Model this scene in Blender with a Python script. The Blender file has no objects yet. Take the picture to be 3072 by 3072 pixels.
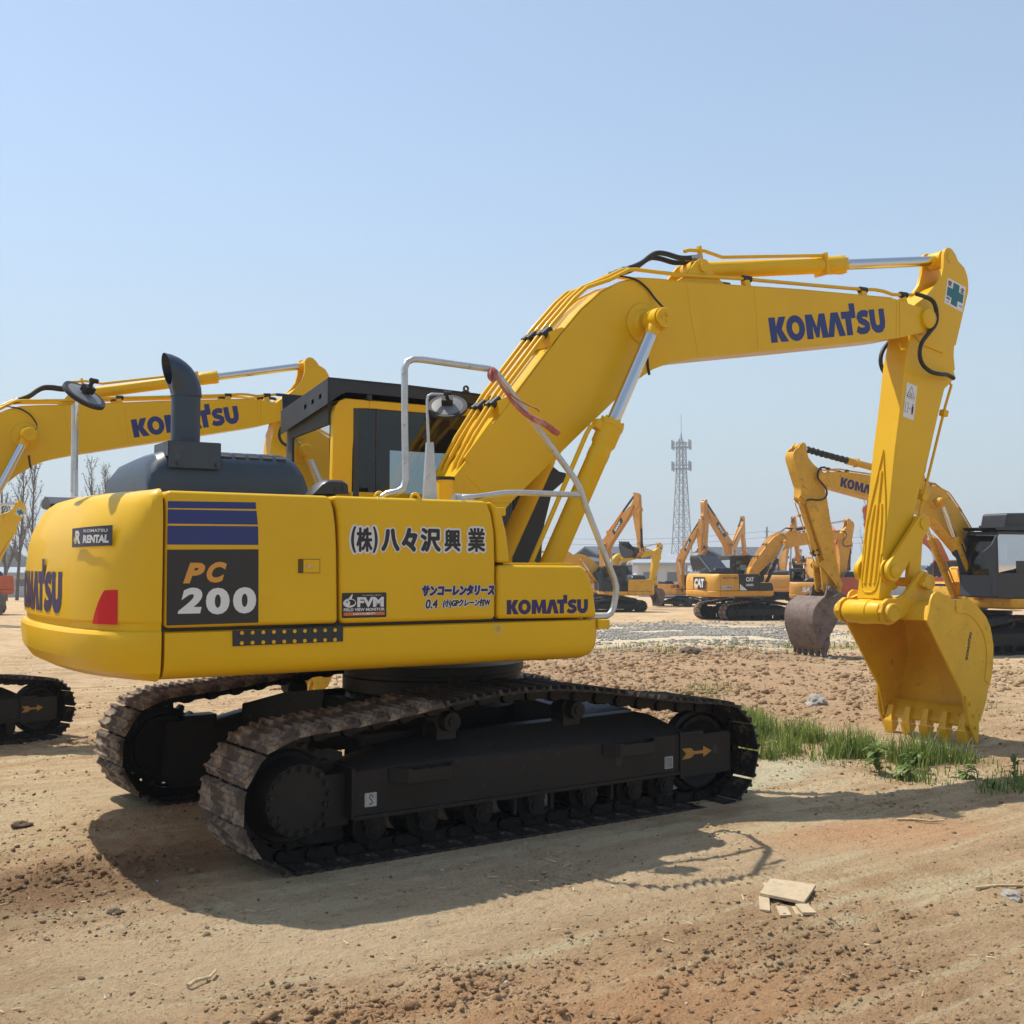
import bpy, bmesh, math, random
import numpy as np
from mathutils import Matrix, Vector, Euler, noise as mnoise

random.seed(7)
RNG = np.random.default_rng(11)
SC = bpy.context.scene
COL = SC.collection
PI = math.pi
R = math.radians

# ------------------------------------------------------------------ camera
CAM = Vector((-4.3234, -7.1965, 1.7070))
cam_d = bpy.data.cameras.new("camera")
cam = bpy.data.objects.new("camera", cam_d)
COL.objects.link(cam)
cam.location = CAM
_f = Vector((0.571915, 0.819061, 0.045313)).normalized()
_r = Vector((0.819868, -0.572551, 0.001319))
_u = _r.cross(_f).normalized()
_r = _f.cross(_u).normalized()
cam.matrix_world = Matrix(((_r.x, _u.x, -_f.x, CAM.x), (_r.y, _u.y, -_f.y, CAM.y), (_r.z, _u.z, -_f.z, CAM.z), (0, 0, 0, 1)))
cam_d.sensor_fit = 'HORIZONTAL'
cam_d.sensor_width = 36.0
cam_d.lens = 36.0 * 3408.45 / 3072.0
cam_d.clip_start = 0.1
cam_d.clip_end = 6000
SC.camera = cam
SC.render.resolution_x = 1024
SC.render.resolution_y = 1024

# ------------------------------------------------------------------ sun and sky
SUN_TO = Vector((-0.24, 0.52, 1.0)).normalized()          # from the ground towards the sun
SUN_EL = math.asin(SUN_TO.z)
SUN_AZ = math.atan2(SUN_TO.x, SUN_TO.y)                   # measured from +Y towards +X
sd = bpy.data.lights.new("sun", 'SUN')
sd.energy = 4.2
sd.angle = R(0.55)
sd.color = (1.0, 0.93, 0.82)
sun = bpy.data.objects.new("sun", sd)
COL.objects.link(sun)
sun.rotation_euler = SUN_TO.to_track_quat('Z', 'Y').to_euler()
world = bpy.data.worlds.new("World")
SC.world = world
world.use_nodes = True
wn = world.node_tree.nodes
wl = world.node_tree.links
bg = wn["Background"]
sky = wn.new("ShaderNodeTexSky")
sky.sky_type = 'NISHITA'
sky.sun_disc = False
sky.sun_elevation = SUN_EL
sky.sun_rotation = SUN_AZ
sky.air_density = 1.0
sky.dust_density = 0.6
sky.ozone_density = 2.0
sky.altitude = 50
# pale spring haze low in the sky: the sky's own colour eased towards a soft blue white near the horizon
wtc = wn.new("ShaderNodeTexCoord")
wsep = wn.new("ShaderNodeSeparateXYZ")
wl.new(wtc.outputs["Generated"], wsep.inputs[0])
wmr = wn.new("ShaderNodeMapRange")
wmr.interpolation_type = 'SMOOTHSTEP'
wmr.inputs[1].default_value = -.02
wmr.inputs[2].default_value = .42
wmr.inputs[3].default_value = .92
wmr.inputs[4].default_value = .36
wl.new(wsep.outputs["Z"], wmr.inputs[0])
wmx = wn.new("ShaderNodeMix")
wmx.data_type = 'RGBA'
wl.new(wmr.outputs[0], wmx.inputs[0])
wl.new(sky.outputs[0], wmx.inputs[6])
wmx.inputs[7].default_value = (2.72, 3.28, 3.58, 1)
wl.new(wmx.outputs[2], bg.inputs[0])
bg.inputs[1].default_value = 0.15
SC.view_settings.view_transform = 'Standard'
SC.view_settings.look = 'None'
SC.view_settings.exposure = 0.40
SC.view_settings.gamma = 1.0
SC.view_settings.use_curve_mapping = False
try:
    SC.cycles.max_bounces = 8
    SC.cycles.transparent_max_bounces = 16
    SC.cycles.use_denoising = True
except Exception:
    pass

# ------------------------------------------------------------------ materials
MATS = {}


def node_mat(name):
    m = bpy.data.materials.new(name)
    m.use_nodes = True
    nt = m.node_tree
    return m, nt, nt.nodes["Principled BSDF"]


def paint(name, col, rough=0.4, metal=0.0, var=0.08, scale=3.0, dirt=None, dirt_amt=0.0, dirt_scale=6.0, bump=0.0, bump_scale=40.0, coat=0.0, spec=0.5):
    """painted / plain surface: base colour varied by noise, optional patches of dirt, optional bump"""
    if name in MATS:
        return MATS[name]
    m, nt, b = node_mat(name)
    N, L = nt.nodes, nt.links
    tc = N.new("ShaderNodeTexCoord")
    nz = N.new("ShaderNodeTexNoise")
    nz.inputs["Scale"].default_value = scale
    nz.inputs["Detail"].default_value = 6
    nz.inputs["Roughness"].default_value = 0.6
    L.new(tc.outputs["Object"], nz.inputs["Vector"])
    mr = N.new("ShaderNodeMapRange")
    mr.inputs[1].default_value = 0.3
    mr.inputs[2].default_value = 0.7
    mr.inputs[3].default_value = 1 - var
    mr.inputs[4].default_value = 1 + var
    L.new(nz.outputs[0], mr.inputs[0])
    mul = N.new("ShaderNodeVectorMath")
    mul.operation = 'SCALE'
    mul.inputs[0].default_value = col
    L.new(mr.outputs[0], mul.inputs["Scale"])
    out = mul.outputs[0]
    rough_out = None
    if dirt:
        n2 = N.new("ShaderNodeTexNoise")
        n2.inputs["Scale"].default_value = dirt_scale
        n2.inputs["Detail"].default_value = 9
        n2.inputs["Roughness"].default_value = 0.7
        L.new(tc.outputs["Object"], n2.inputs["Vector"])
        m2 = N.new("ShaderNodeMapRange")
        m2.inputs[1].default_value = 0.62 - 0.35 * dirt_amt
        m2.inputs[2].default_value = 0.74 - 0.25 * dirt_amt
        L.new(n2.outputs[0], m2.inputs[0])
        mx = N.new("ShaderNodeMix")
        mx.data_type = 'RGBA'
        L.new(m2.outputs[0], mx.inputs[0])
        L.new(out, mx.inputs[6])
        mx.inputs[7].default_value = (*dirt, 1)
        out = mx.outputs[2]
        m3 = N.new("ShaderNodeMapRange")
        m3.inputs[3].default_value = rough
        m3.inputs[4].default_value = 0.9
        L.new(m2.outputs[0], m3.inputs[0])
        L.new(m3.outputs[0], b.inputs["Roughness"])
    else:
        m3 = N.new("ShaderNodeMapRange")
        m3.inputs[1].default_value = 0.3
        m3.inputs[2].default_value = 0.7
        m3.inputs[3].default_value = max(0.02, rough - 0.06)
        m3.inputs[4].default_value = rough + 0.08
        L.new(nz.outputs[0], m3.inputs[0])
        L.new(m3.outputs[0], b.inputs["Roughness"])
    L.new(out, b.inputs["Base Color"])
    b.inputs["Metallic"].default_value = metal
    b.inputs["Specular IOR Level"].default_value = spec
    if coat:
        b.inputs["Coat Weight"].default_value = coat
        b.inputs["Coat Roughness"].default_value = 0.06
    if bump:
        n3 = N.new("ShaderNodeTexNoise")
        n3.inputs["Scale"].default_value = bump_scale
        n3.inputs["Detail"].default_value = 8
        L.new(tc.outputs["Object"], n3.inputs["Vector"])
        bp = N.new("ShaderNodeBump")
        bp.inputs["Strength"].default_value = 1.0
        bp.inputs["Distance"].default_value = bump
        L.new(n3.outputs[0], bp.inputs["Height"])
        L.new(bp.outputs[0], b.inputs["Normal"])
    MATS[name] = m
    return m


def glass(name, tint, refl=0.5, rough=0.03):
    m = bpy.data.materials.new(name)
    m.use_nodes = True
    nt = m.node_tree
    N, L = nt.nodes, nt.links
    N.remove(N["Principled BSDF"])
    o = N["Material Output"]
    t = N.new("ShaderNodeBsdfTransparent")
    t.inputs[0].default_value = (*tint, 1)
    g = N.new("ShaderNodeBsdfGlossy")
    g.inputs["Roughness"].default_value = rough
    fr = N.new("ShaderNodeFresnel")
    fr.inputs[0].default_value = 1.5
    mp = N.new("ShaderNodeMapRange")
    mp.inputs[3].default_value = 0.0
    mp.inputs[4].default_value = 1.0
    mp.inputs[1].default_value = 0.0
    mp.inputs[2].default_value = 1.0 / max(refl, 0.01) * 0.6
    L.new(fr.outputs[0], mp.inputs[0])
    mx = N.new("ShaderNodeMixShader")
    L.new(mp.outputs[0], mx.inputs[0])
    L.new(t.outputs[0], mx.inputs[1])
    L.new(g.outputs[0], mx.inputs[2])
    L.new(mx.outputs[0], o.inputs[0])
    return m


YEL = (0.73, 0.43, 0.004)
M_YEL = paint("yellow_paint", YEL, 0.42, var=0.05, scale=1.3, coat=0.15, spec=.25)
M_BUC = paint("bucket_yellow", (0.72, 0.41, 0.010), 0.5, var=0.10, scale=4, dirt=(0.34, 0.20, 0.03), dirt_amt=0.10, dirt_scale=14, bump=0.0006, bump_scale=30)
M_YOLD = paint("worn_yellow_paint", (0.62, 0.33, 0.015), 0.5, var=0.12, scale=2.2, dirt=(0.24, 0.15, 0.06), dirt_amt=0.2, dirt_scale=7)
M_CAT = paint("buff_yellow_paint", (0.64, 0.31, 0.03), 0.5, var=0.1, scale=2.2, dirt=(0.30, 0.19, 0.09), dirt_amt=0.15, dirt_scale=7)
M_SANY = paint("orange_yellow_paint", (0.54, 0.25, 0.035), 0.45, var=0.1, scale=2.2, dirt=(0.26, 0.14, 0.05), dirt_amt=0.15, dirt_scale=7)
M_ORG = paint("orange_red_paint", (0.50, 0.10, 0.03), 0.5, var=0.12, scale=3, dirt=(0.25, 0.1, 0.06), dirt_amt=0.2)
M_NAVY = paint("dark_blue_grey_paint", (0.026, 0.043, 0.072), 0.42, var=0.10, scale=4, dirt=(0.10, 0.10, 0.10), dirt_amt=0.05)
M_GUARD = paint("guard_dark_paint", (0.016, 0.019, 0.026), 0.45, var=0.12, scale=5)
M_BLK = paint("black_frame_paint", (0.0065, 0.0062, 0.0060), 0.42, var=0.2, scale=5, dirt=(0.06, 0.05, 0.042), dirt_amt=0.10, dirt_scale=20, spec=.22)
M_BLKB = paint("brownish_black_paint", (0.0185, 0.0155, 0.0135), 0.5, var=0.15, scale=4, dirt=(0.05, 0.042, 0.036), dirt_amt=0.08, dirt_scale=18, spec=.22)
M_SHOE = paint("track_steel", (0.018, 0.0155, 0.014), 0.5, var=0.3, scale=9, dirt=(0.15, 0.11, 0.078), dirt_amt=0.26, dirt_scale=16, bump=0.002, bump_scale=24, spec=.22)
M_MUD = paint("muddy_track_steel", (0.085, 0.060, 0.042), 0.9, var=0.4, scale=11, dirt=(0.33, 0.255, 0.18), dirt_amt=0.30, dirt_scale=5.5, bump=0.016, bump_scale=24)
M_RUB = paint("black_rubber", (0.012, 0.012, 0.013), 0.55, var=0.1)
M_CHR = paint("chrome_rod", (0.60, 0.60, 0.61), 0.16, metal=1.0, var=0.02)
M_GALV = paint("galvanised_pipe", (0.52, 0.53, 0.53), 0.42, metal=0.75, var=0.12, scale=14, dirt=(0.30, 0.26, 0.21), dirt_amt=0.12, dirt_scale=18)
M_STEEL = paint("grey_steel", (0.42, 0.43, 0.44), 0.4, metal=0.8, var=0.1)
M_BLUE = paint("blue_vinyl", (0.012, 0.028, 0.16), 0.4, var=0.05)
M_PURP = paint("dark_blue_vinyl", (0.018, 0.014, 0.10), 0.4, var=0.05)
M_DKST = paint("black_vinyl", (0.018, 0.017, 0.017), 0.45, var=0.08)
M_WHT = paint("white_vinyl", (0.70, 0.70, 0.70), 0.45, var=0.04)
M_ORV = paint("orange_vinyl", (0.66, 0.30, 0.04), 0.45, var=0.04)
M_OR2 = paint("deep_orange_vinyl", (0.62, 0.16, 0.03), 0.45, var=0.04)
M_GRN = paint("green_vinyl", (0.010, 0.14, 0.18), 0.45, var=0.06)
M_REDV = paint("red_reflector", (0.62, 0.006, 0.012), 0.4, var=0.08, scale=8, spec=.25)
M_YLV = paint("yellow_vinyl", (0.62, 0.45, 0.05), 0.45, var=0.05)
M_MUDB = paint("muddy_bucket_steel", (0.17, 0.125, 0.105), 0.8, var=0.2, scale=6, dirt=(0.09, 0.062, 0.045), dirt_amt=0.3, dirt_scale=5, bump=0.006, bump_scale=14)
M_DKB = paint("dark_bucket_steel", (0.03, 0.032, 0.036), 0.5, var=0.25, scale=5, dirt=(0.12, 0.09, 0.065), dirt_amt=0.2)
M_SEAT = paint("dark_seat_fabric", (0.014, 0.014, 0.016), 0.85, var=0.1)
M_CABIN = paint("cab_inner_trim", (0.045, 0.052, 0.062), 0.8, var=0.1)
M_MIR = paint("mirror_back", (0.17, 0.175, 0.18), 0.45, var=0.06)
M_RIB = paint("faded_red_cloth", (0.42, 0.115, 0.095), 0.75, var=0.25, scale=20, dirt=(0.55, 0.32, 0.24), dirt_amt=0.25, dirt_scale=12)
M_ARROW = paint("ochre_arrow_paint", (0.36, 0.18, 0.022), 0.6, var=0.2, scale=20)
M_GL = glass("tinted_cab_glass", (0.42, 0.46, 0.49), refl=0.9)
M_GLC = glass("clear_cab_glass", (0.62, 0.70, 0.70), refl=0.5)

# ------------------------------------------------------------------ mesh builder


class MB:
    def __init__(s):
        s.bm = bmesh.new()
        s.mi = 0

    def face(s, vs):
        try:
            f = s.bm.faces.new(vs)
            f.material_index = s.mi
            return f
        except ValueError:
            return None

    def box(s, x0, x1, y0, y1, z0, z1, M=None):
        v = [s.bm.verts.new((x, y, z)) for z in (z0, z1) for y in (y0, y1) for x in (x0, x1)]
        for q in ((0, 2, 3, 1), (4, 5, 7, 6), (0, 1, 5, 4), (2, 6, 7, 3), (0, 4, 6, 2), (1, 3, 7, 5)):
            s.face([v[i] for i in q])
        if M is not None:
            bmesh.ops.transform(s.bm, matrix=M, verts=v)
        return s

    def prism(s, pts, y0, y1, axis='y'):
        """polygon in the XZ plane (axis y), XY plane (axis z) or YZ plane (axis x), extruded"""
        n = len(pts)

        def P(p, t):
            return {'y': (p[0], t, p[1]), 'z': (p[0], p[1], t), 'x': (t, p[0], p[1])}[axis]
        a = [s.bm.verts.new(P(p, y0)) for p in pts]
        b = [s.bm.verts.new(P(p, y1)) for p in pts]
        s.face(a)
        s.face(b[::-1])
        for i in range(n):
            j = (i + 1) % n
            s.face([a[j], a[i], b[i], b[j]])
        return s

    def cyl(s, p0, p1, r0, r1=None, seg=24, caps=True):
        p0, p1 = Vector(p0), Vector(p1)
        if r1 is None:
            r1 = r0
        d = (p1 - p0).normalized()
        u = d.orthogonal().normalized()
        w = d.cross(u)
        A, B = [], []
        for i in range(seg):
            t = 2 * PI * i / seg
            e = u * math.cos(t) + w * math.sin(t)
            A.append(s.bm.verts.new(p0 + e * r0))
            B.append(s.bm.verts.new(p1 + e * r1))
        for i in range(seg):
            j = (i + 1) % seg
            s.face([A[i], A[j], B[j], B[i]])
        if caps:
            s.face(A[::-1])
            s.face(B)
        return s

    def lathe(s, prof, p0, d, seg=32, closed=False):
        """prof: list of (radius, distance along d)"""
        p0, d = Vector(p0), Vector(d).normalized()
        u = d.orthogonal().normalized()
        w = d.cross(u)
        rings = []
        for r, t in prof:
            c = p0 + d * t
            if r < 1e-6:
                rings.append([s.bm.verts.new(c)])
            else:
                rings.append([s.bm.verts.new(c + (u * math.cos(2 * PI * i / seg) + w * math.sin(2 * PI * i / seg)) * r) for i in range(seg)])
        pairs = list(zip(rings[:-1], rings[1:]))
        if closed:
            pairs.append((rings[-1], rings[0]))
        for A, B in pairs:
            for i in range(seg):
                j = (i + 1) % seg
                if len(A) == 1 and len(B) == 1:
                    continue
                if len(A) == 1:
                    s.face([A[0], B[j], B[i]])
                elif len(B) == 1:
                    s.face([A[i], A[j], B[0]])
                else:
                    s.face([A[i], A[j], B[j], B[i]])
        if not closed:
            if len(rings[0]) > 1:
                s.face(rings[0][::-1])
            if len(rings[-1]) > 1:
                s.face(rings[-1])
        return s

    def tube(s, pts, r, seg=10, smooth=0, caps=True):
        pts = [Vector(p) for p in pts]
        if smooth:
            out = []
            n = len(pts)
            for i in range(n - 1):
                p0, p1, p2, p3 = pts[max(i - 1, 0)], pts[i], pts[i + 1], pts[min(i + 2, n - 1)]
                for k in range(smooth):
                    t = k / smooth
                    out.append(0.5 * ((2 * p1) + (p2 - p0) * t + (2 * p0 - 5 * p1 + 4 * p2 - p3) * t * t + (3 * p1 - p0 - 3 * p2 + p3) * t ** 3))
            out.append(pts[-1])
            pts = out
        prev = None
        u = None
        rings = []
        n = len(pts)
        for i, p in enumerate(pts):
            d = (pts[min(i + 1, n - 1)] - pts[max(i - 1, 0)]).normalized()
            if u is None:
                u = d.orthogonal().normalized()
            else:
                u = (u - d * u.dot(d)).normalized()
            w = d.cross(u)
            rr = r(i / (n - 1)) if callable(r) else r
            rings.append([s.bm.verts.new(p + (u * math.cos(2 * PI * k / seg) + w * math.sin(2 * PI * k / seg)) * rr) for k in range(seg)])
        for A, B in zip(rings[:-1], rings[1:]):
            for i in range(seg):
                j = (i + 1) % seg
                s.face([A[i], A[j], B[j], B[i]])
        if caps:
            s.face(rings[0][::-1])
            s.face(rings[-1])
        return s

    def loft(s, rings, closed=True, caps=True):
        V = [[s.bm.verts.new(p) for p in r] for r in rings]
        for A, B in zip(V[:-1], V[1:]):
            n = len(A)
            for i in range(n if closed else n - 1):
                j = (i + 1) % n
                s.face([A[i], A[j], B[j], B[i]])
        if caps:
            s.face(V[0][::-1])
            s.face(V[-1])
        return s

    def sheet(s, grid):
        V = [[s.bm.verts.new(p) for p in r] for r in grid]
        for A, B in zip(V[:-1], V[1:]):
            for i in range(len(A) - 1):
                s.face([A[i], A[i + 1], B[i + 1], B[i]])
        return s

    def flat(s, verts2, faces, O, X, Z, mi=0):
        """2D mesh laid on a plane through O spanned by X (right) and Z (up)"""
        O, X, Z = Vector(O), Vector(X), Vector(Z)
        v = [s.bm.verts.new(O + X * a + Z * b) for a, b in verts2]
        for f in faces:
            try:
                q = s.bm.faces.new([v[i] for i in f])
                q.material_index = mi
            except ValueError:
                pass
        return s

    def mesh(s, name, nmat=1, angle=35, fix=True):
        if fix:
            bmesh.ops.recalc_face_normals(s.bm, faces=s.bm.faces)
        me = bpy.data.meshes.new(name)
        s.bm.to_mesh(me)
        s.bm.free()
        for _ in range(nmat):
            me.materials.append(None)
        me.polygons.foreach_set("use_smooth", [True] * len(me.polygons))
        me.set_sharp_from_angle(angle=R(angle))
        return me


def obj(name, me, mats, parent=None, M=None, bevel=0.0, seg=2):
    o = bpy.data.objects.new(name, me)
    COL.objects.link(o)
    if not isinstance(mats, (list, tuple)):
        mats = [mats]
    while mats[0] is not None and len(me.materials) < len(mats):
        me.materials.append(None)
    for i, m in enumerate(mats):
        if i < len(o.material_slots):
            o.material_slots[i].link = 'OBJECT'
            o.material_slots[i].material = m
    if parent is not None:
        o.parent = parent
    if M is not None:
        o.matrix_local = M
    if bevel:
        b = o.modifiers.new("bevel", 'BEVEL')
        b.width = bevel
        b.segments = seg
        b.limit_method = 'ANGLE'
        b.angle_limit = R(35)
        b.harden_normals = True
    return o


def tag(o, label=None, cat=None, group=None, kind=None):
    if label:
        o["label"] = label
    if cat:
        o["category"] = cat
    if group:
        o["group"] = group
    if kind:
        o["kind"] = kind
    return o


def empty(name, M):
    o = bpy.data.objects.new(name, None)
    COL.objects.link(o)
    o.empty_display_size = 0.3
    o.matrix_world = M
    return o


CACHE = {}


def cached(key, fn):
    if key not in CACHE:
        CACHE[key] = fn()
    return CACHE[key]


# ------------------------------------------------------------------ lettering
TXT = {}


def text2d(s, w, h, off=0.0, shear=0.0):
    """flat lettering as (verts, faces), its box scaled to w x h with the corner at 0,0"""
    key = (s, off, shear)
    if key not in TXT:
        cu = bpy.data.curves.new("lettering", 'FONT')
        cu.body = s
        cu.offset = off
        cu.shear = shear
        cu.fill_mode = 'FRONT'
        cu.resolution_u = 4
        o = bpy.data.objects.new("lettering", cu)
        COL.objects.link(o)
        bpy.context.view_layer.update()
        me = bpy.data.meshes.new_from_object(o.evaluated_get(bpy.context.evaluated_depsgraph_get()))
        v = [(a.co.x, a.co.y) for a in me.vertices]
        f = [tuple(p.vertices) for p in me.polygons]
        bpy.data.objects.remove(o)
        bpy.data.curves.remove(cu)
        bpy.data.meshes.remove(me)
        TXT[key] = (v, f)
    v, f = TXT[key]
    if not v:
        return [], []
    xs = [a[0] for a in v]
    ys = [a[1] for a in v]
    x0, x1, y0, y1 = min(xs), max(xs), min(ys), max(ys)
    return [((a - x0) / (x1 - x0 + 1e-9) * w, (b - y0) / (y1 - y0 + 1e-9) * h) for a, b in v], f


def rect2d(x0, x1, z0, z1, r=0.0):
    if r <= 0:
        return [(x0, z0), (x1, z0), (x1, z1), (x0, z1)], [(0, 1, 2, 3)]
    p = []
    for cx, cz, a in ((x1 - r, z0 + r, -90), (x1 - r, z1 - r, 0), (x0 + r, z1 - r, 90), (x0 + r, z0 + r, 180)):
        for k in range(5):
            t = R(a + 22.5 * k)
            p.append((cx + r * math.cos(t), cz + r * math.sin(t)))
    return p, [tuple(range(len(p)))]


def ell2d(cx, cz, rx, rz, n=28):
    p = [(cx + rx * math.cos(2 * PI * i / n), cz + rz * math.sin(2 * PI * i / n)) for i in range(n)]
    return p, [tuple(range(n))]


def stroke2d(pts, w):
    """a broad line through pts as quads"""
    v, f = [], []
    n = len(pts)
    for i, p in enumerate(pts):
        a = pts[max(i - 1, 0)]
        b = pts[min(i + 1, n - 1)]
        dx, dz = b[0] - a[0], b[1] - a[1]
        l = math.hypot(dx, dz) or 1
        nx, nz = -dz / l, dx / l
        v += [(p[0] + nx * w / 2, p[1] + nz * w / 2), (p[0] - nx * w / 2, p[1] - nz * w / 2)]
    for i in range(n - 1):
        f.append((2 * i, 2 * i + 1, 2 * i + 3, 2 * i + 2))
    return v, f


def ring2d(cx, cz, rx, rz, ix, iz, n=32):
    v, f = [], []
    for i in range(n):
        t = 2 * PI * i / n
        v += [(cx + rx * math.cos(t), cz + rz * math.sin(t)), (cx + ix * math.cos(t), cz + iz * math.sin(t))]
    for i in range(n):
        j = (i + 1) % n
        f.append((2 * i, 2 * j, 2 * j + 1, 2 * i + 1))
    return v, f


def maker_logo(w, h):
    """the blocky seven-letter wordmark with the raised square over its T; h is the letter height"""
    V, F = [], []

    def put(v, f, dx):
        n = len(V)
        V.extend((a + dx, b) for a, b in v)
        F.extend(tuple(i + n for i in q) for q in f)

    def poly(p, dx):
        put(p, [tuple(range(len(p)))], dx)
    poly([(0, 0), (.36, 0), (.36, .40), (.56, 0), (.98, 0), (.66, .5), (.95, 1), (.56, 1), (.36, .62), (.36, 1), (0, 1)], 0)
    put(*ring2d(.52, .5, .52, .52, .20, .24), .92)
    poly([(0, 0), (.02, 1), (.42, 1), (.62, .46), (.82, 1), (1.16, 1), (1.24, 0), (.88, 0), (.84, .52), (.70, .04), (.52, .04), (.38, .52), (.36, 0)], 2.02)
    poly([(0, 0), (.36, 0), (.52, .60), (.68, 0), (1.06, 0), (.74, 1), (.32, 1)], 3.22)
    poly([(0, .70), (.22, .70), (.22, 0), (.58, 0), (.58, .70), (.86, .70), (.86, 1), (0, 1)], 4.14)
    poly([(.52, 1.0), (.86, 1.0), (.86, 1.32), (.52, 1.32)], 4.14)
    s = [(.78, .80), (.62, .86), (.42, .86), (.26, .80), (.20, .70), (.26, .59), (.42, .52), (.58, .46), (.70, .37), (.70, .25), (.58, .16), (.38, .13), (.20, .15), (.04, .24)]
    put(*stroke2d(s, .29), 4.98)
    u = [(.18, 1), (.18, .45), (.22, .28), (.34, .17), (.48, .15), (.62, .17), (.74, .28), (.78, .45), (.78, 1)]
    put(*stroke2d(u, .34), 5.84)
    W = 6.80
    return [(a / W * w, b * h) for a, b in V], F
# ------------------------------------------------------------------ excavator: shared geometry (metres; x forward, y left, z up)
I4 = Matrix.Identity(4)
FOOT = (0.065, 1.835)                 # boom foot pin
TIP0 = (5.297, 4.091)                 # boom / arm pin with the boom in its first pose
BPIN0 = (4.617, 1.257)                # arm / bucket pin
TOOTH0 = (5.440, 0.03)
LB = math.hypot(TIP0[0] - FOOT[0], TIP0[1] - FOOT[1])
LA = math.hypot(BPIN0[0] - TIP0[0], BPIN0[1] - TIP0[1])
BA0 = math.atan2(TIP0[1] - FOOT[1], TIP0[0] - FOOT[0])
AA0 = math.atan2(BPIN0[1] - TIP0[1], BPIN0[0] - TIP0[0])
KA0 = math.atan2(TOOTH0[1] - BPIN0[1], TOOTH0[0] - BPIN0[0])
LK = math.hypot(TOOTH0[0] - BPIN0[0], TOOTH0[1] - BPIN0[1])


def loc2(p, o, a):
    dx, dz = p[0] - o[0], p[1] - o[1]
    return (dx * math.cos(a) + dz * math.sin(a), -dx * math.sin(a) + dz * math.cos(a))


def glo2(p, o, a):
    return (o[0] + p[0] * math.cos(a) - p[1] * math.sin(a), o[1] + p[0] * math.sin(a) + p[1] * math.cos(a))


def bl(*p):
    return loc2(p, FOOT, BA0)


def al(*p):
    return loc2(p, TIP0, AA0)


def kl(*p):
    return loc2(p, BPIN0, KA0)


def pivot(o, a):
    return Matrix.Translation((o[0], 0, o[1])) @ Matrix.Rotation(-a, 4, 'Y')


def v3(p, y):
    return (p[0], y, p[1])


BOOM_P = [(0.03, 2.30), (0.528, 2.903), (0.989, 3.467), (1.20, 3.70), (1.40, 3.868), (1.584, 3.965), (1.753, 4.020), (1.98, 4.040), (2.243, 4.052), (2.908, 4.105), (3.578, 4.159), (4.816, 4.237),
          (4.98, 4.225), (4.98, 3.885), (4.757, 3.84), (3.571, 3.634), (3.054, 3.547), (2.391, 3.433), (2.092, 3.366), (1.90, 3.29), (1.691, 3.16), (1.497, 2.994), (1.11, 2.663), (0.742, 2.34), (0.538, 2.159), (0.459, 2.073), (0.30, 1.90), (0.16, 1.71), (0.02, 1.66), (-0.09, 1.74), (-0.12, 1.90)]
P_BCYL = (1.80, 3.652)               # boom cylinder, rod end (on the boom)
P_BCYL0 = (0.60, 1.36)               # boom cylinder, foot (on the deck)
P_ACYL0 = (2.49, 4.225)              # arm cylinder, foot (on the boom)
P_ACYL1 = (5.735, 4.775)             # arm cylinder, rod end (on the arm)
P_KCYL0 = (5.74, 3.62)               # bucket cylinder, foot (on the arm)
P_A1 = (4.772, 1.641)                # link pin on the arm
P_A2 = (5.199, 2.097)                # rod end / links
P_B2 = (5.121, 1.535)                # link pin on the bucket
R12 = math.hypot(P_A2[0] - P_A1[0], P_A2[1] - P_A1[1])
R22 = math.hypot(P_A2[0] - P_B2[0], P_A2[1] - P_B2[1])

SPR = (-1.646, 0.392)
IDL = (1.548, 0.352)


def track_path():
    """pin centres of the chain, one link pitch apart"""
    r1, r2 = 0.332, 0.322
    pts = []
    for k in range(15):
        t = R(-90 - 180 * k / 14)
        pts.append((SPR[0] + r1 * math.cos(t), SPR[1] + r1 * math.sin(t)))
    top = [(-1.62, .724), (-1.42, .738), (-1.242, .752), (-1.046, .777), (-.853, .802), (-.669, .829), (-.474, .852), (-.282, .863), (-.101, .866), (.086, .862), (.30, .842), (.50, .815), (.72, .782), (.931, .748), (1.15, .715), (1.38, .688)]
    pts = pts[:-1] + top
    for k in range(15):
        t = R(84 - 174 * k / 14)
        pts.append((IDL[0] + r2 * math.cos(t), IDL[1] + r2 * math.sin(t)))
    pts.append((1.2, .058))
    pts.append((-1.2, .058))
    pts.append((SPR[0], SPR[1] - r1))
    # resample
    d = [0]
    for a, b in zip(pts[:-1], pts[1:]):
        d.append(d[-1] + math.hypot(b[0] - a[0], b[1] - a[1]))
    L = d[-1]
    n = round(L / 0.19)
    out = []
    for k in range(n):
        t = (k + 0.35) * L / n
        i = max(j for j in range(len(d)) if d[j] <= t)
        i = min(i, len(pts) - 2)
        q = (t - d[i]) / (d[i + 1] - d[i] + 1e-9)
        out.append((pts[i][0] + (pts[i + 1][0] - pts[i][0]) * q, pts[i][1] + (pts[i + 1][1] - pts[i][1]) * q))
    return out


TRK = track_path()


def frame2(a, b):
    """matrix with X from a to b (in the XZ plane), Z outward of the track loop"""
    dx, dz = b[0] - a[0], b[1] - a[1]
    l = math.hypot(dx, dz)
    c, s = dx / l, dz / l
    return Matrix(((c, 0, -s, a[0]), (0, 1, 0, 0), (s, 0, c, a[1]), (0, 0, 0, 1)))


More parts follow.
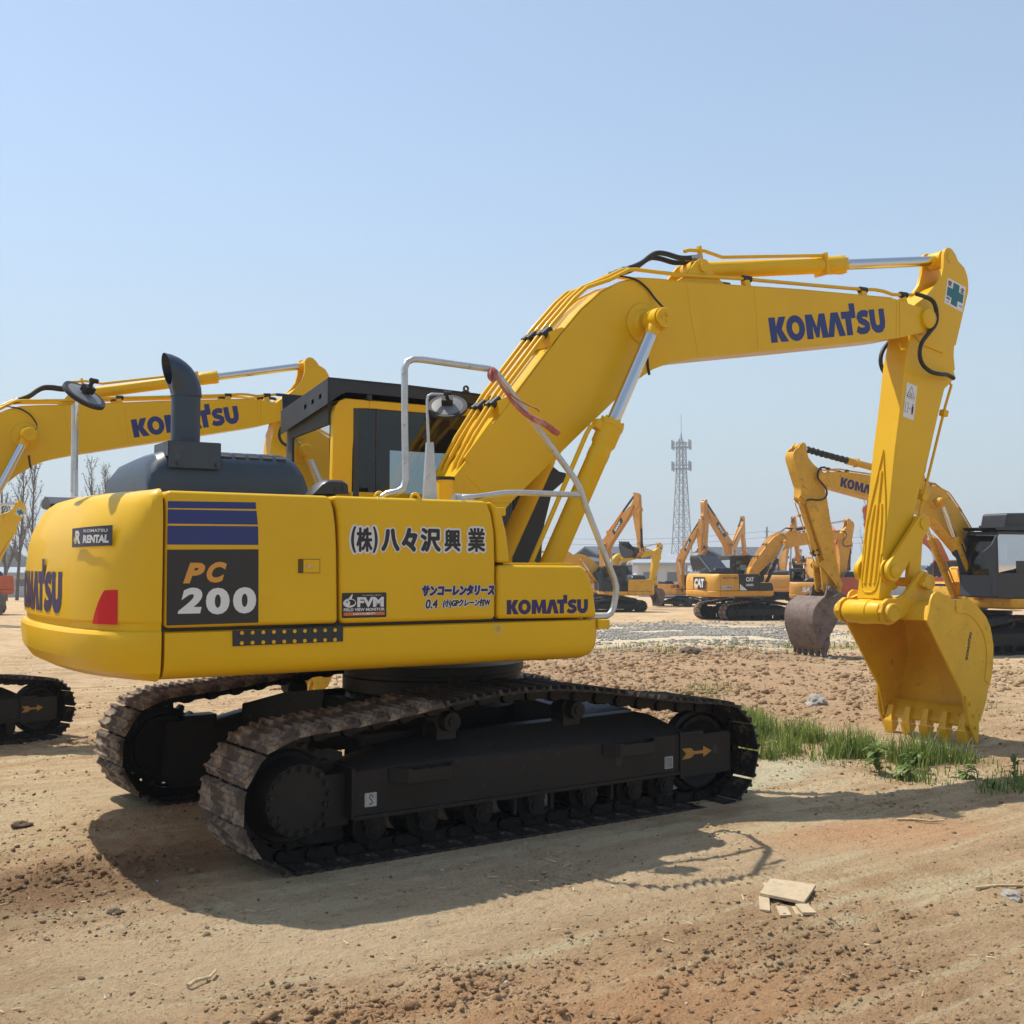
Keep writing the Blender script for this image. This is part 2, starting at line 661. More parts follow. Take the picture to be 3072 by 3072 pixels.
def shoe_mesh():
    m = MB()
    # a plate with three grousers, front edge bent down, rear edge lapped; local x along travel, z outward
    prof = [(-.012, .036), (.006, .048), (.012, .072), (.026, .072), (.032, .050), (.072, .050), (.078, .072), (.092, .072), (.098, .050), (.142, .050), (.150, .070), (.166, .066), (.180, .040), (.180, .030), (.150, .038), (.0, .034)]
    m.prism(prof, -0.30, 0.30)
    for y in (-.09, .09):                     # bolt heads on the inside plate
        for x in (.055, .115):
            m.cyl((x, y * 1.9, .028), (x, y * 1.9, .040), .014, seg=6)
    return m.mesh("track_shoe")


def shoe_lumpy_mesh(seed):
    """shoe caked with mud between its grousers"""
    m = MB()
    rnd = random.Random(seed)
    prof = [(-.012, .036), (.006, .048), (.012, .074), (.026, .074), (.034, .062), (.072, .060), (.078, .074), (.092, .074), (.100, .062), (.142, .058), (.150, .072), (.166, .068), (.180, .042), (.180, .030), (.150, .038), (.0, .034)]
    ny = 22
    rings = []
    for k in range(ny + 1):
        y = -.30 + .60 * k / ny
        r = []
        for (x, z) in prof:
            dz = 0
            if z > .05:
                dz = .010 * (mnoise.noise(Vector((x * 18 + seed * 7.3, y * 14, seed))) + .2) + .005 * mnoise.noise(Vector((x * 60, y * 55, seed + 2.0)))
            dx = .006 * mnoise.noise(Vector((x * 30, y * 30 + 9, seed + 4.0)))
            yy = y + (rnd.uniform(-.006, .006) if k in (0, ny) else 0)
            r.append((x + dx, yy, z + dz))
        rings.append(r)
    m.loft(rings)
    return m.mesh("track_shoe", angle=25)


def chain_mesh():
    m = MB()
    n = len(TRK)
    for i in range(n):
        a, b = TRK[i], TRK[(i + 1) % n]
        F = frame2(a, b)
        for y in (-.082, .082):
            s = 1 if y > 0 else -1
            pr = [(-.045, -.030), (-.02, -.046), (.02, -.046), (.06, -.030), (.13, -.030), (.17, -.046), (.205, -.046), (.232, -.02), (.232, .012), (.20, .030), (.12, .034), (.03, .034), (-.03, .030), (-.045, .0)]
            k = MB()
            k.prism(pr, y - .022, y + .022)
            k.cyl((0, y + s * .022, -.006), (0, y + s * .036, -.006), .033, seg=14)
            k.cyl((0, y + s * .036, -.006), (0, y + s * .040, -.006), .020, seg=12)
            bmesh.ops.transform(k.bm, matrix=F, verts=k.bm.verts)
            me = k.mesh("t")
            m.bm.from_mesh(me)
            bpy.data.meshes.remove(me)
        k = MB()
        k.cyl((0, -.10, -.006), (0, .10, -.006), .026, seg=10)
        bmesh.ops.transform(k.bm, matrix=F, verts=k.bm.verts)
        me = k.mesh("t")
        m.bm.from_mesh(me)
        bpy.data.meshes.remove(me)
    return m.mesh("crawler_track", fix=False)


def belt_mesh():
    """whole crawler track as one mesh with grousered plates, for machines far off"""
    m = MB()
    n = len(TRK)
    for i in range(n):
        a, b = TRK[i], TRK[(i + 1) % n]
        F = frame2(a, b)
        k = MB()
        k.prism([(-.01, .03), (.01, .07), (.03, .07), (.04, .05), (.15, .05), (.165, .07), (.18, .04), (.18, .03)], -.30, .30)
        k.box(-.03, .19, -.1, .1, -.045, .03)
        bmesh.ops.transform(k.bm, matrix=F, verts=k.bm.verts)
        me = k.mesh("t")
        m.bm.from_mesh(me)
        bpy.data.meshes.remove(me)
    return m.mesh("crawler_track", fix=False)


def track_frame_mesh():
    m = MB()
    # sloped roof of the track frame, loft along x ; y is measured outward from the track centre (outer side negative)
    sec = [(-1.30, .14, .54, .50), (-1.05, .20, .60, .52), (-.5, .20, .655, .52), (.45, .20, .665, .515), (.98, .20, .672, .512), (1.10, .20, .645, .512), (1.30, .18, .55, .51)]
    rings = []
    for x, w, zt, ze in sec:
        rings.append([(x, -.195, .25), (x, -.195, ze), (x, -.185, ze + .012), (x, -.02, zt), (x, .10, zt), (x, .19, ze), (x, .19, .25)])
    m.loft(rings)
    # outer side plate with a raised lip along its lower edge and a vertical edge plate
    m.box(-1.305, 1.19, -.203, -.196, .262, .515)
    m.box(-1.31, 1.215, -.215, -.15, .238, .262)
    m.box(-1.325, -1.300, -.21, .1, .245, .535)
    m.box(1.186, 1.20, -.206, .1, .262, .52)
    m.box(-1.66, -1.30, .02, .16, .16, .57)
    m.box(-1.45, -1.30, -.12, .05, .20, .50)
    m.box(-1.52, -1.28, .0, .15, .55, .60)
    m.box(-1.60, -1.28, -.02, .14, .09, .24)
    # front yoke cover
    m.box(1.226, 1.722, -.202, -.17, .212, .488)
    m.box(1.226, 1.245, -.208, -.15, .205, .53)
    m.box(1.245, 1.715, -.199, -.10, .486, .500)
    m.box(1.25, 1.46, -.20, -.15, .500, .525)
    m.box(1.3, 1.64, -.16, -.13, .26, .44)
    m.box(1.226, 1.722, .15, .18, .212, .488)
    # carrier roller pedestals
    for x in (-.60, .38):
        m.box(x - .07, x + .07, -.06, .08, .62, .765)
    # roller guards between the rollers
    for x in (.12, -.17, .62):
        m.box(x - .012, x + .012, -.19, -.15, .13, .25)
        m.box(x - .012, x + .075, -.19, -.15, .235, .255)
    return m.mesh("track_frame")


def arrow2d():
    z0 = .375
    return [(1.246, .337 + .0), (1.285, z0), (1.246, .414), (1.330, .411), (1.356, .392), (1.356, .386), (1.450, .386), (1.450, .416), (1.534, z0), (1.450, .337), (1.450, .364), (1.356, .364), (1.356, .358), (1.330, .341)]


def roller_mesh():
    m = MB()
    m.lathe([(0.0, -.155), (.045, -.155), (.06, -.14), (.06, -.125), (.105, -.12), (.112, -.112), (.112, -.098), (.085, -.092), (.085, .092), (.112, .098), (.112, .112), (.105, .12), (.06, .125), (.0, .13)], (0, 0, 0), (0, 1, 0), seg=28)
    m.cyl((0, -.155, 0), (0, -.185, 0), .062, seg=20)
    m.cyl((0, -.185, 0), (0, -.192, 0), .036, seg=16)
    m.box(-.07, .07, -.18, -.150, .03, .085)
    return m.mesh("track_roller")


def carrier_mesh():
    m = MB()
    m.lathe([(0, -.14), (.028, -.14), (.03, -.132), (.058, -.131), (.06, -.12), (.062, -.10), (.062, -.06), (.08, -.055), (.08, .06), (.0, .06)], (0, 0, 0), (0, 1, 0), seg=24)
    return m.mesh("carrier_roller")


def sprocket_mesh():
    m = MB()
    n = 21
    pts = []
    for i in range(n):
        for da, r in ((-.32, .272), (-.14, .312), (.10, .312), (.28, .272)):
            t = 2 * PI * (i + da) / n
            pts.append((r * math.cos(t), r * math.sin(t)))
    m.prism(pts, -.04, .03)
    m.lathe([(.265, -.05), (.255, -.058), (.235, -.052), (.225, .0), (.22, .10), (0, .10)], (0, 0, 0), (0, 1, 0), seg=36)
    return m.mesh("sprocket")


def final_drive_mesh():
    m = MB()
    m.lathe([(0.232, .05), (.232, -.03), (.215, -.12), (.205, -.20), (.198, -.212), (.0, -.216)], (0, 0, 0), (0, 1, 0), seg=40)
    for k in range(18):
        t = R(20 * k + 8)
        c = (.178 * math.cos(t), .178 * math.sin(t))
        m.cyl((c[0], -.211, c[1]), (c[0], -.236, c[1]), .0175, .0165, seg=6)
        m.cyl((c[0], -.211, c[1]), (c[0], -.219, c[1]), .025, seg=14)
    for t in (168, -12, 215):
        c = (.152 * math.cos(R(t)), .152 * math.sin(R(t)))
        m.cyl((c[0], -.213, c[1]), (c[0], -.232, c[1]), .016, .014, seg=8)
    m.box(-.03, .03, -.2185, -.21, -.012, .012)
    return m.mesh("final_drive")


def idler_mesh():
    m = MB()
    m.lathe([(.0, -.09), (.09, -.09), (.10, -.07), (.17, -.055), (.215, -.07), (.225, -.075), (.255, -.075), (.262, -.05), (.262, -.045), (.292, -.04), (.292, .04), (.262, .045), (.255, .075), (.21, .07), (.1, .07), (0, .09)], (0, 0, 0), (0, 1, 0), seg=40)
    return m.mesh("idler_wheel")


def carbody_mesh():
    m = MB()
    m.lathe([(.0, .0), (.62, .0), (.66, .05), (.68, .22), (.62, .30), (0, .30)], (0, 0, .50), (0, 0, 1), seg=40)
    for sx in (-1, 1):
        for sy in (-1, 1):
            rings = []
            for t, hw, z0, z1 in ((.25, .34, .46, .80), (.62, .28, .45, .76), (1.0, .24, .38, .66)):
                cx = sx * (.25 + .62 * t)
                cy = sy * (.15 + .80 * t)
                rings.append([(cx - hw, cy, z0), (cx + hw, cy, z0), (cx + hw * .9, cy, z1), (cx - hw * .9, cy, z1)])
            m.loft(rings)
    m.box(-.7, .7, -.35, .35, .5, .76)
    return m.mesh("car_body")


def slew_mesh():
    m = MB()
    m.lathe([(.0, .0), (.60, .0), (.66, .012), (.66, .10), (.645, .11), (.645, .135), (.66, .14), (.66, .20), (.0, .20)], (0, 0, .80), (0, 0, 1), seg=64)
    for k in range(36):
        t = R(10 * k)
        m.cyl((.63 * math.cos(t), .63 * math.sin(t), .79), (.63 * math.cos(t), .63 * math.sin(t), .80), .014, seg=6)
    return m.mesh("slew_ring")


# ---- upper structure
def skirt_mesh():
    m = MB()
    sec = [(-1.25, 1.085), (-1.315, 1.105), (-1.345, 1.14), (-1.355, 1.19), (-1.355, 1.335), (-1.335, 1.342), (1.335, 1.342), (1.355, 1.335), (1.355, 1.19), (1.345, 1.14), (1.315, 1.105), (1.25, 1.085)]

    def ring(x, k):
        return [(x, y, 1.215 + (z - 1.215) * k) for y, z in sec]
    m.loft([[(-2.305, y, z) for y, z in sec], [(.42, y, z) for y, z in sec]] + [[(x, y * (1 - (1 - k) * .12), 1.342 - (1.342 - z) * k) for y, z in sec] for x, k in ((.47, .96), (.505, .86), (.528, .70), (.534, .35))])
    return m.mesh("revolving_frame", angle=50)


CW_PL = [(-2.322, -1.352), (-2.365, -1.349), (-2.41, -1.336), (-2.46, -1.300), (-2.53, -1.22), (-2.60, -1.10), (-2.655, -.95), (-2.69, -.80)]


def cw_tail(y):
    """x of the tail face, flatter between its two creases"""
    return -2.75 + .06 * (y / .8) ** 2


def cw_plan(inset_x, inset_y):
    """plan outline of the counterweight from the right front corner round the tail to the left"""
    P = list(CW_PL)
    for k in range(13):
        y = -.78 + 1.56 * k / 12
        P.append((cw_tail(y), y))
    P = P + [(x, -y) for x, y in CW_PL][::-1]
    out = []
    for x, y in P:
        t = max(0, min(1, (-x - 2.33) / .25))
        out.append((x + inset_x * t, y * (1 - inset_y / 1.352)))
    return out


def counterweight_mesh():
    m = MB()
    lev = [(.26, .10, 1.075), (.13, .05, 1.085), (.05, .015, 1.125), (.005, .002, 1.19), (-.008, -.002, 1.27), (-.006, -.002, 1.325), (.006, .0, 1.342), (.028, .010, 1.352), (.028, .008, 1.385), (.012, .001, 1.40), (.010, 0, 1.62), (.02, .0, 1.72), (.03, .0, 1.82), (.05, .0, 1.90), (.08, .004, 1.965), (.105, .010, 2.02), (.135, .020, 2.062), (.17, .038, 2.088), (.21, .062, 2.102), (.25, .09, 2.107)]
    rings = []
    for ix, iy, z in lev:
        rings.append([(x, y, z) for x, y in cw_plan(ix, iy)])
    m.loft(rings, closed=True)
    return m.mesh("counterweight", angle=24)


def door_mesh(pts):
    m = MB()
    m.prism(pts, -1.352, -1.05)
    return m.mesh("side_door")


DOOR_A = [(-2.308, 1.362), (-1.322, 1.362), (-1.331, 1.80), (-1.338, 1.92), (-1.352, 2.02), (-1.378, 2.094), (-2.308, 2.094)]
DOOR_B = [(-1.308, 1.362), (-.272, 1.362), (-.272, 1.72), (-.278, 1.90), (-.30, 2.018), (-.336, 2.096), (-1.362, 2.096), (-1.336, 2.02), (-1.323, 1.92), (-1.317, 1.80)]
CORNER = [(-.258, 1.712), (-.170, 1.712), (-.176, 1.788), (-.195, 1.909), (-.221, 1.998), (-.260, 2.060), (-.318, 2.098), (-.290, 2.022), (-.268, 1.90)]
TOOLB = [(-.258, 1.362), (.508, 1.352), (.484, 1.514), (.455, 1.614), (.425, 1.666), (.378, 1.694), (-.258, 1.699)]


def core_mesh():
    """dark body behind the doors and under the hood"""
    m = MB()
    m.box(-2.31, -.30, -1.30, 1.30, 1.345, 2.05)
    m.box(-.26, .46, -1.30, -.62, 1.35, 1.66)
    m.box(-.30, -.02, -1.30, -.42, 1.345, 1.70)
    return m.mesh("machinery_housing")


def deck_mesh():
    """yellow top decks and the left-hand bodywork"""
    m = MB()
    m.box(-2.29, -.335, -1.06, -.70, 2.03, 2.083)
    m.box(-2.29, -1.05, .40, 1.30, 2.03, 2.083)
    m.prism([(-2.308, 1.362), (-.75, 1.362), (-.75, 2.02), (-.80, 2.09), (-2.308, 2.09)], 1.05, 1.352)
    m.box(-1.05, -.33, -.72, .36, 1.9, 2.06)
    m.box(-.32, -.02, -1.06, -.40, 2.02, 2.075)
    m.prism([(-.32, 1.70), (-.165, 1.70), (-.18, 1.85), (-.22, 1.99), (-.30, 2.07), (-.32, 2.07)], -1.10, -.42)
    return m.mesh("top_deck")


def hood_mesh():
    m = MB()
    rings = []
    for x, s in ((-2.268, .0), (-2.262, .40), (-2.245, .66), (-2.205, .86), (-2.15, .97), (-2.10, 1.0), (-1.46, 1.0), (-1.395, .96), (-1.345, .84), (-1.305, .62), (-1.282, .36), (-1.272, .0)):
        zt = 2.13 + .25 * s
        q = 1 - s
        rings.append([(x, -.80 + .05 * q, 2.06), (x, -.80 + .05 * q, 2.10 + .10 * s), (x, -.792 + .06 * q, 2.12 + .155 * s), (x, -.765 + .08 * q, 2.125 + .205 * s), (x, -.72 + .08 * q, zt - .012), (x, -.66 + .08 * q, zt), (x, -.20, zt + .004 * s), (x, .24 - .08 * q, zt - .012), (x, .36 - .08 * q, zt - .055 * s), (x, .46 - .08 * q, 2.12 + .10 * s), (x, .52 - .05 * q, 2.06)])
    m.loft(rings)
    return m.mesh("engine_hood", angle=24)


def vent_mesh():
    m = MB()
    for k in range(5):
        x = -1.83 + .085 * k
        m.box(x, x + .062, -.765, -.69, 2.352, 2.362, Matrix.Translation((0, -.725, 2.357)) @ Matrix.Rotation(R(24), 4, 'X') @ Matrix.Translation((0, .725, -2.357)))
    return m.mesh("hood_vent")


def stack_mesh():
    m = MB()
    p = [(-2.02, -.66, 2.30), (-2.02, -.66, 2.70), (-2.022, -.66, 2.74), (-2.035, -.66, 2.79), (-2.06, -.66, 2.835), (-2.095, -.66, 2.87), (-2.14, -.66, 2.90)]
    # straight pipe then an elbow cut obliquely
    seg = 32
    rings = []
    for z in (2.30, 2.705):
        rings.append([(-2.02 + .085 * math.cos(2 * PI * k / seg), -.66 + .085 * math.sin(2 * PI * k / seg), z) for k in range(seg)])
    rings.append([(-2.02 + .092 * math.cos(2 * PI * k / seg), -.66 + .092 * math.sin(2 * PI * k / seg), 2.70) for k in range(seg)])
    cx = -2.168
    for a in (0, 11, 22, 33, 44, 55, 66, 77, 88):
        t = R(a)
        r = .148
        rg = []
        for k in range(seg):
            q = 2 * PI * k / seg
            rr = r + .092 * math.cos(q)
            x = cx + rr * math.cos(t)
            z = 2.712 + rr * math.sin(t)
            y = -.66 + .092 * math.sin(q)
            # oblique cut: points past the plane stop on it
            lim = -2.108 - (z - 2.74) * .235
            if x < lim:
                x = lim
            rg.append((x, y, z))
        rings.append(rg)
    m.loft(rings, caps=False)
    return m.mesh("exhaust_stack", angle=40, fix=True)


def stack_bracket_mesh():
    m = MB()
    m.box(-2.157, -1.855, -.822, -.812, 2.262, 2.415)
    m.box(-2.157, -1.855, -.812, -.50, 2.407, 2.418)
    m.box(-2.162, -2.152, -.812, -.50, 2.33, 2.415)
    m.box(-1.86, -1.85, -.812, -.50, 2.30, 2.415)
    for x in (-2.10, -1.875):
        m.cyl((x, -.822, 2.285), (x, -.830, 2.285), .017, seg=16)
        m.cyl((x, -.830, 2.285), (x, -.838, 2.285), .012, seg=6)
    return m.mesh("stack_bracket")


CY0, CY1 = .37, 1.30


def cab_mesh():
    """cab frame: floor box, pillars, roof; y from the boom side to the outside"""
    m = MB()
    y0, y1 = CY0, CY1
    xr, xf = -.655, 1.00
    # lower body
    m.box(xr, xf - .04, y0, y1, 1.36, 1.95)
    m.box(xr + .02, .34, y0, y1, 1.95, 2.24)
    # rear pillars : near one broad and rounded at its top
    for ya, yb in ((y0, y0 + .06), (y1 - .05, y1)):
        m.prism([(xr, 2.2), (-.495, 2.2), (-.49, 2.55), (-.465, 2.845), (-.445, 2.868), (-.36, 2.872), (-.36, 2.932), (-.55, 2.932), (-.60, 2.912), (-.632, 2.87), (-.645, 2.81)], ya, yb)
        m.prism([(-.36, 2.872), (.88, 2.872), (.93, 2.80), (1.00, 2.70), (1.01, 2.75), (.95, 2.87), (.90, 2.932), (-.36, 2.932)], ya, yb)
        m.prism([(.93, 1.93), (1.00, 1.93), (1.00, 2.72), (.93, 2.80)], ya, yb)
    # roof
    m.prism([(-.60, 2.90), (.92, 2.90), (.90, 2.94), (-.55, 2.94)], y0 + .03, y1 - .03)
    return m.mesh("cab")


def cab_trim_mesh():
    """black inner trim: rear window surround, far-side panel, sun blind"""
    m = MB()
    y0, y1 = CY0, CY1
    xr = -.655
    # rear frame
    m.prism([(y0 + .06, 2.74), (y1 - .05, 2.70), (y1 - .05, 2.90), (y0 + .06, 2.91)], xr - .012, xr + .03, axis='x')
    m.box(xr - .008, xr + .02, y1 - .12, y1 + .002, 2.0, 2.9)
    m.box(xr - .008, xr + .02, y0 + .06, y1 - .1, 2.05, 2.20)
    # far side inside wall above and below its window
    m.box(-.60, .9, y1 - .075, y1 - .055, 2.66, 2.90)
    m.box(-.60, .22, y1 - .075, y1 - .055, 2.0, 2.66)
    m.box(.80, .93, y1 - .075, y1 - .055, 2.0, 2.66)
    m.box(.22, .8, y1 - .075, y1 - .055, 2.0, 2.25)
    m.box(-.62, .93, y0 + .02, y1 - .06, 2.868, 2.90)
    # front corner of the cab, dark, reaching forward of the side glass
    for ya in (y0 - .004, y1 - .03):
        m.prism([(.90, 1.40), (1.16, 1.40), (1.19, 1.88), (1.21, 2.02), (1.29, 2.30), (1.42, 2.40), (1.43, 2.46), (1.36, 2.47), (1.12, 2.62), (1.0, 2.80), (.93, 2.80)], ya, ya + .03)
    m.box(1.14, 1.17, y0, y1, 1.40, 1.9)
    # near window: bonded glass border
    m.box(-.487, -.44, y0 - .003, y0 + .01, 2.0, 2.865)
    m.box(-.30, -.285, y0 - .004, y0 + .02, 2.0, 2.872)
    return m.mesh("cab_trim")


def seat_mesh():
    m = MB()
    m.prism([(-.30, 2.0), (.24, 2.0), (.26, 2.12), (-.05, 2.13), (-.12, 2.2), (-.20, 2.50), (-.27, 2.52), (-.33, 2.5), (-.30, 2.2)], .62, 1.08)
    m.prism([(-.30, 2.53), (-.22, 2.53), (-.20, 2.68), (-.25, 2.72), (-.31, 2.69)], .72, .98)
    m.prism([(.36, 2.0), (.62, 2.0), (.58, 2.24), (.50, 2.33), (.42, 2.30), (.38, 2.2)], .5, .72)
    m.cyl((.30, .55, 2.0), (.33, .55, 2.36), .016, seg=8)
    return m.mesh("seat")


def guard_mesh():
    """roof guard with its perforated rear visor"""
    m = MB()
    y0, y1 = CY0 - .03, CY1 + .02
    side = [(-.70, 3.075), (-.69, 2.89), (-.60, 2.955), (-.55, 2.975), (-.30, 2.975), (.95, 2.965), (1.05, 3.02), (.55, 3.055), (-.05, 3.072)]
    m.prism(side, y0, y0 + .012)
    m.prism(side, y1 - .012, y1)
    # top plate
    m.loft([[(-.70, y0, 3.072), (-.70, y1, 2.942), (-.70, y1, 2.934), (-.70, y0, 3.064)], [(1.02, y0, 3.04), (1.02, y1, 3.03), (1.02, y1, 3.02), (1.02, y0, 3.03)]])
    # rear visor with three slots
    z0, z1 = 2.90, 3.06
    for a, b, za, zb in ((y0, y1, 2.985, 3.068), (y0, y1, 2.88, 2.95), (y0, y0 + .12, 2.95, 2.985), (y0 + .17, y0 + .27, 2.95, 2.985), (y0 + .32, y0 + .42, 2.95, 2.985), (y0 + .47, y1, 2.95, 2.985)):
        m.loft([[(x, yy, z - .135 * (yy - y0)) for yy, z in ((a, za), (b, za), (b, zb), (a, zb))] for x in (-.706, -.696)])
    # lifting eye
    m.lathe([(.012, -.006), (.026, -.006), (.026, .006), (.012, .006)], (.46, y0 + .006, 3.085), (0, 1, 0), seg=16, closed=True)
    m.box(.43, .49, y0, y0 + .012, 3.04, 3.066)
    for x in (-.36, .3, .85):
        m.box(x - .02, x + .02, y0 + .02, y0 + .06, 2.93, 2.975)
    return m.mesh("roof_guard")


def rail_mesh():
    y = -1.25
    m = MB()
    p = [(-1.005, -1.18, 2.085), (-.97, y, 2.125), (-.905, y, 2.138), (-.868, y, 2.16), (-.85, y, 2.215), (-.858, y, 2.55), (-.861, y, 2.89), (-.845, y, 2.932), (-.80, y, 2.954), (-.74, y, 2.957), (-.26, y, 2.942), (-.225, y, 2.930), (-.195, y, 2.905), (.013, y, 2.682), (.395, y, 2.268), (.44, y, 2.20), (.49, y, 2.076), (.715, y, 1.61), (.735, y, 1.55), (.732, y, 1.50), (.712, y, 1.41), (.69, y, 1.374), (.655, y, 1.356), (.60, y, 1.352), (.47, y, 1.356)]
    m.tube(p, .021, seg=12)
    q = [(-.48, -1.22, 2.10), (-.45, y, 2.118), (-.35, y, 2.126), (-.14, y, 2.158), (.0, y, 2.163), (.432, y, 2.163)]
    m.tube(q, .019, seg=12)
    m.cyl((-.50, -1.22, 2.094), (-.38, -1.22, 2.094), .05, seg=12)
    return m.mesh("hand_rail", angle=50)


def mirror_near_mesh():
    m = MB()
    y = -1.10
    m.prism([(-.656, 2.09), (-.556, 2.09), (-.588, 2.47), (-.632, 2.465)], y - .012, y + .012)
    m.box(-.67, -.545, y - .06, y + .05, 2.085, 2.108)
    m.tube([(-.615, y, 2.40), (-.625, y, 2.60), (-.628, y, 2.73), (-.622, y, 2.760), (-.60, y, 2.773), (-.49, y, 2.778), (-.47, y, 2.76)], .010, seg=8)
    return m.mesh("mirror_post")


def disc_mesh(r, n=40):
    m = MB()
    m.lathe([(0, .014), (.5 * r, .012), (.93 * r, .003)], (0, 0, 0), (0, 0, 1), seg=n)
    m.mi = 1
    m.lathe([(.93 * r, .006), (.98 * r, .006), (1.0 * r, 0), (1.0 * r, -.014), (.95 * r, -.018), (0, -.012)], (0, 0, 0), (0, 0, 1), seg=n)
    return m.mesh("mirror_head", nmat=2)


def clamp_mesh():
    m = MB()
    m.box(-.035, .035, -.022, .022, .02, .06)
    m.cyl((0, 0, .05), (0, 0, .10), .012, seg=8)
    m.cyl((-.02, 0, .10), (.03, 0, .10), .014, seg=8)
    return m.mesh("mirror_clamp")


def cam_near_mesh():
    m = MB()
    rings = []
    for y, s in ((-1.20, .86), (-1.185, 1.0), (-1.08, 1.0), (-1.05, .9)):
        rings.append([(x, y, 2.11 + (z - 2.11) * s) for x, z in ((-1.42, 2.112), (-1.20, 2.118), (-1.205, 2.18), (-1.235, 2.198), (-1.325, 2.20), (-1.365, 2.178))])
    m.loft(rings)
    m.box(-1.38, -1.26, -1.15, -1.09, 2.085, 2.115)
    for k in range(2):
        m.box(-1.29 + .05 * k, -1.262 + .05 * k, -1.205, -1.198, 2.135, 2.165)
    return m.mesh("camera_housing")


def cam_rear_mesh():
    m = MB()
    rings = []
    for y, a, b in ((.70, 2.09, 2.110), (.68, 2.075, 2.122), (.58, 2.06, 2.142), (.46, 2.055, 2.138), (.36, 2.05, 2.09)):
        rings.append([(-2.60, y, a), (-2.42, y, a), (-2.42, y, b), (-2.60, y, b)])
    m.loft(rings)
    return m.mesh("camera_housing")


def boom_mesh():
    m = MB()
    pts = [bl(*p) for p in BOOM_P]
    m.prism(pts, -.20, .20)
    # tip fork cheeks and their collars
    for s in (-1, 1):
        ch_ = [bl(4.90, 4.231), (bl(5.08, 4.205)), bl(5.22, 4.19), bl(5.33, 4.165), bl(5.385, 4.10), bl(5.37, 4.02), bl(5.30, 3.96), bl(5.20, 3.945), bl(4.90, 3.869)]
        m.prism(ch_, s * .205, s * .165)
        t = bl(*TIP0)
        m.lathe([(.0, 0), (.10, 0), (.10, .035), (.085, .045), (.0, .045)], (t[0], s * .203, t[1]), (0, s, 0), seg=28)
    # flange along the upper edge
    up = [bl(*p) for p in BOOM_P[1:12]]
    for s in (-1, 1):
        m.loft([[(a, s * .19, b + .002), (a, s * .155, b + .002), (a, s * .155, b + .012), (a, s * .19, b + .012)] for a, b in up])
    # arm cylinder bracket on top
    br = [bl(*p) for p in [(2.14, 4.03), (2.30, 4.13), (2.42, 4.27), (2.47, 4.30), (2.53, 4.30), (2.58, 4.26), (2.60, 4.20), (2.78, 4.085)]]
    for s in (-1, 1):
        m.prism(br, s * .14, s * .11)
    c = bl(*P_ACYL0)
    m.cyl((c[0], -.165, c[1]), (c[0], .165, c[1]), .042, seg=20)
    # boom cylinder boss
    c = bl(*P_BCYL)
    m.lathe([(.17, -.205), (.165, -.215), (.12, -.225), (.10, -.26), (.06, -.27), (.06, .27), (.10, .26), (.12, .225), (.165, .215), (.17, .205)], (c[0], 0, c[1]), (0, 1, 0), seg=32)
    # foot boss
    m.cyl((0, -.26, 0), (0, .26, 0), .13, seg=24)
    # weld beads across the side plates
    for s in (-1, 1):
        for ln in (((2.255, 4.045), (2.31, 3.75), (2.385, 3.445)), ((3.02, 4.11), (3.05, 3.80), (3.06, 3.56)), ((.16, 2.35), (.38, 2.16), (.55, 2.165)), ((4.86, 4.23), (4.85, 3.87))):
            m.tube([(bl(x, z)[0], s * .2005, bl(x, z)[1]) for x, z in ln], .0035, seg=6)
    return m.mesh("boom")


def boom_pin_mesh(s):
    m = MB()
    c = bl(*P_BCYL)
    if 1:
        m.lathe([(0, .30), (.055, .30), (.062, .31), (.062, .455), (.078, .458), (.082, .468), (.082, .482), (.076, .488), (0, .488)], (c[0], 0, c[1]), (0, s, 0), seg=28)
        m.cyl((c[0] + .02, s * .488, c[1] + .02), (c[0] + .02, s * .505, c[1] + .02), .017, seg=8)
        m.cyl((c[0] - .03, s * .488, c[1] + .015), (c[0] - .03, s * .50, c[1] + .015), .014, seg=8)
        m.cyl((c[0], s * .488, c[1] - .03), (c[0], s * .495, c[1] - .03), .012, seg=8)
    return m.mesh("pin_cap")


def boom_pipes():
    """lists of points in boom coordinates for the hydraulic pipes on its back"""
    P = []
    base = [(.02, 2.12), (.10, 2.24), (.15, 2.42), (.30, 2.62), (.533, 2.960), (.989, 3.525), (1.20, 3.755), (1.32, 3.86)]
    for i, y in enumerate((-.15, -.085, .06, .125)):
        off = .055 + .012 * (i % 2)
        pts = []
        for k, (x, z) in enumerate(base):
            o = off if k > 2 else off * .5
            nx, nz = -.77, .64
            pts.append((*bl(x + nx * o, z + nz * o), y))
        if i in (0, 3):
            for x, z in ((1.50, 3.985), (1.70, 4.095), (1.76, 4.105), (2.26, 4.125), (2.98, 4.19), (3.10, 4.195), (4.15, 4.265), (4.41, 4.283), (4.62, 4.305), (4.74, 4.305), (4.87, 4.29), (5.05, 4.309), (5.15, 4.322)):
                pts.append((*bl(x, z), y))
        else:
            for x, z in ((1.50, 4.01), (1.66, 4.095), (1.72, 4.115)):
                pts.append((*bl(x, z), y))
        P.append([(a, y_, b) for a, b, y_ in pts])
    return P


